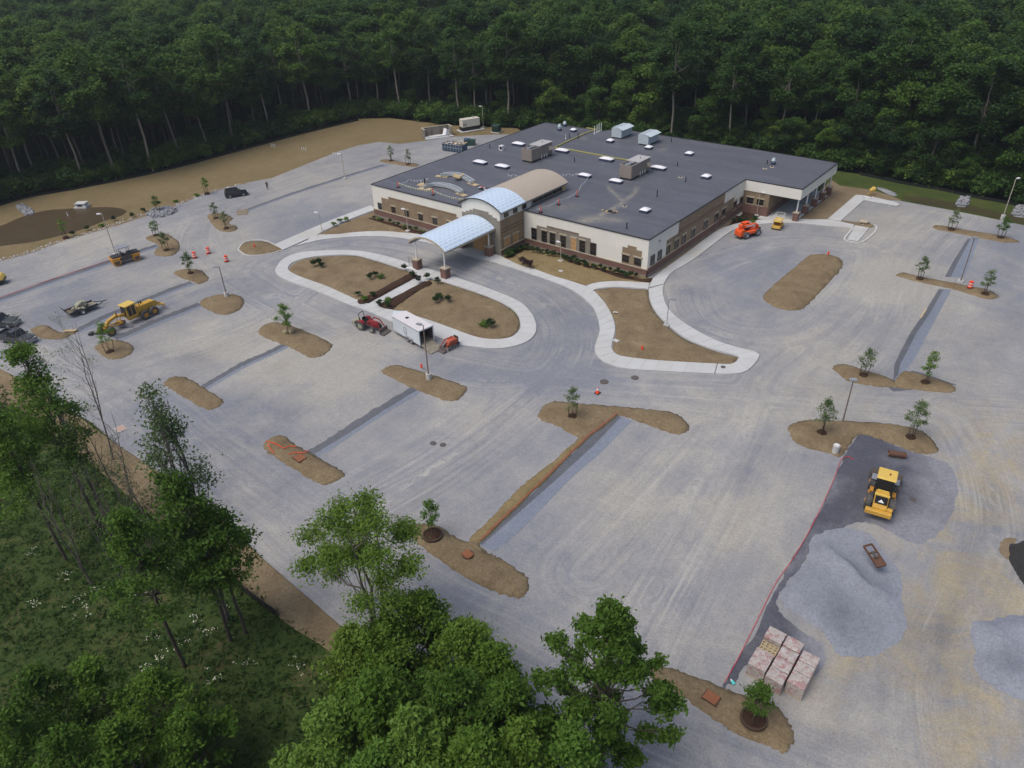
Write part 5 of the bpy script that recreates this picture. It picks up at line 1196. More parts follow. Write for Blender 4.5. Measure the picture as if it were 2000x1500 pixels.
m = B(); m.box(-h+.04,h,-1.155,-1.15,.62,2.7); m.box(-h+.04,h,1.15,1.155,.62,2.7); m.box(-h+.045,-h+.05,-1.15,1.15,.62,2.7); m.build('lining', 'iron', g)
m = B(); m.box(h-.08,h+.02,-1.23,-1.1,.5,2.82); m.box(h-.08,h+.02,1.1,1.23,.5,2.82); m.box(h-.08,h+.02,-1.1,1.1,2.65,2.82); m.build('rear_frame', 'trailer_white', g)
m = B(); m.beam((h,0,.58),(h+2.1,0,.08),2.1,.06); m.build('ramp_door', 'wood_deck', g)
m = B(); [m.beam((-h,s*1.215,2.74),(h,s*1.215,2.74),.03,.10) for s in (-1,1)]; [m.beam((-h,s*1.215,.58),(h,s*1.215,.58),.03,.10) for s in (-1,1)]; m.build('edge_trim', 'steel', g)
for px in (-1.2, 1.35): m = B(); m.box(px-.22,px+.22,-.22,.22,2.80,2.86); m.build('roof_vent', 'black', g)
m = B(); m.beam((1.75,0,2.82),(1.95,0,3.05),.5,.04); m.build('vent_lid', 'white', g)
m = B(); m.box(-.35,.05,-1.235,-1.20,1.25,2.1); dr = m.build('side_door', 'trailer_white', g); m = B(); [m.beam(p_,q_,.03,.03) for p_,q_ in (((-.4,-1.24,1.2),(.1,-1.24,1.2)),((.1,-1.24,1.2),(.1,-1.24,2.15)),((.1,-1.24,2.15),(-.4,-1.24,2.15)),((-.4,-1.24,2.15),(-.4,-1.24,1.2)))]; m.build('door_trim', 'darksteel', dr)
for x in (.25, 1.1):
    for s in (-1,1): wheel(g, x, s*1.13, .36, .22, 'steel', side=s)
m = B(); [m.extr([(-.2,.7),(0,.92),(1.4,.92),(1.6,.7),(1.6,.76),(1.42,.98),(-.02,.98),(-.2,.76)], min(s*1.2,s*1.32), max(s*1.2,s*1.32)) for s in (-1,1)]; m.build('fender', 'steel', g)
m = B(); m.beam((-h-1.2,0,.5),(-h-2.0,0,.5),.12,.12); m.cyl((-h-1.7,0,.05),(-h-1.7,0,.8),.05,n=6); m.build('hitch', 'darksteel', g)

# ---- red tractor
c, a, L = hd((690,633),(757,652))
g = thing('farm_tractor', 'red tractor with front loader and roll bar nose to the white trailer', 'tractor', (*c, .01), a)
for s in (-1,1): wheel(g, -.95, s*.85, .68, .38, 'camo', side=s, lug=16); wheel(g, 1.05, s*.8, .44, .28, 'camo', side=s, lug=12)
m = B(); m.extr([(-.1,.75),(1.6,.7),(1.65,1.2),(1.45,1.38),(.0,1.45),(-.1,1.3)], -.36, .36); m.build('engine_hood', 'red', g, bevel=.06)
m = B(); m.box(-1.3,1.4,-.28,.28,.5,.78); m.build('chassis', 'iron', g)
for s in (-1,1): m = B(); m.extr([(-1.5,1.25),(-1.1,1.5),(-.6,1.5),(-.35,1.15),(-.35,1.05),(-.6,1.4),(-1.1,1.4),(-1.5,1.15)], min(s*.5,s*1.0), max(s*.5,s*1.0)); m.build('fender', 'red', g)
m = B(); m.cbox((-.75,0,1.25),(.5,.5,.15)); m.cbox((-.98,0,1.5),(.12,.5,.45)); m.build('seat', 'black', g)
m = B(); [m.beam((-1.25,s*.5,1.0),(-1.35,s*.5,2.35),.07,.07) for s in (-1,1)]; m.beam((-1.35,-.5,2.35),(-1.35,.5,2.35),.07,.07); m.build('roll_bar', 'black', g)
m = B(); m.cyl((-.2,0,1.35),(-.4,0,1.65),.03,n=6); m.cyl((-.42,0,1.63),(-.38,0,1.69),.2,n=12); m.build('steering_wheel', 'black', g)
for s in (-1,1): m = B(); m.beam((.1,s*.5,1.0),(.5,s*.5,1.75),.1,.14); m.beam((.5,s*.5,1.75),(1.6,s*.5,1.7),.1,.14); m.beam((1.6,s*.5,1.7),(2.5,s*.5,.6),.1,.14); m.build('loader_arm', 'red', g)
m = B(); m.extr([(2.4,.15),(3.2,.08),(3.2,.16),(2.6,.3),(2.5,.8),(2.4,.8)], -.85, .85); m.build('bucket', 'iron', g)
m = B(); m.beam((-1.5,-.6,.8),(-1.5,.6,.8),.15,.5); m.beam((-1.5,0,.7),(-2.3,0,.9),.2,.25); m.cbox((-2.5,0,.7),(.5,1.3,.5)); m.build('rear_implement', 'camo', g)

# ---- compact skid steer
c, a, L = hd((864,687),(894,672))
g = thing('mini_skid_steer', 'small dusty red-orange track loader standing at the foot of the trailer ramp', 'track loader', (*c, .01), a+math.pi)
for s in (-1,1):
    m = B(); pr = [(-.8,.05),(.7,.05),(.85,.25),(.3,.62),(-.6,.5),(-.95,.25)]; m.extr(pr, s*.55-.13, s*.55+.13); tr_ = m.build('track', 'tyre', g)
    for x in (-.6,-.15,.3): m = B(); m.cyl((x,s*.69,.2),(x,s*.71,.2),.14,n=10); m.build('idler_wheel', 'steel', tr_)
    m = B(); m.beam((-1.0,s*.52,1.2),(.4,s*.52,1.25),.10,.16); m.beam((.4,s*.52,1.25),(1.25,s*.52,.5),.10,.14); m.build('lift_arm', 'skid_red', g)
m = B(); m.extr([(-1.1,.45),(.4,.45),(.45,1.0),(-.1,1.25),(-1.1,1.2)], -.42, .42); m.build('body', 'skid_red', g, bevel=.05)
m = B(); m.box(-1.5,-1.1,-.4,.4,.3,.4); m.box(-1.25,-1.1,-.4,.4,.4,1.4); m.build('operator_platform', 'darksteel', g)
m = B(); m.extr([(1.2,.1),(1.8,.06),(1.8,.12),(1.35,.25),(1.3,.65),(1.2,.65)], -.65, .65); m.build('bucket', 'iron', g)

# ---- telehandler
c, a, L = hd((1441,466),(1479,455))
g = thing('telehandler', 'bright orange telehandler with a thick low boom parked by the curved walk', 'telehandler', (*c, .01), a)
for s in (-1,1):
    for x in (-1.35,1.35): wheel(g, x, s*.95, .62, .45, 'steel', side=s, lug=14)
m = B(); m.extr([(-2.4,.55),(2.1,.55),(2.1,1.0),(-1.9,1.1),(-2.4,1.0)], -.6, .6); m.build('chassis', 'orange', g)
m = B(); m.extr([(-2.6,.5),(-1.7,.5),(-1.7,1.75),(-2.4,1.7),(-2.6,1.3)], -.75, .75); m.build('rear_body', 'orange', g, bevel=.05)
m = B(); m.beam((-2.3,0,2.05),(1.7,0,1.75),.5,.5); m.beam((1.7,0,1.75),(2.3,0,.95),.45,.45); bm_ = m.build('boom', 'orange', g)
m = B(); m.beam((-.9,-.265,1.98),(1.2,-.265,1.82),.02,.28); m.build('boom_label', 'white_wrap', bm_)
m = B(); m.extr([(-1.0,1.0),(.5,1.0),(.6,1.5),(.3,2.3),(-.85,2.3)], .3, 1.05); cb = m.build('cab', 'black', g)
m = B(); m.box(-1.0,.45,.22,1.1,2.3,2.4); m.build('cab_roof', 'orange', g)
m = B(); m.blob((-1.9,.1,2.3),(.5,.45,.28)); m.build('boom_pivot', 'orange', g)
m = B(); m.box(-.9,.9,-1.05,-.6,.7,1.25); m.build('engine_pod', 'orange', g, bevel=.06)
m = B(); m.beam((2.3,-.6,.9),(2.3,.6,.9),.1,.6); m.beam((2.35,-.35,.35),(3.3,-.35,.33),.12,.05); m.beam((2.35,.35,.35),(3.3,.35,.33),.12,.05); [m.beam((2.35,y,.3),(2.35,y,1.4),.05,.05) for y in (-.6,-.2,.2,.6)]; m.build('fork_carriage', 'darksteel', g)
m = B(); m.box(-2.65,-2.58,-.75,.75,.45,.6); m.build('bumper', 'iron', g)

# ---- scissor lift
x, y = W(1518,446); g = thing('scissor_lift', 'small yellow scissor lift lowered beside the curved walk', 'scissor lift', (x,y,.01), .1)
m = B(); m.box(-.75,.75,-1.1,1.1,.25,.8); m.build('base', 'yellow', g, bevel=.04)
for s in (-1,1):
    for k in (-.8,.8): o_ = B(); o_.cyl((s*.72-.1,k,.22),(s*.72+.1,k,.22),.22,n=12); o_.build('wheel', 'tyre', g)
m = B()
for k in range(3):
    z = .85+k*.22; [m.beam((s*.55,-.9,z),(s*.55,.9,z+.2),.06,.09) for s in (-1,1)]; [m.beam((s*.5,.9,z),(s*.5,-.9,z+.2),.06,.09) for s in (-1,1)]
m.build('scissor_arm', 'yellow_orange', g)
m = B(); m.box(-.75,.75,-1.2,1.2,1.55,1.65); m.build('platform', 'yellow_light', g)
m = B(); [m.cyl((sx*.72,k,1.65),(sx*.72,k,2.6),.03,n=6) for sx in (-1,1) for k in (-1.15,0,1.15)]
for z in (2.1,2.6): m.beam((-.72,-1.15,z),(-.72,1.15,z),.04,.04); m.beam((.72,-1.15,z),(.72,1.15,z),.04,.04); m.beam((-.72,-1.15,z),(.72,-1.15,z),.04,.04); m.beam((-.72,1.15,z),(.72,1.15,z),.04,.04)
m.build('guard_rail', 'white', g)
m = B(); m.box(-.6,.6,-1.14,-1.1,.35,.75); m.build('rear_panel', 'yellow_light', g)

# ---- fork attachment, rusty log, cap etc.
c, a, L = hd((1690,1077),(1718,1120), .3)
g = thing('fork_frame', 'rusty black fork carriage frame lying tilted on the gravel pile', 'fork attachment', (*c, .9), a)
m = B(); m.beam((-1.25,-.35,.15),(1.25,-.35,.15),.14,.14); m.beam((-1.25,.35,.35),(1.25,.35,.35),.14,.14)
for x in (-1.25,-.35,.25,1.25): m.beam((x,-.35,.15),(x,.35,.35),.14,.14)
m.beam((.75,-.35,.15),(.75,.35,.35),1.0,.1); m.build('frame', 'rust', g)
m = B(); m.cyl((-.3,-.1,.35),(.5,-.1,.5),.12,n=8); m.build('coupler', 'iron', g)
c, a, L = hd((1739,886),(1766,890), .3)
g = thing('rusty_pipe_section', 'short rusty brown pipe section lying above the loader', 'pipe', (*c, .35), a)
m = B(); m.cyl((-.85,0,0),(.85,0,0),.32,n=14,cap=False); m.cyl((-.85,0,0),(.85,0,0),.27,n=14,cap=False); m.build('pipe', 'rust', g)
m = B(); m.cbox((0,.1,-.25),(1.6,.5,.12)); m.build('plank', 'lumber', g)
x, y = W(1431,1334); g = thing('water_bottle', 'tiny teal and white jug lying by the wrapped pallets', 'jug', (x,y,.1), 2.6); m = B(); m.cyl((-.2,0,0),(.12,0,0),.11,n=10); m.build('body', 'teal', g); m = B(); m.cyl((.12,0,0),(.28,0,0),.10,.04,n=10); m.build('cap', 'white', g)

# ---- block pallets
PAL = [('A',-9.25,-7.9,41.3,42.5,1.2,'wrapped block pallet at the farthest left corner of the stack group'),
 ('A3',-9.25,-7.9,38.15,39.95,1.25,'widest wrapped block pallet, front left corner of the group'),
 ('B1',-7.78,-6.48,41.4,42.5,1.15,'wrapped block pallet, farthest of the middle column'),
 ('B2',-7.78,-6.48,40.22,41.32,1.13,'wrapped block pallet right of the unwrapped hollow blocks'),
 ('B3',-7.76,-6.46,39.05,40.12,1.2,'wrapped block pallet, third back in the middle column'),
 ('B4',-7.76,-6.46,37.9,38.98,1.2,'wrapped block pallet at the front of the middle column'),
 ('C1',-6.32,-5.05,40.82,41.85,1.2,'wrapped block pallet, farthest of the right column'),
 ('C2',-6.32,-5.05,39.72,40.76,1.2,'wrapped block pallet in the middle of the right column'),
 ('C3',-6.32,-5.05,38.45,39.66,1.2,'wrapped block pallet at the front of the right column')]
def pallet_base(t, lx, ly):
    m = B(); [m.box(-lx/2,lx/2,yy-.05,yy+.05,0,.1) for yy in (-ly/2+.06,0,ly/2-.06)]; [m.box(-lx/2+k*(lx-.12)/5,-lx/2+k*(lx-.12)/5+.12,-ly/2,ly/2,.1,.125) for k in range(6)]; m.build('pallet', 'lumber', t)
for nm, x0,x1,y0,y1,hh,lab in PAL:
    lx, ly = x1-x0, y1-y0
    t = thing('wrapped_pallet', lab, 'block pallet', ((x0+x1)/2,(y0+y1)/2,.02), random.uniform(-.015,.015), 'pallets of concrete blocks')
    pallet_base(t, lx, ly)
    m = B(); k = 9; V = []
    for i in range(k):
        for j in range(k):
            u, v = i/(k-1), j/(k-1); V.append((-lx/2+u*lx+random.uniform(-.01,.01), -ly/2+v*ly+random.uniform(-.01,.01), hh+.125+random.uniform(-.012,.02)-(.03 if i in (0,k-1) or j in (0,k-1) else 0)))
    fs = [(i*k+j,(i+1)*k+j,(i+1)*k+j+1,i*k+j+1) for i in range(k-1) for j in range(k-1)]
    rim = [i*k for i in range(k)]+[(k-1)*k+j for j in range(1,k)]+[i*k+k-1 for i in range(k-2,-1,-1)]+[j for j in range(k-2,0,-1)]
    nb = len(V)
    for q in rim: V.append((V[q][0]*1.0, V[q][1]*1.0, .125))
    fs += [(rim[i], rim[(i+1)%len(rim)], nb+(i+1)%len(rim), nb+i) for i in range(len(rim))]
    m.add(V, fs); m.build('wrapped_block_cube', 'printed_wrap', t)
t = thing('open_block_pallet', 'unwrapped pallet of hollow tan concrete blocks showing their cores', 'block pallet', (-8.575,40.62,.02), 0, 'pallets of concrete blocks'); pallet_base(t, 1.35, 1.2)
m = B(); m.box(-.66,.66,-.58,.58,.125,.72); m.build('lower_blocks', 'blockface', t)
bl = None
for i in range(4):
    for j in range(2):
        if bl is None:
            m = B(); a_, b_, z0, z1 = .155, .28, .0, .2
            m.box(-a_,-a_+.05,-b_,b_,z0,z1); m.box(a_-.05,a_,-b_,b_,z0,z1)
            for yy in (-b_,-.03,b_-.05): m.box(-a_+.05,a_-.05,yy,yy+.05,z0,z1)
            bl = m.build('block', 'blockface', t); bl.location = (-.49+i*.33,-.29+j*.58,.73)
        else:
            q = bl.copy(); COL.objects.link(q); q.parent = t; q.location = (-.49+i*.33,-.29+j*.58,.73+random.uniform(-.01,.02))

# ---- light poles
def light_pole(px, py, h, label, base='pedestal', head=(1,0), pole='pole_pale', group='parking lot light poles', z=0.0, hh=1.0):
    x, y = W(px, py, z); t = thing('light_pole', label, 'light pole', (x,y,z), 0, group)
    zb = .05
    if base == 'pedestal': m = B(); m.cyl((0,0,-.1),(0,0,1.0),.36,n=16); m.build('pedestal', 'concrete_base', t); zb = 1.0
    elif base == 'low': m = B(); m.cbox((0,0,.1),(.75,.75,.3)); m.build('pedestal', 'concrete_base', t); zb = .22
    m = B(); m.cyl((0,0,zb),(0,0,h),.085 if h > 5 else .06,.06 if h > 5 else .05,n=8); m.cbox((0,0,zb+.03),(.32,.32,.06)); m.build('pole', pole, t)
    d = Vector(head).normalized() if (head[0] or head[1]) else None
    m = B()
    if d is not None:
        a_ = math.atan2(d.y, d.x); m.beam((0,0,h-.06),(d.x*.35,d.y*.35,h-.04),.07,.07); m.cbox((d.x*.62,d.y*.62,h-.02),(.65*hh,.38*hh,.14),a_)
    else:
        m.cbox((0,0,h),(.75,.55,.16),.6)
    m.build('lamp_head', 'white' if pole == 'pole_pale' else 'steel', t)
lp = light_pole
lp(1957,430,7.6,'tall light pole on a concrete base at the right grass margin','pedestal',(.3,.6))
lp(1646,823,5.6,'light pole behind the soil bed above the yellow loader','none',(0,0),'pole_brown')
lp(838,742,7.9,'light pole rising from the soil bed in front of the white trailer','pedestal',(-.9,-.1),'pole_brown')
lp(444,582,5.3,'light pole on a pale pedestal leaning toward the orange drums','pedestal',(-.7,-.5),'pole_brown')
lp(226,497,7.6,'light pole directly behind the orange tandem roller','low',(-.8,-.5))
lp(674,349,5.6,'light pole beside the far western trench line','low',(-.8,-.3))
lp(944,249,5.6,'light pole next to the cream generator by the woods','low',(-.7,-.3),'pole_pale')
lp(1876,550,7.1,'light pole left of the orange drum in the right lot','low',(0,0),'pole_brown')
G2 = 'low walkway light poles'
lp(1302,636,4.2,'low walkway light pole beside the triangular straw bed','low',(.9,.3),'steel',G2)
lp(629,452,3.7,'low walkway light pole at the west tip of the front planting bed','low',(-.5,-.2),'pole_pale',G2)
lp(797,452,4.3,'low walkway light pole in front of the west wing windows','low',(-.6,-.1),'pole_pale',G2)
lp(1095,511,3.4,'low walkway light pole in front of the tall east wing windows','low',(-.6,.1),'pole_pale',G2)
lp(1478,422,4.6,'low walkway light pole in the dark bed by the porch','low',(.4,.1),'pole_pale',G2)
x, y = W(1631,884); t = thing('concrete_pedestal', 'pale concrete light pedestal without a pole on the soil bed edge', 'pedestal', (x,y,0)); m = B(); m.cyl((0,0,-.1),(0,0,1.0),.36,n=16); m.build('pedestal', 'concrete_base', t); m = B(); m.cbox((0,0,1.05),(.4,.3,.1)); m.build('form_cap', 'white', t)

# ---- traffic drums and cones
def drum(px, py, label, z=0.02):
    x, y = W(px, py); t = thing('traffic_drum', label, 'traffic drum', (x,y,z), 0, 'orange and white traffic drums')
    m = B(); m.cyl((0,0,0),(0,0,.1),.40,n=14); m.build('base', 'black', t)
    zs = [.12,.36,.52,.72,.88,1.1]
    for k in range(5):
        m = B(); r0 = .33-.008*k-(.02 if k%2 else 0); m.cyl((0,0,zs[k]),(0,0,zs[k+1]),r0,r0-.005,n=16); m.build('band', 'drum_orange' if k % 2 == 0 else 'white', t)
    m = B(); m.cbox((0,0,1.14),(.25,.05,.08)); m.build('handle', 'drum_orange', t)
drum(381,504,'orange and white drum left of its two neighbours'); drum(408,495,'orange and white drum beside the light pole head, middle of three')
drum(443,511,'orange and white drum right of its two neighbours'); drum(1893,565,'orange and white drum in the right lot soil bed', .2)
x, y = W(1167,768); t = thing('traffic_cone', 'single orange cone with white collar on the main drive', 'cone', (x,y,.02)); m = B(); m.box(-.32,.32,-.32,.32,0,.06); m.build('base', 'black', t)
m = B(); m.cyl((0,0,.06),(0,0,.45),.25,.14,n=14); m.build('cone', 'drum_orange', t); m = B(); m.cyl((0,0,.45),(0,0,.72),.14,.07,n=14); m.build('collar', 'white', t); m = B(); m.cyl((0,0,.72),(0,0,.85),.07,.04,n=10); m.build('tip', 'drum_orange', t)
x, y = W(404,501); t = thing('warning_flag', 'tiny red flag lying by the orange drums', 'flag', (x,y,.02)); m = B(); m.cyl((0,0,0),(0,0,.5),.02,n=5); m.cbox((.15,0,.4),(.3,.03,.22)); m.build('flag', 'drum_orange', t)
def hydrant(px, py, label, z=.25):
    x, y = W(px, py); t = thing('fire_hydrant', label, 'hydrant', (x,y,z)); t.scale = (.8,.8,.8); m = B(); m.cyl((0,0,0),(0,0,.12),.18,n=10); m.cyl((0,0,.12),(0,0,.62),.13,n=10); m.blob((0,0,.66),(.15,.15,.13)); m.build('barrel', 'drum_orange', t)
    m = B(); m.cyl((-.25,0,.45),(.25,0,.45),.07,n=8); m.cyl((0,-.22,.42),(0,.1,.42),.08,n=8); m.build('nozzle', 'drum_orange', t)
hydrant(1254,686,'orange fire hydrant in the triangular straw bed'); hydrant(498,485,'small red hydrant on the rounded west island'); hydrant(1617,500,'red capped pipe at the far end of the long oval bed')
hydrant(824,742-20,'short red pipe beside the pale pole pedestal',.3)

# ---- manholes, grates, boxes set in the ground
def disc(px, py, r, mat, name, label, cat, z=.025, sq=False, grid=False):
    x, y = W(px, py); t = thing(name, label, cat, (x,y,z), random.uniform(-.2,.2)); m = B()
    if sq: m.box(-r,r,-r*.75,r*.75,-.05,.06)
    else: m.cyl((0,0,-.05),(0,0,.035),r,n=20)
    m.build('frame', 'concrete_base' if grid == 2 else mat, t)
    if grid:
        m = B(); [m.box(-r*.85,r*.85,yy*r,yy*r+.05,.065,.09) for yy in np.linspace(-.62,.55,7)]; o = m.build('bar', 'grate_rust', t)
disc(1180,746,.55,'iron','manhole_cover','dark round manhole cover left of the larger tan drive patch','manhole')
disc(1240,738,.5,'iron','manhole_cover','second round manhole cover, just below the triangular bed walk','manhole')
disc(846,866,.35,'iron','manhole_cover','small dark round cover, left one of a pair in the lower lot','manhole'); disc(865,869,.35,'iron','manhole_cover','small dark round cover, right one of a pair in the lower lot','manhole')
disc(1783,976,.3,'iron','manhole_cover','small dark round cover right of the yellow loader','manhole')
disc(586,899,.7,'rust','storm_grate','rusty storm grate in the bed with fallen orange netting','drain grate',.33,True,True)
disc(914,1089,.55,'rust','storm_grate','rusty storm grate on the bed by the young tree and long ridge','drain grate',.42,False,True)
disc(1388,1368,.6,'rust','storm_grate','rusty storm grate on the lowest bed beside the tall leafy tree','drain grate',.33,True,True)
disc(236,838,.65,'iron','storm_grate','square inlet at the lot edge behind the thin trees','drain grate',.02,True,2)
disc(1203,668,.4,'concrete_base','valve_box','small white square box at the walk edge of the triangular bed','valve box',.2,True)
disc(1301,637,.3,'concrete_base','valve_box','pale square box at the foot of the walkway light pole','valve box',.2,True)
disc(1095,531,.35,'concrete_base','valve_box','small white box in the straw bed near the curved walk','valve box',.15,True)
disc(1412,719,.3,'iron','black_bag','small black bag on the walk near the curved tip','bag',.18)
x, y = W(1203,614); t = thing('white_stake', 'short white pipe stub lying in the triangular straw bed', 'pipe', (x,y,.3), .4); m = B(); m.cyl((-.3,0,.06),(.3,0,.06),.06,n=8); m.cyl((-.3,-.2,.06),(-.3,.2,.06),.06,n=8); m.build('pipe', 'white', t)

# ---- generator, dumpster, enclosure, transformer, culvert wall
c, a, L = hd((900,257),(936,251)); g = thing('generator', 'cream generator cabinet on a black base near the woods', 'generator', (*c, .05), a)
m = B(); m.box(-3.3,3.6,-1.8,1.8,-.05,.12); m.build('concrete_pad', 'concrete_base', g)
m = B(); m.box(-2.7,2.7,-1.0,1.0,.12,1.1); m.build('fuel_tank_base', 'black', g)
m = B(); m.box(-2.6,2.6,-1.0,1.0,1.1,3.1); m.build('cabinet', 'beige_box', g, bevel=.05)
m = B(); [m.box(-2.4+k*.35,-2.15+k*.35,-1.03,-1.0,1.5+j*.35,1.7+j*.35) for k in range(3) for j in range(2)]; m.build('louvre', 'iron', g)
m = B(); m.cyl((1.2,0,3.1),(1.2,0,3.5),.15,n=8); m.build('exhaust', 'steel', g)
c, a, L = hd((870,292),(907,297)); g = thing('roll_off_dumpster', 'dark blue open dumpster heaped with wood scrap beside the roof edge', 'dumpster', (*c, .02), a)
m = B(); h_ = 3.0
m.box(-h_,h_,-1.2,-1.12,.2,1.8); m.box(-h_,h_,1.12,1.2,.2,1.8); m.box(-h_,-h_+.08,-1.12,1.12,.2,1.8); m.box(h_-.08,h_,-1.12,1.12,.2,1.8); m.box(-h_,h_,-1.12,1.12,.15,.3); m.build('container', 'dumpster_blue', g)
for k in range(8): m = B(); m.box(-h_+.1+k*.82,-h_+.2+k*.82,-1.29,-1.2,.2,1.8); m.build('rib', 'steel', g)
m = B(); m.beam((-h_,-1.24,1.8),(h_,-1.24,1.8),.12,.12); m.beam((-h_,-1.26,1.0),(h_,-1.26,1.0),.08,.1); m.build('rail', 'steel', g)
t = thing('scrap_load', 'boards, plywood and foam scrap heaped inside the blue dumpster', 'scrap', (*c, 1.5), a); m = B()
for k in range(40): m.cbox((random.uniform(-2.6,2.6),random.uniform(-.9,.9),.1+random.random()*.5),(random.uniform(.4,1.6),random.uniform(.1,.5),.08),random.random()*3,k%4,random.uniform(-.5,.5))
m.build('scrap', ['lumber','white','osb','iron'], t)
x, y = W(918,283); g = thing('waste_bin', 'low dark green lidded bin behind the blue dumpster', 'bin', (x,y,.02), .6); m = B(); m.extr([(-1.3,0),(1.3,0),(1.4,1.2),(-1.4,1.4)], -1.0, 1.0); m.build('bin', 'transformer_green', g); m = B(); m.box(-1.45,0,-1.05,1.05,1.38,1.45); m.build('lid', 'dumpster_blue', g)
c, a, L = hd((831,270),(880,263)); g = thing('dumpster_enclosure', 'tan block enclosure wall with open white front near the woods', 'enclosure', (*c, 0), a)
m = B(); m.box(-3.9,3.9,1.7,1.95,0,2.2); m.box(-3.9,-3.65,-.6,1.7,0,2.2); m.box(3.65,3.9,-.6,1.7,0,2.2); m.build('wall', 'grey_block', g)
m = B(); m.box(-4.0,4.0,1.65,2.0,2.2,2.32); m.box(-4.0,-3.6,-.7,1.65,2.2,2.32); m.box(3.6,4.0,-.7,1.65,2.2,2.32); m.build('cap', 'lintel', g)
m = B(); [m.cyl((k,1.45,0),(k,1.45,1.3),.1,n=8) for k in (-2.5,-1.2,1.4)]; m.build('bollard', 'rust', g)
m = B(); m.box(-3.9,3.9,-1.9,1.7,0,.1); m.build('slab', 'concrete', g)
m = B(); m.cbox((2.2,-.2,.9),(.9,1.3,1.7),.3,0,.35); m.cbox((.4,-.8,.3),(2.4,.6,.3),.1); m.cbox((-2.2,-.6,.25),(3.0,.5,.3)); m.build('stored_panel', 'white', g)
x, y = W(970,258); g = thing('transformer', 'dark green pad transformer behind the west roof edge', 'transformer', (x,y,.05), .2); m = B(); m.box(-1.2,1.2,-1.2,1.2,-.05,.12); m.build('concrete_pad', 'concrete_base', g); m = B(); m.box(-.95,.95,-.9,.9,.12,1.9); m.build('cabinet', 'transformer_green', g, bevel=.05); m = B(); [m.box(-.8+k*.35,-.7+k*.35,-1.1,-.9,.4,1.6) for k in range(5)]; m.build('cooling_fin', 'transformer_green', g)
x, y = W(161,404); g = thing('concrete_headwall', 'small white concrete drain box at the pond edge', 'drain box', (x,y,-.1), .7)
m = B(); m.box(-1.3,1.3,-1.1,1.1,0,.35); m.box(-1.0,1.0,-.8,.8,.35,.95); m.build('box', 'concrete_base', g); m = B(); m.box(-1.1,1.1,-.9,.9,.95,1.05); m.build('lid', 'concrete', g); m = B(); m.box(-.5,.5,-.83,-.79,.4,.8); m.build('opening', 'black', g)
x, y = W(132,421); t = thing('marker_stick', 'thin white riser pipe standing in the muddy pond', 'pipe', (x,y,-.1)); m = B(); m.cyl((0,0,0),(0,0,.9),.06,n=6); m.cyl((.3,0,0),(.3,0,.6),.05,n=6); m.build('pipe', 'white', t)
for i, (px, py) in enumerate(((530,286),(590,293),(651,303))):
    x, y = W(px, py); t = thing('cleanout_pipes', ('white capped pipes in the seeded earth, westernmost set','white capped pipes in the seeded earth, middle set','white capped pipes in the seeded earth by the far light pole')[i], 'pipes', (x,y,-.1), .3, 'white pipe stubs in the seeded earth')
    for k in range(3): m = B(); m.cyl((k*.6,0,0),(k*.6,0,.8),.09,n=8); m.build('pipe', 'white', t)
x, y = W(474,418); g = thing('wooden_crate', 'pale open wooden crate on the gravel by the forked young trees', 'crate', (x,y,.02), .8)
m = B(); [m.box(-1.0,1.0,-.6+k*1.15,-.55+k*1.15,z,z+.12) for k in (0,1) for z in (.1,.4,.7)]; m.build('side_rail', 'lumber', g)
for k in range(5): m = B(); m.box(-1.0+k*.45,-.9+k*.45,-.6,.6,.02,.1); m.build('slat', 'lumber', g)
m = B(); [m.box(sx-.05,sx+.05,sy-.05,sy+.05,0,.85) for sx in (-.95,.95) for sy in (-.55,.55)]; m.build('corner_post', 'lumber', g)
x, y = W(1687,436); g = thing('tarp_heap', 'crumpled tan tarp heap by the small kerbed island', 'tarp', (x,y,.1)); m = B(); m.blob((0,0,.2),(.9,.6,.35),9,5); m.cbox((.3,.2,.4),(1.2,.7,.1),.4,0,.25); m.cbox((-.5,-.3,.2),(.6,.5,.3),1.1); m.build('tarp', 'lintel', g)
x, y = W(1699,381); g = thing('concrete_mixer', 'small yellow mixer beside white sacks on the bare dirt yard', 'mixer', (x,y,.02), .3)
m = B(); m.cyl((-.1,0,.9),(.5,0,1.3),.35,.5,n=12); m.cyl((.5,0,1.3),(.75,0,1.47),.5,.28,n=12); m.build('mixing_drum', 'yellow_light', g)
m = B(); m.beam((-.5,-.4,0),(0,-.3,.9),.06,.06); m.beam((.5,-.4,0),(0,-.3,.9),.06,.06); m.beam((-.5,.4,0),(0,.3,.9),.06,.06); m.beam((.5,.4,0),(0,.3,.9),.06,.06); m.build('stand', 'yellow', g)
x, y = W(1695,387); g = thing('cement_sacks', 'white cement sacks stacked in front of the yellow mixer', 'sacks', (x,y,.02)); m = B(); [m.cbox((random.uniform(-.7,.7),random.uniform(-.3,.3),.12+.15*(k%2)),(.6,.4,.18),random.random()) for k in range(8)]; m.build('sack', 'white', g, bevel=.03)
x, y = W(1803,613); x2, y2 = W(1811,600); t = thing('lumber_plank', 'pale plank lying in the right lot beside the stone swale', 'plank', (x,y,.06), math.atan2(y2-y,x2-x)); m = B(); m.box(-1.7,1.7,-.12,.12,0,.05); m.build('plank', 'lumber', t)
x, y = W(137,649); t = thing('wood_scrap', 'small brown board stack at the tip of the left soil mound', 'boards', (x,y,.2), .7); m = B(); m.box(-1,.9,-.15,.15,0,.08); m.box(-.8,1,.2,.35,0,.08); m.build('board', 'osb', t)
x, y = W(192,654); t = thing('compactor_frame', 'dark metal hitch frame on the gravel below the grader front wheel', 'hitch frame', (x,y,.02), .6); m = B(); m.beam((-.9,0,.15),(1.3,.1,.2),.12,.12); m.cbox((-1.0,0,.2),(.5,.8,.3)); m.cbox((-.2,.2,.2),(.3,.5,.25)); m.build('frame', 'darksteel', t)
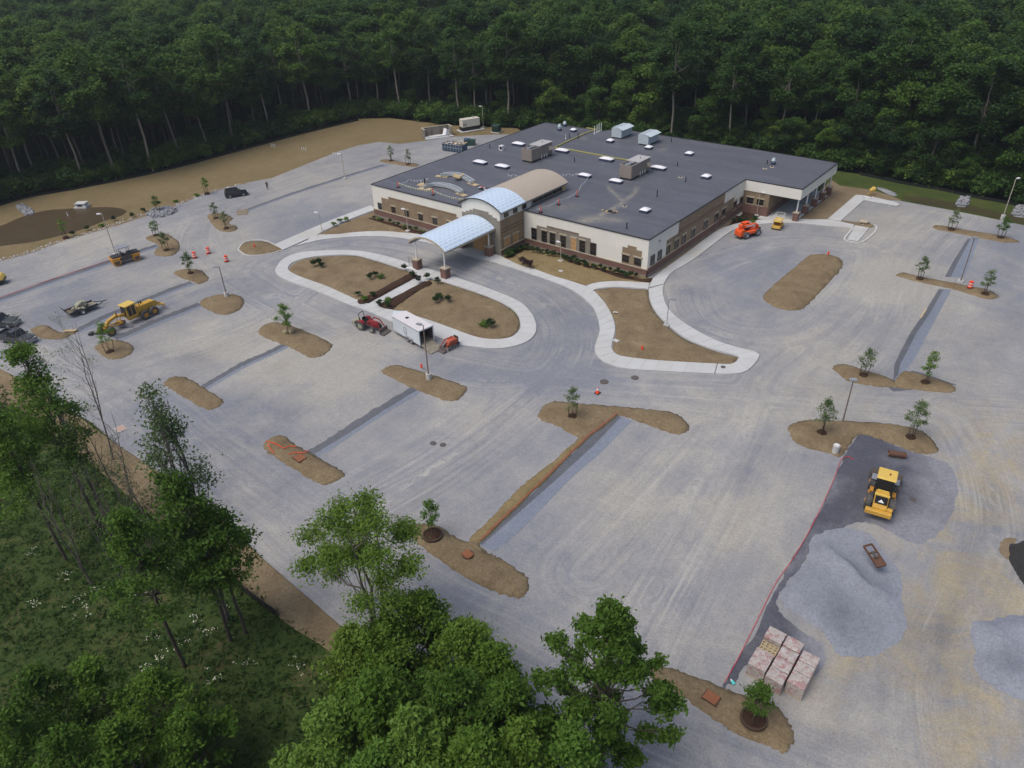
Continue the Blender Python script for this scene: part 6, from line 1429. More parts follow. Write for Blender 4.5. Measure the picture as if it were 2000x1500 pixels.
x, y = W(816,527); t = thing('brick_hand_tools', 'white mortar board with tools at the left canopy pier', 'mortar board', (x-1.0,y-.3,.16), .1); m = B(); m.box(-1.0,.9,-.45,.45,0,.08); m.build('board', 'white', t); m = B(); [m.cyl((k,.1,.08),(k,.1,1.9),.025,n=5) for k in (-.7,-.5,-.1)]; m.build('rod', 'darksteel', t)
# orange netting fallen on bed + string lines
def cord(px, z, r, mat, label, name='string_line', cat='string line'):
    P = catmull(WP(px), 6, False); c0 = P[0]; t = B()
    for a, b_ in zip(P[:-1], P[1:]): t.beam((a[0]-c0[0],a[1]-c0[1],0),(b_[0]-c0[0],b_[1]-c0[1],random.uniform(-.01,.01)), r*2, r*2)
    o = t.build(name, mat, label=label, cat=cat); o.location = (*c0, z)
cord([(1668,899),(1655,893),(1645,897),(1640,905),(1625,945),(1590,1020),(1550,1090),(1515,1140),(1480,1210),(1440,1290),(1414,1335)], .10, .022, 'string_red', 'red string line along the dark stone bed beside the pallets')
cord([(1205,811),(1175,835),(1149,855),(1110,893),(1044,958),(987,1012),(940,1058)], .34, .022, 'string_red', 'red string line along the long earth ridge')
cord([(-60,600),(0,582),(100,547),(215,509)], .12, .03, 'string_red', 'red string line along the upper left trench')
cord([(521,866),(540,872),(556,880),(566,876),(580,877)], .36, .03, 'drum_orange', 'fallen orange netting strand, upper one across the soil bed', 'safety_netting', 'netting')
cord([(565,892),(580,888),(592,890),(603,884)], .36, .03, 'drum_orange', 'fallen orange netting strand by the rusty grate', 'safety_netting', 'netting')
cord([(524,872),(530,882),(536,889)], .36, .03, 'drum_orange', 'fallen orange netting strand at the left bed edge', 'safety_netting', 'netting')
# silt fences
def silt(px, label, h=.7, mat='fence_black', z=-.15, topm=None):
    P = catmull(WP(px), 3, False); c0 = P[0]; t = thing('silt_fence', label, 'fence', (*c0, z)); m = B(); p_ = B()
    for a, b_ in zip(P[:-1], P[1:]): m.beam((a[0]-c0[0],a[1]-c0[1],h/2),(b_[0]-c0[0],b_[1]-c0[1],h/2), .06, h); 
    m.build('fabric', mat, t)
    for q in P[::2]: p_ = B(); p_.box(q[0]-c0[0]-.04,q[0]-c0[0]+.04,q[1]-c0[1]-.04,q[1]-c0[1]+.04,0,h+.2); p_.build('stake', 'stake', t)
silt([(380,1065),(425,1104),(460,1140),(500,1172),(543,1203)], 'black silt fence below the tan strip in the foreground', .8)
silt([(-40,795),(20,810),(60,835),(110,868)], 'black silt fence at the left edge below the tan strip', .8)
silt([(-60,420),(0,401),(60,384),(120,374),(250,349),(350,326),(450,299),(560,269),(640,249),(700,235)], 'black silt fence along the foot of the western woods', .55)
silt([(1679,341),(1760,358),(1830,370),(1880,381),(2000,404),(2100,428)], 'black silt fence along the foot of the eastern woods', .6)

# ---- person
x, y = W(523,370); pr = thing('person', 'person in dark clothes standing on the gravel with an arm raised to the face', 'person', (x,y,.01), -2.2)
def skin_body(name, joints, edges, mat, parent, sub=2):
    me = bpy.data.meshes.new(name); me.from_pydata([j[0] for j in joints], edges, []); o = bpy.data.objects.new(name, me); COL.objects.link(o)
    me.materials.append(M_[mat]); sk = o.modifiers.new('s', 'SKIN')
    if not me.skin_vertices: 
        bm = bmesh.new(); bm.from_mesh(me); bm.verts.layers.skin.verify(); bm.to_mesh(me); bm.free()
    for i, j in enumerate(joints):
        sv = me.skin_vertices[0].data[i]; sv.radius = (j[1], j[1] if len(j) < 3 else j[2]); sv.use_root = i == 0
    m_ = o.modifiers.new('u', 'SUBSURF'); m_.levels = sub; m_.render_levels = sub; o.parent = parent; return o
J = [((0,0,.95),.16,.12),((0,0,1.2),.15,.11),((0,0,1.42),.19,.11),((0,0,1.52),.07,.07),((0,0.01,1.68),.10,.11),
     ((-.1,0,.88),.11,.11),((-.12,.02,.5),.075,.08),((-.13,0,.09),.05,.05),((-.13,.14,.04),.045,.04),
     ((.1,0,.88),.11,.11),((.13,.03,.5),.075,.08),((.15,0,.09),.05,.05),((.16,.14,.04),.045,.04),
     ((-.22,0,1.42),.06,.06),((-.30,-.02,1.14),.05,.05),((-.27,.1,.92),.035,.035),
     ((.22,0,1.42),.06,.06),((.33,.08,1.2),.05,.05),((.17,.2,1.48),.035,.035)]
Eg = [(0,1),(1,2),(2,3),(3,4),(0,5),(5,6),(6,7),(7,8),(0,9),(9,10),(10,11),(11,12),(2,13),(13,14),(14,15),(2,16),(16,17),(17,18)]
skin_body('body', J, Eg, 'cloth_dark', pr)
m = B(); m.blob((0,.04,1.69),(.10,.11,.125),12,8); hd_ = m.build('face', 'skin', pr)
m = B(); m.blob((0,.0,1.75),(.115,.13,.10),12,6); m.build('hair', 'black', pr)
for s, (px_, py_, pz_) in ((-1,(-.27,.12,.88)),(1,(.15,.22,1.52))):
    m = B(); m.blob((px_,py_,pz_),(.035,.03,.05),8,5); [m.cyl((px_-.025+.017*k,py_,pz_-.03),(px_-.028+.019*k,py_+.012,pz_-.085+abs(k-1.3)*.008),.009,.006,n=5) for k in range(4)]; m.cyl((px_+.03,py_,pz_),(px_+.05,py_+.02,pz_-.04),.01,.007,n=5); m.build('hand', 'skin', pr)
# ================================================================ VEGETATION
def leaf_mesh(name, C, per, spread, size, mat, up=0.5, aspect=0.55, rs=None):
    """C: clump centres (n,3); each clump a spray of leaf faces"""
    rs = rs or RNG
    n = len(C)*per
    c = np.repeat(C, per, 0) + rs.normal(0, 1, (n,3))*np.array([spread, spread, spread*.75])
    nr = rs.normal(0, 1, (n,3)); nr[:,2] = np.abs(nr[:,2])+up; nr /= np.linalg.norm(nr, axis=1)[:,None]
    a = np.cross(nr, rs.normal(0,1,(n,3))); a /= np.linalg.norm(a, axis=1)[:,None]+1e-9
    b_ = np.cross(nr, a); s = size*rs.uniform(.6, 1.3, n)[:,None]
    V = np.empty((n,4,3)); V[:,0] = c+a*s; V[:,1] = c+b_*s*aspect; V[:,2] = c-a*s; V[:,3] = c-b_*s*aspect
    V[:,0,2] -= s[:,0]*.25; V[:,2,2] -= s[:,0]*.1
    me = bpy.data.meshes.new(name); me.vertices.add(n*4); me.vertices.foreach_set('co', V.ravel().astype(np.float32))
    me.loops.add(n*4); me.loops.foreach_set('vertex_index', np.arange(n*4, dtype=np.int32))
    me.polygons.add(n); me.polygons.foreach_set('loop_start', np.arange(0, n*4, 4, dtype=np.int32)); me.polygons.foreach_set('loop_total', np.full(n, 4, np.int32))
    sh = np.repeat(np.repeat(rs.random(len(C)), per)*.7+rs.random(n)*.3, 4)
    at = me.attributes.new('shade', 'FLOAT', 'POINT'); at.data.foreach_set('value', sh.astype(np.float32))
    me.materials.append(M_[mat]); me.update(); me.validate(); return me
def shell(lobes, n, rs=None, inner=.55, zmin=None):
    rs = rs or RNG
    w_ = np.array([l[1][0]*l[1][2] for l in lobes]); w_ = w_/w_.sum(); k = rs.choice(len(lobes), n, p=w_)
    d = rs.normal(0,1,(n,3)); d /= np.linalg.norm(d, axis=1)[:,None]; d[:,2] = np.where(d[:,2] < -.2, -d[:,2]*.6, d[:,2])
    r = rs.uniform(inner, 1, n)[:,None]
    return np.array([lobes[i][0] for i in k]) + d*r*np.array([lobes[i][1] for i in k])
def limb(mb, p, q, r0, r1, seg=4, wob=.25, n=6):
    p = Vector(p); q = Vector(q); prev = p; pr_ = r0; L = (q-p).length
    for i in range(1, seg+1):
        u = i/seg; c = p.lerp(q, u)+Vector((random.uniform(-1,1),random.uniform(-1,1),random.uniform(-.3,.3)))*wob*L*.1*(1 if i < seg else 0)
        r = r0+(r1-r0)*u; mb.cyl(prev, c, pr_, r, n=n, cap=False); prev = c; pr_ = r
def tree_parts(h, lobes, r=.22, fork=.45, lean=(0,0), n=6):
    m = B(); top = Vector((lean[0], lean[1], h*.9)); f = Vector((lean[0]*fork, lean[1]*fork, h*fork))
    limb(m, (0,0,-.3), f, r, r*.7, 4, .12, n+2); limb(m, f, top, r*.7, r*.15, 4, .2, n)
    for c, rad in lobes:
        u = random.uniform(.0, .75); s = f.lerp(top, u*.8); limb(m, s, Vector(c), r*.38*(1-u*.5), r*.06, 3, .4, 5)
    return m
# ---- forest prototypes
PROT = []
def rlobes(rs, n, cx, cz, rx, rz, lr, zlo=-.6):
    L = []
    for i in range(n):
        a = i*2.4+rs.uniform(-.4,.4); t = rs.uniform(zlo, 1); rr = math.sqrt(max(0,1-t*t))*rs.uniform(.55,.95)
        k = lr*rs.uniform(.7,1.25); L.append(((cx+rr*rx*math.cos(a), rr*rx*math.sin(a), cz+t*rz), (k,k,k*.8)))
    return L
for i in range(9):
    rs = np.random.default_rng(100+i); random.seed(50+i)
    if i < 5:   h, rx, rz, cz, nl, lr, nc = 20, 5.6, 6.4, 13.4, 30, 2.05, 760     # broad crown
    elif i < 7: h, rx, rz, cz, nl, lr, nc = 22, 4.2, 6.6, 15.4, 26, 1.6, 500   # tall edge tree, bare pale trunk
    else:       h, rx, rz, cz, nl, lr, nc = 16, 4.0, 7.4, 8.0, 32, 1.6, 700     # clothed to the ground
    L = rlobes(rs, nl, 0, cz, rx, rz, lr, -.75 if i < 7 else -.95)
    cl = leaf_mesh('crown_%d' % i, shell(L, nc, rs, .55), 16, .48, .28, 'leaf_forest', 1.5, .75, rs)
    tb = tree_parts(h, L[:9], .26 if i < 5 else .25, .5 if i < 5 else .6, (rs.uniform(-1,1), rs.uniform(-1,1)))
    to = tb.build('trunk', 'bark_pale' if i == 5 else ('bark_grey' if i == 6 else 'bark')); tme = to.data; bpy.data.objects.remove(to)
    PROT.append((cl, tme, h))
for i in range(3):   # undergrowth bushes
    rs = np.random.default_rng(300+i); L = rlobes(rs, 8, 0, 1.2, 1.6, 1.3, .9, -.5)
    PROT.append((leaf_mesh('bush_%d' % i, shell(L, 110, rs, .5), 11, .3, .22, 'leaf_forest', .6, .7, rs), None, 3))
random.seed(3)
# positions
CL = CLEAR
def forest_points():
    out = []
    s = 8.0; xs = np.arange(-1150, 260, s); ys = np.arange(-60, 980, s)
    X, Y = np.meshgrid(xs, ys); X = X+RNG.uniform(-3,3,X.shape); Y = Y+RNG.uniform(-3,3,Y.shape)
    P = np.stack([X.ravel(), Y.ravel()], 1); D = np.hypot(P[:,0], P[:,1])
    P = P[(D < 980)]; D = np.hypot(P[:,0], P[:,1])
    keep = (D < 420) | (RNG.random(len(P)) < .62); P = P[keep]
    # in view (ground or 25 m top), or near the frame for shade
    a = proj(np.c_[P, np.zeros(len(P))]); b_ = proj(np.c_[P, np.full(len(P), 26.0)])
    vis = (np.hypot(P[:,0],P[:,1]) > 135) & (a[:,2] > 5) & (a[:,0] > -160) & (a[:,0] < 2160) & (b_[:,1] < 1500) & (a[:,1] > -60)
    P = P[vis]
    P = P[~inside(P, CL)]
    dt = segdist(P, TREELINE); P = P[dt > 1.2]; dt = segdist(P, TREELINE)
    return P, dt
FP, FD = forest_points()
order = np.argsort(np.hypot(FP[:,0], FP[:,1])); FP = FP[order]; FD = FD[order]
pick = []
right = FP[:,0] > -120
kinds = np.where(FD < 7, np.where(right & (RNG.random(len(FP)) < .65), RNG.integers(7,9,len(FP)), RNG.integers(5,7,len(FP))), np.where(FD < 18, RNG.integers(3,7,len(FP)), RNG.integers(0,5,len(FP))))
scl = RNG.uniform(.80, 1.28, len(FP)); scl = np.where(right & (FD < 30), scl*1.0, scl); rots = RNG.uniform(0, 6.28, len(FP))
scl = np.where((kinds >= 7), scl*RNG.uniform(.65,1.0,len(FP)), scl)
scl = np.where(np.hypot(FP[:,0],FP[:,1]) > 420, scl*1.25, scl)
pj = proj(np.c_[FP, np.full(len(FP), 12.0)]); inv = (pj[:,0] > -40) & (pj[:,0] < 2040) & (pj[:,1] > -30)
size = 20*scl/pj[:,2]*inv*np.where(FD < 14, 3, 1)
idx = np.argsort(-size)[:300]; isind = np.zeros(len(FP), bool); isind[idx] = True
TL = {0:'broad dark-crowned tree in the dense woods behind the clearing',1:'round full-crowned tree in the dense woods behind the clearing',2:'wide leafy tree in the dense woods behind the clearing',3:'dark broadleaf tree just inside the woods edge',4:'full green tree just inside the woods edge',
      5:'tall pale-trunked tree at the woods edge',6:'slender tall grey-trunked tree at the woods edge',7:'leafy low-branched tree at the woods edge',8:'dense bushy tree at the woods edge'}
roots = {}
SEC = ['behind the riprap at far left','behind the muddy pond','above the black SUV','left of the generator','behind the generator','behind the blue-green rooftop units','behind the long back roof edge','right of the roof corner','above the right grass margin']
for i in idx:
    k = int(kinds[i]); cm, tm, h = PROT[k]; loc = (float(FP[i,0]), float(FP[i,1]), -.3)
    s = float(scl[i])
    px_ = pj[i,0]; sec = SEC[min(len(SEC)-1, max(0, int(np.searchsorted([170,420,640,860,1080,1330,1600,1800], px_))))]
    lb = TL[k].replace('in the dense woods behind the clearing', 'in the woods '+sec).replace('at the woods edge', 'at the woods edge '+sec).replace('just inside the woods edge', 'just inside the woods '+sec)
    lb = lb.replace('a bare pale trunk', 'pale trunk').replace(' with pale trunk', ', pale trunked,') if len(lb.split()) > 16 else lb; lb = lb.replace('at the woods edge ', 'at the edge ') if len(lb.split()) > 16 else lb
    gp = 'trees of the woods '+sec
    if k not in roots:
        r = thing('forest_tree', lb, 'tree', loc, float(rots[i]), gp); r.scale = (s,)*3
        link_mesh('trunk', tm, r); link_mesh('crown', cm, r); roots[k] = r
    else: dup(roots[k], loc, float(rots[i]), lb, s)['group'] = gp
# ---- the rest: one object each, instanced on points
def scatter(name, pts, protos, label, cat, kind='stuff'):
    """pts: (x,y,z,scale,rot,index)"""
    pc = bpy.data.collections.new('protos_'+name)
    for i, meshes in enumerate(protos):
        o = bpy.data.objects.new('p%02d_%s' % (i, name), meshes); pc.objects.link(o)
    A = np.array(pts, float); me = bpy.data.meshes.new(name); me.vertices.add(len(A)); me.vertices.foreach_set('co', A[:,:3].ravel().astype(np.float32))
    for nm, col, ty in (('scl',3,'FLOAT'),('rot',4,'FLOAT'),('idx',5,'INT')):
        at = me.attributes.new(nm, ty, 'POINT'); at.data.foreach_set('value', A[:,col].astype(np.float32 if ty == 'FLOAT' else np.int32))
    o = link_mesh(name, me, label=label, cat=cat, kind=kind)
    ng = bpy.data.node_groups.new(name+'_gn', 'GeometryNodeTree'); ng.interface.new_socket('Geometry', in_out='INPUT', socket_type='NodeSocketGeometry'); ng.interface.new_socket('Geometry', in_out='OUTPUT', socket_type='NodeSocketGeometry')
    gi = ng.nodes.new('NodeGroupInput'); go = ng.nodes.new('NodeGroupOutput'); ip = ng.nodes.new('GeometryNodeInstanceOnPoints'); ci = ng.nodes.new('GeometryNodeCollectionInfo')
    ci.inputs[0].default_value = pc; ci.inputs['Separate Children'].default_value = True; ci.inputs['Reset Children'].default_value = True
    def na(n_, ty):
        q = ng.nodes.new('GeometryNodeInputNamedAttribute'); q.data_type = ty; q.inputs[0].default_value = n_; return q.outputs[0]
    cx = ng.nodes.new('ShaderNodeCombineXYZ'); ng.links.new(na('rot','FLOAT'), cx.inputs[2])
    ng.links.new(gi.outputs[0], ip.inputs['Points']); ng.links.new(ci.outputs[0], ip.inputs['Instance']); ip.inputs['Pick Instance'].default_value = True
    ng.links.new(na('idx','INT'), ip.inputs['Instance Index']); ng.links.new(cx.outputs[0], ip.inputs['Rotation']); ng.links.new(na('scl','FLOAT'), ip.inputs['Scale'])
    ng.links.new(ip.outputs[0], go.inputs[0]); md = o.modifiers.new('gn', 'NODES'); md.node_group = ng; return o
def joined(cm, tm):
    if tm is None: return cm
    bm = bmesh.new(); bm.from_mesh(cm); nf = len(bm.faces); bm.from_mesh(tm); bm.faces.ensure_lookup_table()
    for f in bm.faces[nf:]: f.material_index = 1
    me = bpy.data.meshes.new('tree_joined'); bm.to_mesh(me); bm.free(); me.materials.append(cm.materials[0]); me.materials.append(tm.materials[0]); return me

JP = [joined(c, t) for c, t, h in PROT]
rest = [(FP[i,0],FP[i,1],-.3,scl[i],rots[i],kinds[i]) for i in range(len(FP)) if not isind[i]]
scatter('dense_forest', rest, JP, 'dense dark green woodland canopy stretching back to the far hills', 'forest')
# undergrowth along the foot of the woods
TLc = np.array(catmull(TREELINE, 40, False))
ug = []
for p, q in zip(TLc[:-1], TLc[1:]):
    L = np.hypot(*(q-p))
    for k in range(max(1, int(L/.9))):
        t = random.random(); b_ = p+(q-p)*t; d = (q-p)/max(L,.01); nrm = np.array([-d[1], d[0]]); o_ = random.uniform(.6, 12)
        c = b_+nrm*o_
        if inside(np.array([c]), CL)[0]: c = b_-nrm*o_
        ug.append((c[0], c[1], -.2, random.uniform(.5,1.5), random.random()*6.28, 9+random.randrange(3)))
        if random.random() < (.42 if b_[0] > -125 else .15) and o_ > (2 if b_[0] > -125 else 6): ug.append((c[0]+random.uniform(-2,2), c[1]+random.uniform(-2,2), -.3, random.uniform(.25,.62), random.random()*6.28, 7+random.randrange(2)))
scatter('undergrowth', ug, JP, 'low leafy undergrowth along the foot of the woods', 'undergrowth')

# ---- foreground trees (individual builds)
def near_tree(name, px, h, lobes, nclump, per, label, mat='leaf_near', lsize=.17, spread=.30, r=.2, fork=.4, basez=-.8, bark='bark', inner=.5, multi=1, gpx=None):
    """px: where the tree top stands in the picture at height h"""
    x, y = W(px[0], px[1], h+basez)
    t = thing(name, label, 'tree', (x, y, basez)); L = [((a,b_,c), (q,q,q*.85)) for a,b_,c,q in lobes]
    m = B()
    for k in range(multi):
        o_ = Vector((random.uniform(-.3,.3),random.uniform(-.3,.3),0)) if multi > 1 else Vector((0,0,0))
        f = Vector((random.uniform(-.8,.8)*(multi>1), random.uniform(-.8,.8)*(multi>1), h*fork)); top = Vector((f.x*2.2, f.y*2.2, h*.93))
        limb(m, (o_.x,o_.y,-.6), f, r, r*.7, 5, .1, 8); limb(m, f, top, r*.7, r*.12, 5, .2, 6)
        for c, rad in L[k::multi]:
            u = min(.9, max(.0, (c[2]-h*fork)/(h*.6)-.25)); s = f.lerp(top, u); limb(m, s, Vector(c), r*.34, r*.05, 4, .5, 5)
            for _ in range(5):
                e = Vector(c)+Vector((random.gauss(0,1),random.gauss(0,1),abs(random.gauss(0,1))))*rad[0]*.55; limb(m, s.lerp(Vector(c), random.uniform(.55,1)), e, r*.09, r*.025, 2, .4, 4)
    m.build('trunk', bark, t)
    if nclump: link_mesh('foliage', leaf_mesh('foliage', shell(L, nclump, None, inner), per, spread, lsize, mat, .35, .5), t)
    return t
def rl(n, rx, z0, z1, q, taper=.35, cx=0, cy=0, power=1.0):
    out = []
    for i in range(n):
        u = (i+.5)/n; z = z0+(z1-z0)*u; prof = (math.sin(math.pi*min(1, (u*.85+.15)))**power)*(1-taper*u)
        a = i*2.4+random.uniform(-.5,.5); rr = rx*prof*random.uniform(.35,1.15); out.append((cx+rr*math.cos(a), cy+rr*math.sin(a), z+random.uniform(-.6,.6), q*random.uniform(.55,1.25)))
    out.append((cx, cy, z1, q*.6)); return out
random.seed(21)
near_tree('leafy_tree', (1195,1185), 17, rl(56, 5.0, 4.5, 16.2, .82, .40), 1050, 20, 'tall dark-leaved tree at the bottom centre-right over the gravel', 'leaf_near', .165, .19, .22, .35, inner=.3)
near_tree('leafy_tree', (1120,1440), 12, rl(16, 2.6, 5, 11.5, .95), 300, 24, 'lighter leafy tree at the very bottom left of the tall dark-leaved tree', 'leaf_bright', .15, .25, .16)
mass = [((720,1325),14,4.0,'leaf_near'),((880,1320),14.5,4.2,'leaf_near'),((985,1335),13.5,3.4,'leaf_near'),((800,1400),14,4.2,'leaf_bright'),((930,1440),14,4.0,'leaf_near'),((640,1400),12,3.6,'leaf_bright'),((1010,1440),12,3.0,'leaf_near'),((720,1480),13,4.0,'leaf_bright')]
MLAB = ['leafy tree at the left of the bottom centre clump, just below the sparse round tree','leafy tree at the top middle of the bottom centre clump','leafy tree at the right shoulder of the bottom centre clump','bright green tree in the middle of the bottom centre clump','dark leafy tree in the lower right of the bottom centre clump','bright green tree at the left rim of the bottom centre clump','small leafy tree at the right rim of the bottom centre clump','bright green tree cut by the bottom edge in the centre clump']
for (px, h, rx, mt), lb in zip(mass, MLAB):
    near_tree('leafy_tree', px, h, rl(44, rx*1.08, 4.0, h-.4, .9, .35), 760, 20, lb, mt, .165, .20, .18, inner=.35)
for (px, h, rx), lb in zip([((820,1165),9,2.9),((900,1225),9,2.7),((745,1215),9,3.0),((960,1275),8,2.2),((680,1235),7,2.2)], ['dark green tree behind the bottom clump, nearest the young tree bed','dark green small tree between the sparse round tree and the lot','dark green tree under the right side of the sparse round tree','small dark tree leaning over the lot edge at the clump right','low dark tree at the foot of the sparse round tree']):
    near_tree('leafy_tree', px, h, rl(18, rx, 2.2, h-.5, 1.05, .3), 380, 22, lb, 'leaf_near', .16, .26, .14)
near_tree('sparse_tree', (690,985), 15.5, [(-4.0,-1.2,11,1.3),(-3.0,1.0,12.5,1.3),(-1.6,-1,13.6,1.2),(.0,1.2,14.8,1.1),(1.6,.4,14,1.2),(3.0,-1,12.6,1.3),(4.0,.8,11,1.3),(4.2,-1.5,9.4,1.2),(-4.2,1.6,9,1.2),(2.2,2.4,12,1.2),(-2,2.6,11.4,1.2),(.3,-2.6,12.4,1.3),(3.1,-3,10,1.1),(-2.8,-3,10,1.1),(0,0,13,1.3),(1.0,3.4,10.6,1.2),(-4.8,0,7.6,1.0),(4.8,-.3,7.8,1.0),(0,0,10.5,1.5),(-1.8,0,9,1.2),(2,0,9,1.2),(-3.4,-.5,6.6,1.0),(3.2,.6,6.8,1.0)], 1500, 13, 'wide sparse round-crowned tree whose limbs show against the gravel', 'leaf_near', .125, .34, .2, .28, -.6, 'bark_grey', .2, 3)
near_tree('sparse_tree', (283,745), 25, rl(34, 2.6, 10, 24, .9, .45), 620, 9, 'tall narrow sparse tree with pale leaves rising over the lot edge', 'leaf_grey', .125, .36, .17, .4, -1, 'bark_grey', .15, 2)
near_tree('leafy_tree', (330,915), 19, rl(36, 3.3, 7, 18, .85, .35), 420, 18, 'full green tree in the left thicket overlapping the tall narrow tree', 'leaf_near', .16, .30, .19, .4, -1)
near_tree('leafy_tree', (395,985), 15, rl(28, 3.0, 7.5, 14, .8, .3), 290, 17, 'green tree at the right rim of the left thicket over the tan strip', 'leaf_near', .155, .3, .16, .5, -1)
near_tree('leafy_tree', (225,985), 18, rl(28, 3.1, 8, 17, .8, .3), 270, 16, 'green tree left in the left thicket above the flowered meadow', 'leaf_near', .155, .32, .17, .5, -1)
near_tree('leafy_tree', (30,665), 22, rl(20, 2.5, 10, 21, 1.1, .3), 330, 18, 'tall green tree at the left edge in front of the dark pickups', 'leaf_near', .15, .3, .18, .5, -1)
near_tree('leafy_tree', (85,745), 19, rl(16, 1.9, 11, 18, .9, .3), 210, 16, 'slim green tree beside the left edge tree, over the tan strip', 'leaf_near', .14, .3, .14, .5, -1)
near_tree('leafy_tree', (-20,800), 18, rl(18, 2.8, 6, 17, 1.2, .3), 330, 18, 'green tree cut by the left edge below the tall left tree', 'leaf_near', .16, .3, .16, .5, -1)
BARE = [((110,800),17,'bare-twigged thin tree nearest the left edge tree'),((165,790),16,'bare-twigged thin tree in the middle of the left thicket'),((215,850),15,'bare-twigged thin tree beside the square inlet'),((60,900),15,'bare-twigged thin tree low at the left edge'),((140,900),14,'grey leafless tree in front of the flowered meadow'),((20,600),20,'thin bare treetop sticking up at the left edge by the pickups'),((105,615),19,'thin bare shoot rising before the small soil mound')]
for px, h, lb in BARE:
    near_tree('bare_tree', px, h, rl(15, 2.0, h*.45, h*.97, .8, .4), 40, 8, lb, 'leaf_grey', .09, .3, .09, .4, -1, 'bark_grey', .4, 2)
for (px, h, rx), lb in zip([((290,1310),10,2.8),((170,1300),10,2.6),((60,1310),11,3.0),((350,1400),9,2.4),((220,1420),10,3.0),((110,1440),11,3.0),((10,1400),11,2.8)], ['dark leafy sapling clump at the bottom left, farthest right','dark leafy sapling in the upper row of the bottom left corner','leafy sapling at the left edge of the bottom left corner','small leafy sapling at the right end of the bottom left group','bushy sapling in the lower middle of the bottom left group','bushy sapling low in the bottom left corner','sapling cut by the left edge in the bottom left corner']):
    near_tree('leafy_tree', px, h, rl(30, rx*1.1, 2.5, h-.3, .75, .3), 400, 17, lb, 'leaf_near', .15, .19, .12, .4, -1.2, inner=.35)

# ---- meadow grass tufts and flowers (uncountable)
def in_meadow(n, dens=None):
    P = RNG.uniform([-130,-25],[5,75],(n*4,2)); p = proj(np.c_[P, np.full(len(P), -.8)])
    k = inside(P, MEADOW) & (p[:,0] > -60) & (p[:,0] < 1250) & (p[:,1] < 1600) & (p[:,2] > 3) & (segdist(P, LOWEDGE) > 2.5); return P[k][:n]
P = in_meadow(11000); dl = segdist(P, LOWEDGE); z = -.16-np.minimum(dl*.03,.22)
link_mesh('meadow_grass', leaf_mesh('meadow_grass', np.c_[P, z+.15], 7, .34, .26, 'leaf_meadow', .3, .30), label='dark green meadow grass and weeds below the foreground trees', cat='grass', kind='stuff')
MF = in_meadow(40)
FLW = WP([(70,1172),(148,1170),(165,1192),(188,1150),(270,1155),(332,1105),(380,1205),(410,1228),(295,1240),(315,1275),(355,1253),(418,1318),(350,1378),(478,1297),(285,1305),(275,1018),(440,1180),(575,1300),(640,1310),(60,1075),(120,1120)])
fc = []
for x, y in FLW:
    for k in range(7): fc.append((x+random.gauss(0,.35), y+random.gauss(0,.35), -.35+random.random()*.3))
link_mesh('wildflowers', leaf_mesh('wildflowers', np.array(fc), 5, .10, .055, 'flower', 1.5, .9), label='scattered clusters of white meadow flowers', cat='wildflowers', kind='stuff')

# ---- young planted trees
def young(px, py, h, label, mat='leaf_bright', w_=.75, n=60, style='stakes', z=.28, sz=.12, trunks=1, top=None):
    x, y = W(px, py, z); t = thing('young_tree', label, 'young tree', (x,y,z), random.random()*6.28, 'young planted trees')
    w_ = w_*1.55; z0 = h*.36 if style != 'ball' else h*.28
    L = [((random.uniform(-.3,.3)*w_*(1-u*.5)+math.cos(k*2.4)*w_*.55*math.sin(math.pi*min(1,.2+u*.8)), math.sin(k*2.4)*w_*.55*math.sin(math.pi*min(1,.2+u*.8)), z0+(h-z0)*u*.95), (w_*.42,)*3) for k, u in enumerate(np.linspace(.0,1,11))]
    m = B()
    for q in range(trunks):
        e = Vector((random.uniform(-.35,.35)*(trunks>1), random.uniform(-.35,.35)*(trunks>1), h*.95)); limb(m, (0,0,0), e, .055, .012, 4, .15, 6)
    for c, rad in L: limb(m, (c[0]*.15,c[1]*.15,c[2]*.82), Vector(c), .02, .006, 2, .3, 4)
    m.build('trunk', 'bark', t); link_mesh('crown', leaf_mesh('crown', shell(L, int(n*2.3), None, .2), 8, .13, sz*.95, mat, .4, .5), t)
    if style in ('stakes','ring'):
        for k in range(2):
            a = k*math.pi+random.uniform(-.3,.3); m = B(); m.cyl((math.cos(a)*.55,math.sin(a)*.55,-.1),(math.cos(a)*(.8 if k else .65),math.sin(a)*(.8 if k else .65),1.45),.045,n=6); m.build('stake', 'stake', t)
        m = B(); m.cyl((0,0,-.15),(0,0,.10),.62 if style == 'stakes' else .85,.45 if style == 'stakes' else .8,n=16); m.build('mulch_ring', 'mulch', t)
        if style == 'ring':
            m = B()
            for k in range(20):
                a = 2*math.pi*k/20; b_ = 2*math.pi*(k+1)/20; m.beam((math.cos(a)*.9,math.sin(a)*.9,.12),(math.cos(b_)*.9,math.sin(b_)*.9,.12),.16,.18)
            m.build('root_berm', 'stake', t)
    elif style == 'ball':
        for dx in (-.35,.45): m = B(); m.blob((dx,0,.2),(.42,.42,.34),10,6); m.build('root_ball', 'burlap', t)
    return t
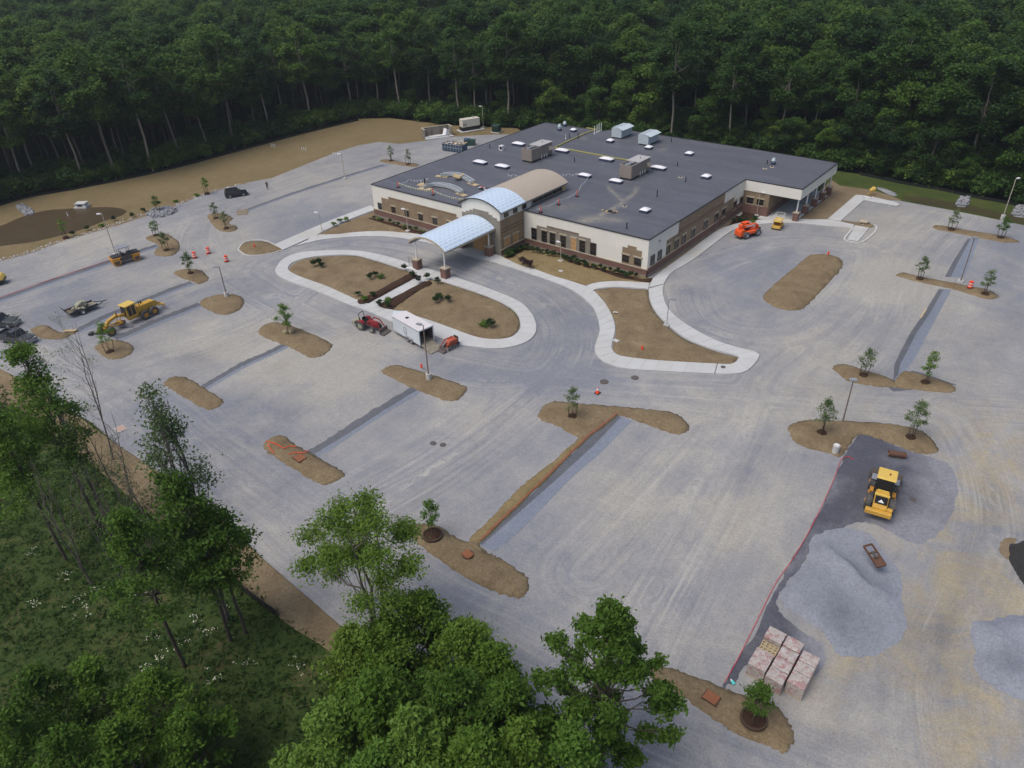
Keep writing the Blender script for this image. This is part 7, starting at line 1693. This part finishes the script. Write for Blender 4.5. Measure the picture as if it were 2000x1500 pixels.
Y = [(215,686,4.4,'staked young tree on the round bed below the grader front wheel','leaf_bright',.9,55,'stakes'),(372,533,3.5,'young tree on the bed below the leftmost orange drum','leaf_grey',.75,45,'stakes'),
 (305,459,2.6,'young tree at the back of the kidney-shaped bed by the roller','leaf_grey',.8,32,'stakes'),(325,488,3.4,'young tree at the front of the kidney-shaped bed by the roller','leaf_grey',.7,32,'stakes'),
 (422,426,3.0,'young tree at the rear of the forked bed by the wooden crate','leaf_grey',.7,26,'stakes'),(442,445,3.1,'young tree at the front of the forked bed by the wooden crate','leaf_grey',.6,22,'stakes'),
 (128,463,3.6,'staked young tree at the muddy pond bank','leaf_bright',.6,26,'stakes'),(308,410,2.8,'young tree on the stony bed by the seeded basin','leaf_bright',.7,34,'stakes'),(404,377,3.4,'young tree on the basin verge left of the black SUV','leaf_bright',.6,30,'stakes'),
 (563,650,4.3,'dense bright green balled tree on the bed left of the tractor','leaf_bright',.95,90,'ball'),(845,1046,4.2,'bright feathery young tree in a dark mulch ring behind the sparse round tree','leaf_bright',.65,60,'ring'),
 (1118,812,3.7,'staked young tree on the wide bed at the top of the long ridge','leaf_grey',.75,40,'stakes'),(1605,844,4.2,'staked young tree on the left end of the bed above the loader','leaf_grey',.85,60,'stakes'),(1779,853,4.4,'staked young tree on the right end of the bed above the loader','leaf_grey',.9,75,'stakes'),
 (1687,732,3.4,'staked young tree on the left half of the notched bed','leaf_grey',.85,45,'stakes'),(1808,746,4.1,'staked young tree on the right half of the notched bed','leaf_bright',.75,55,'stakes'),
 (1797,543,3.3,'staked young tree on the left of the thin bed with the orange drum','leaf_grey',.7,32,'stakes'),(1924,573,3.6,'staked young tree on the right of the thin bed with the orange drum','leaf_grey',.75,36,'stakes'),
 (1858,447,3.3,'staked young tree on the left of the bed nearest the grass margin','leaf_grey',.65,28,'stakes'),(1955,463,3.4,'staked young tree on the right of the bed nearest the grass margin','leaf_bright',.75,40,'stakes'),
 (1472,1405,3.9,'young tree in a raised brown ring at the tip of the lowest bed','leaf_near',.85,95,'ring'),(764,313,3.3,'young tree on the left of the far thin bed west of the building','leaf_grey',.65,24,'stakes'),(798,320,3.2,'young tree on the right of the far thin bed west of the building','leaf_grey',.5,18,'stakes')]
for a in Y: young(a[0],a[1],a[2],a[3],a[4],a[5],a[6],a[7], sz=.13 if a[1] < 600 else .11)
# ---- shrubs
SHM = []
for i in range(3):
    rs = np.random.default_rng(500+i); L = rlobes(rs, 6, 0, .35, .42, .35, .28, -.3); SHM.append(leaf_mesh('shrub_%d' % i, shell(L, 40, rs, .4), 8, .10, .10, ['leaf_shrub','leaf_shrub','leaf_near'][i], .4, .6, rs))
SHM.append(leaf_mesh('shrub_3', shell(rlobes(np.random.default_rng(9),6,0,.35,.45,.35,.28,-.3), 40), 8, .1, .10, 'leaf_purple', .4, .6))
def shrub(px, py, label, s=1.0, k=None, z=.3, group='small shrubs in the planting beds', pt=None):
    x, y = pt or W(px, py, z); o = link_mesh('shrub', SHM[random.randrange(3) if k is None else k], label=label, cat='shrub', group=group); s *= .84; o.location = (x,y,z); o.scale = (s,)*3; o.rotation_euler = (0,0,random.random()*6)
g1, g2, g3 = 'small dark shrub in the left oval bed', 'small dark shrub in the right oval bed', 'low green shrub in the mulch along the building front'
for px, py, s in ((612,520,1.5),(622,517,1.5),(628,521,1.2),(724,545,1.3),(733,540,1.3),(744,543,1.2)): shrub(px, py, g1, s)
for px, py in ((700,578),(712,586),(728,579)): shrub(px, py, 'small shrub at the foot of the left oval bed beside the cross path', 1.15)
for px, py in ((742,597),(757,589),(757,600)): shrub(px, py, 'small shrub at the foot of the right oval bed beside the cross path', 1.2)
for px, py, s in ((850,591,1.4),(857,585,1.5),(874,589,1.4),(945,637,1.5),(960,638,1.6)): shrub(px, py, g2, s)
for px, py in ((789,527),(805,540),(819,551),(834,545),(856,553)): shrub(px, py, 'sparse shrub at the canopy end of the oval beds', 1.3, 1)
for i in range(17): shrub(0,0,'low green shrub in the mulch along the west wing front', random.uniform(.7,1.15), None, .25, pt=(-108.2+i*1.42+random.uniform(-.3,.3), 90.7+random.uniform(-.3,.3)))
for i in range(34): shrub(0,0,g3+' of the east wing', random.uniform(.75,1.25), random.choice([0,1,1]), .25, pt=(-74.3+i*.66+random.uniform(-.25,.25), 95.4+random.uniform(-.5,.5)))
for i in range(9): shrub(0,0,'dark shrub in the mulch beside the entry block', random.uniform(.9,1.5), None, .25, pt=(-75.0+random.uniform(-.3,.4), 90.8+i*.55))
for px, py in ((1020,514),(1028,519),(1036,521)): shrub(px, py, 'purple-leaved shrub by the curved walk near the canopy', 1.4, 3)
for px, py in ((652,440),(664,433),(676,430)): shrub(px, py, 'bright small shrub along the walk at the west end', 1.1, 2)
for px, py in ((171,450),(200,443),(224,431),(260,424),(280,414),(345,396),(143,460),(384,384)): shrub(px, py, 'small green shrub along the stony verge of the basin', 1.2, None, -.05, 'small shrubs along the basin verge')
for i in range(10): shrub(0,0,'dark shrub in the mulch bed by the porch', random.uniform(.8,1.3), None, .2, pt=(-50.3+random.uniform(0,3.0), 126.5+random.uniform(0,5)))
# stones on the stony bed and the rip-rap patches
def stones(px, n, z, label):
    poly = WP(px); P = np.array(poly); x0,y0 = P.min(0); x1,y1 = P.max(0); Q = RNG.uniform([x0,y0],[x1,y1],(n*4,2)); Q = Q[inside(Q, poly)][:n]; m = B()
    for x, y in Q: s = random.uniform(.14,.36); m.blob((x,y,z+s*.3),(s,s*random.uniform(.6,1),s*.6),6,4)
    m.build('loose_stones', 'riprap', label=label, cat='stones', kind='stuff')
stones(BEDS['I19'][:0] or [(285,420),(300,409),(325,403),(345,409),(347,414),(325,423),(300,427)], 160, .2, 'loose pale stones on the stony bed by the basin')
stones([(30,401),(45,398),(62,409),(68,417),(52,421),(40,413)], 160, .0, 'grey rip-rap stones at the pond inlet')
stones([(1877,384),(1894,386),(1888,403),(1866,401)], 110, .1, 'grey rip-rap stones in the grass, left patch')
stones([(1986,402),(2006,404),(2010,424),(1976,420)], 110, .1, 'grey rip-rap stones in the grass at the right edge')
_sv = band(catmull(WP([(0,508),(60,492),(125,468),(200,447),(250,428),(350,399),(400,380),(480,358)]), 4, False), 1.6); _m = B()
for k in range(260):
    i = random.randrange(len(_sv)//2-1); a = _sv[i]; b_ = _sv[len(_sv)-1-i]; u = random.random(); s = random.uniform(.08,.2); _m.blob((a[0]+(b_[0]-a[0])*u, a[1]+(b_[1]-a[1])*u+random.uniform(-2,2)*.4, .05),(s,s,s*.6),5,3)
_m.build('loose_stones', 'concrete_base', label='loose pale stones along the verge between lot and basin', cat='stones', kind='stuff')

# ---- light summer haze over the woods
def haze():
    b = B(); b.box(-1480, 780, -680, 1580, -2.0, 62.0); o = b.build('haze', 'cream', kind='stuff'); o.data.materials.clear()
    m = bpy.data.materials.new('haze_air'); m.use_nodes = True; t = m.node_tree; t.nodes.clear()
    out = t.nodes.new('ShaderNodeOutputMaterial'); v = t.nodes.new('ShaderNodeVolumePrincipled')
    v.inputs['Color'].default_value = (0.80,0.88,0.95,1); v.inputs['Density'].default_value = 0.00018; v.inputs['Anisotropy'].default_value = 0.2
    t.links.new(v.outputs[0], out.inputs['Volume']); o.data.materials.append(m)
    setp(o, 'thin pale summer haze hanging over the site and woods', 'haze')
haze()
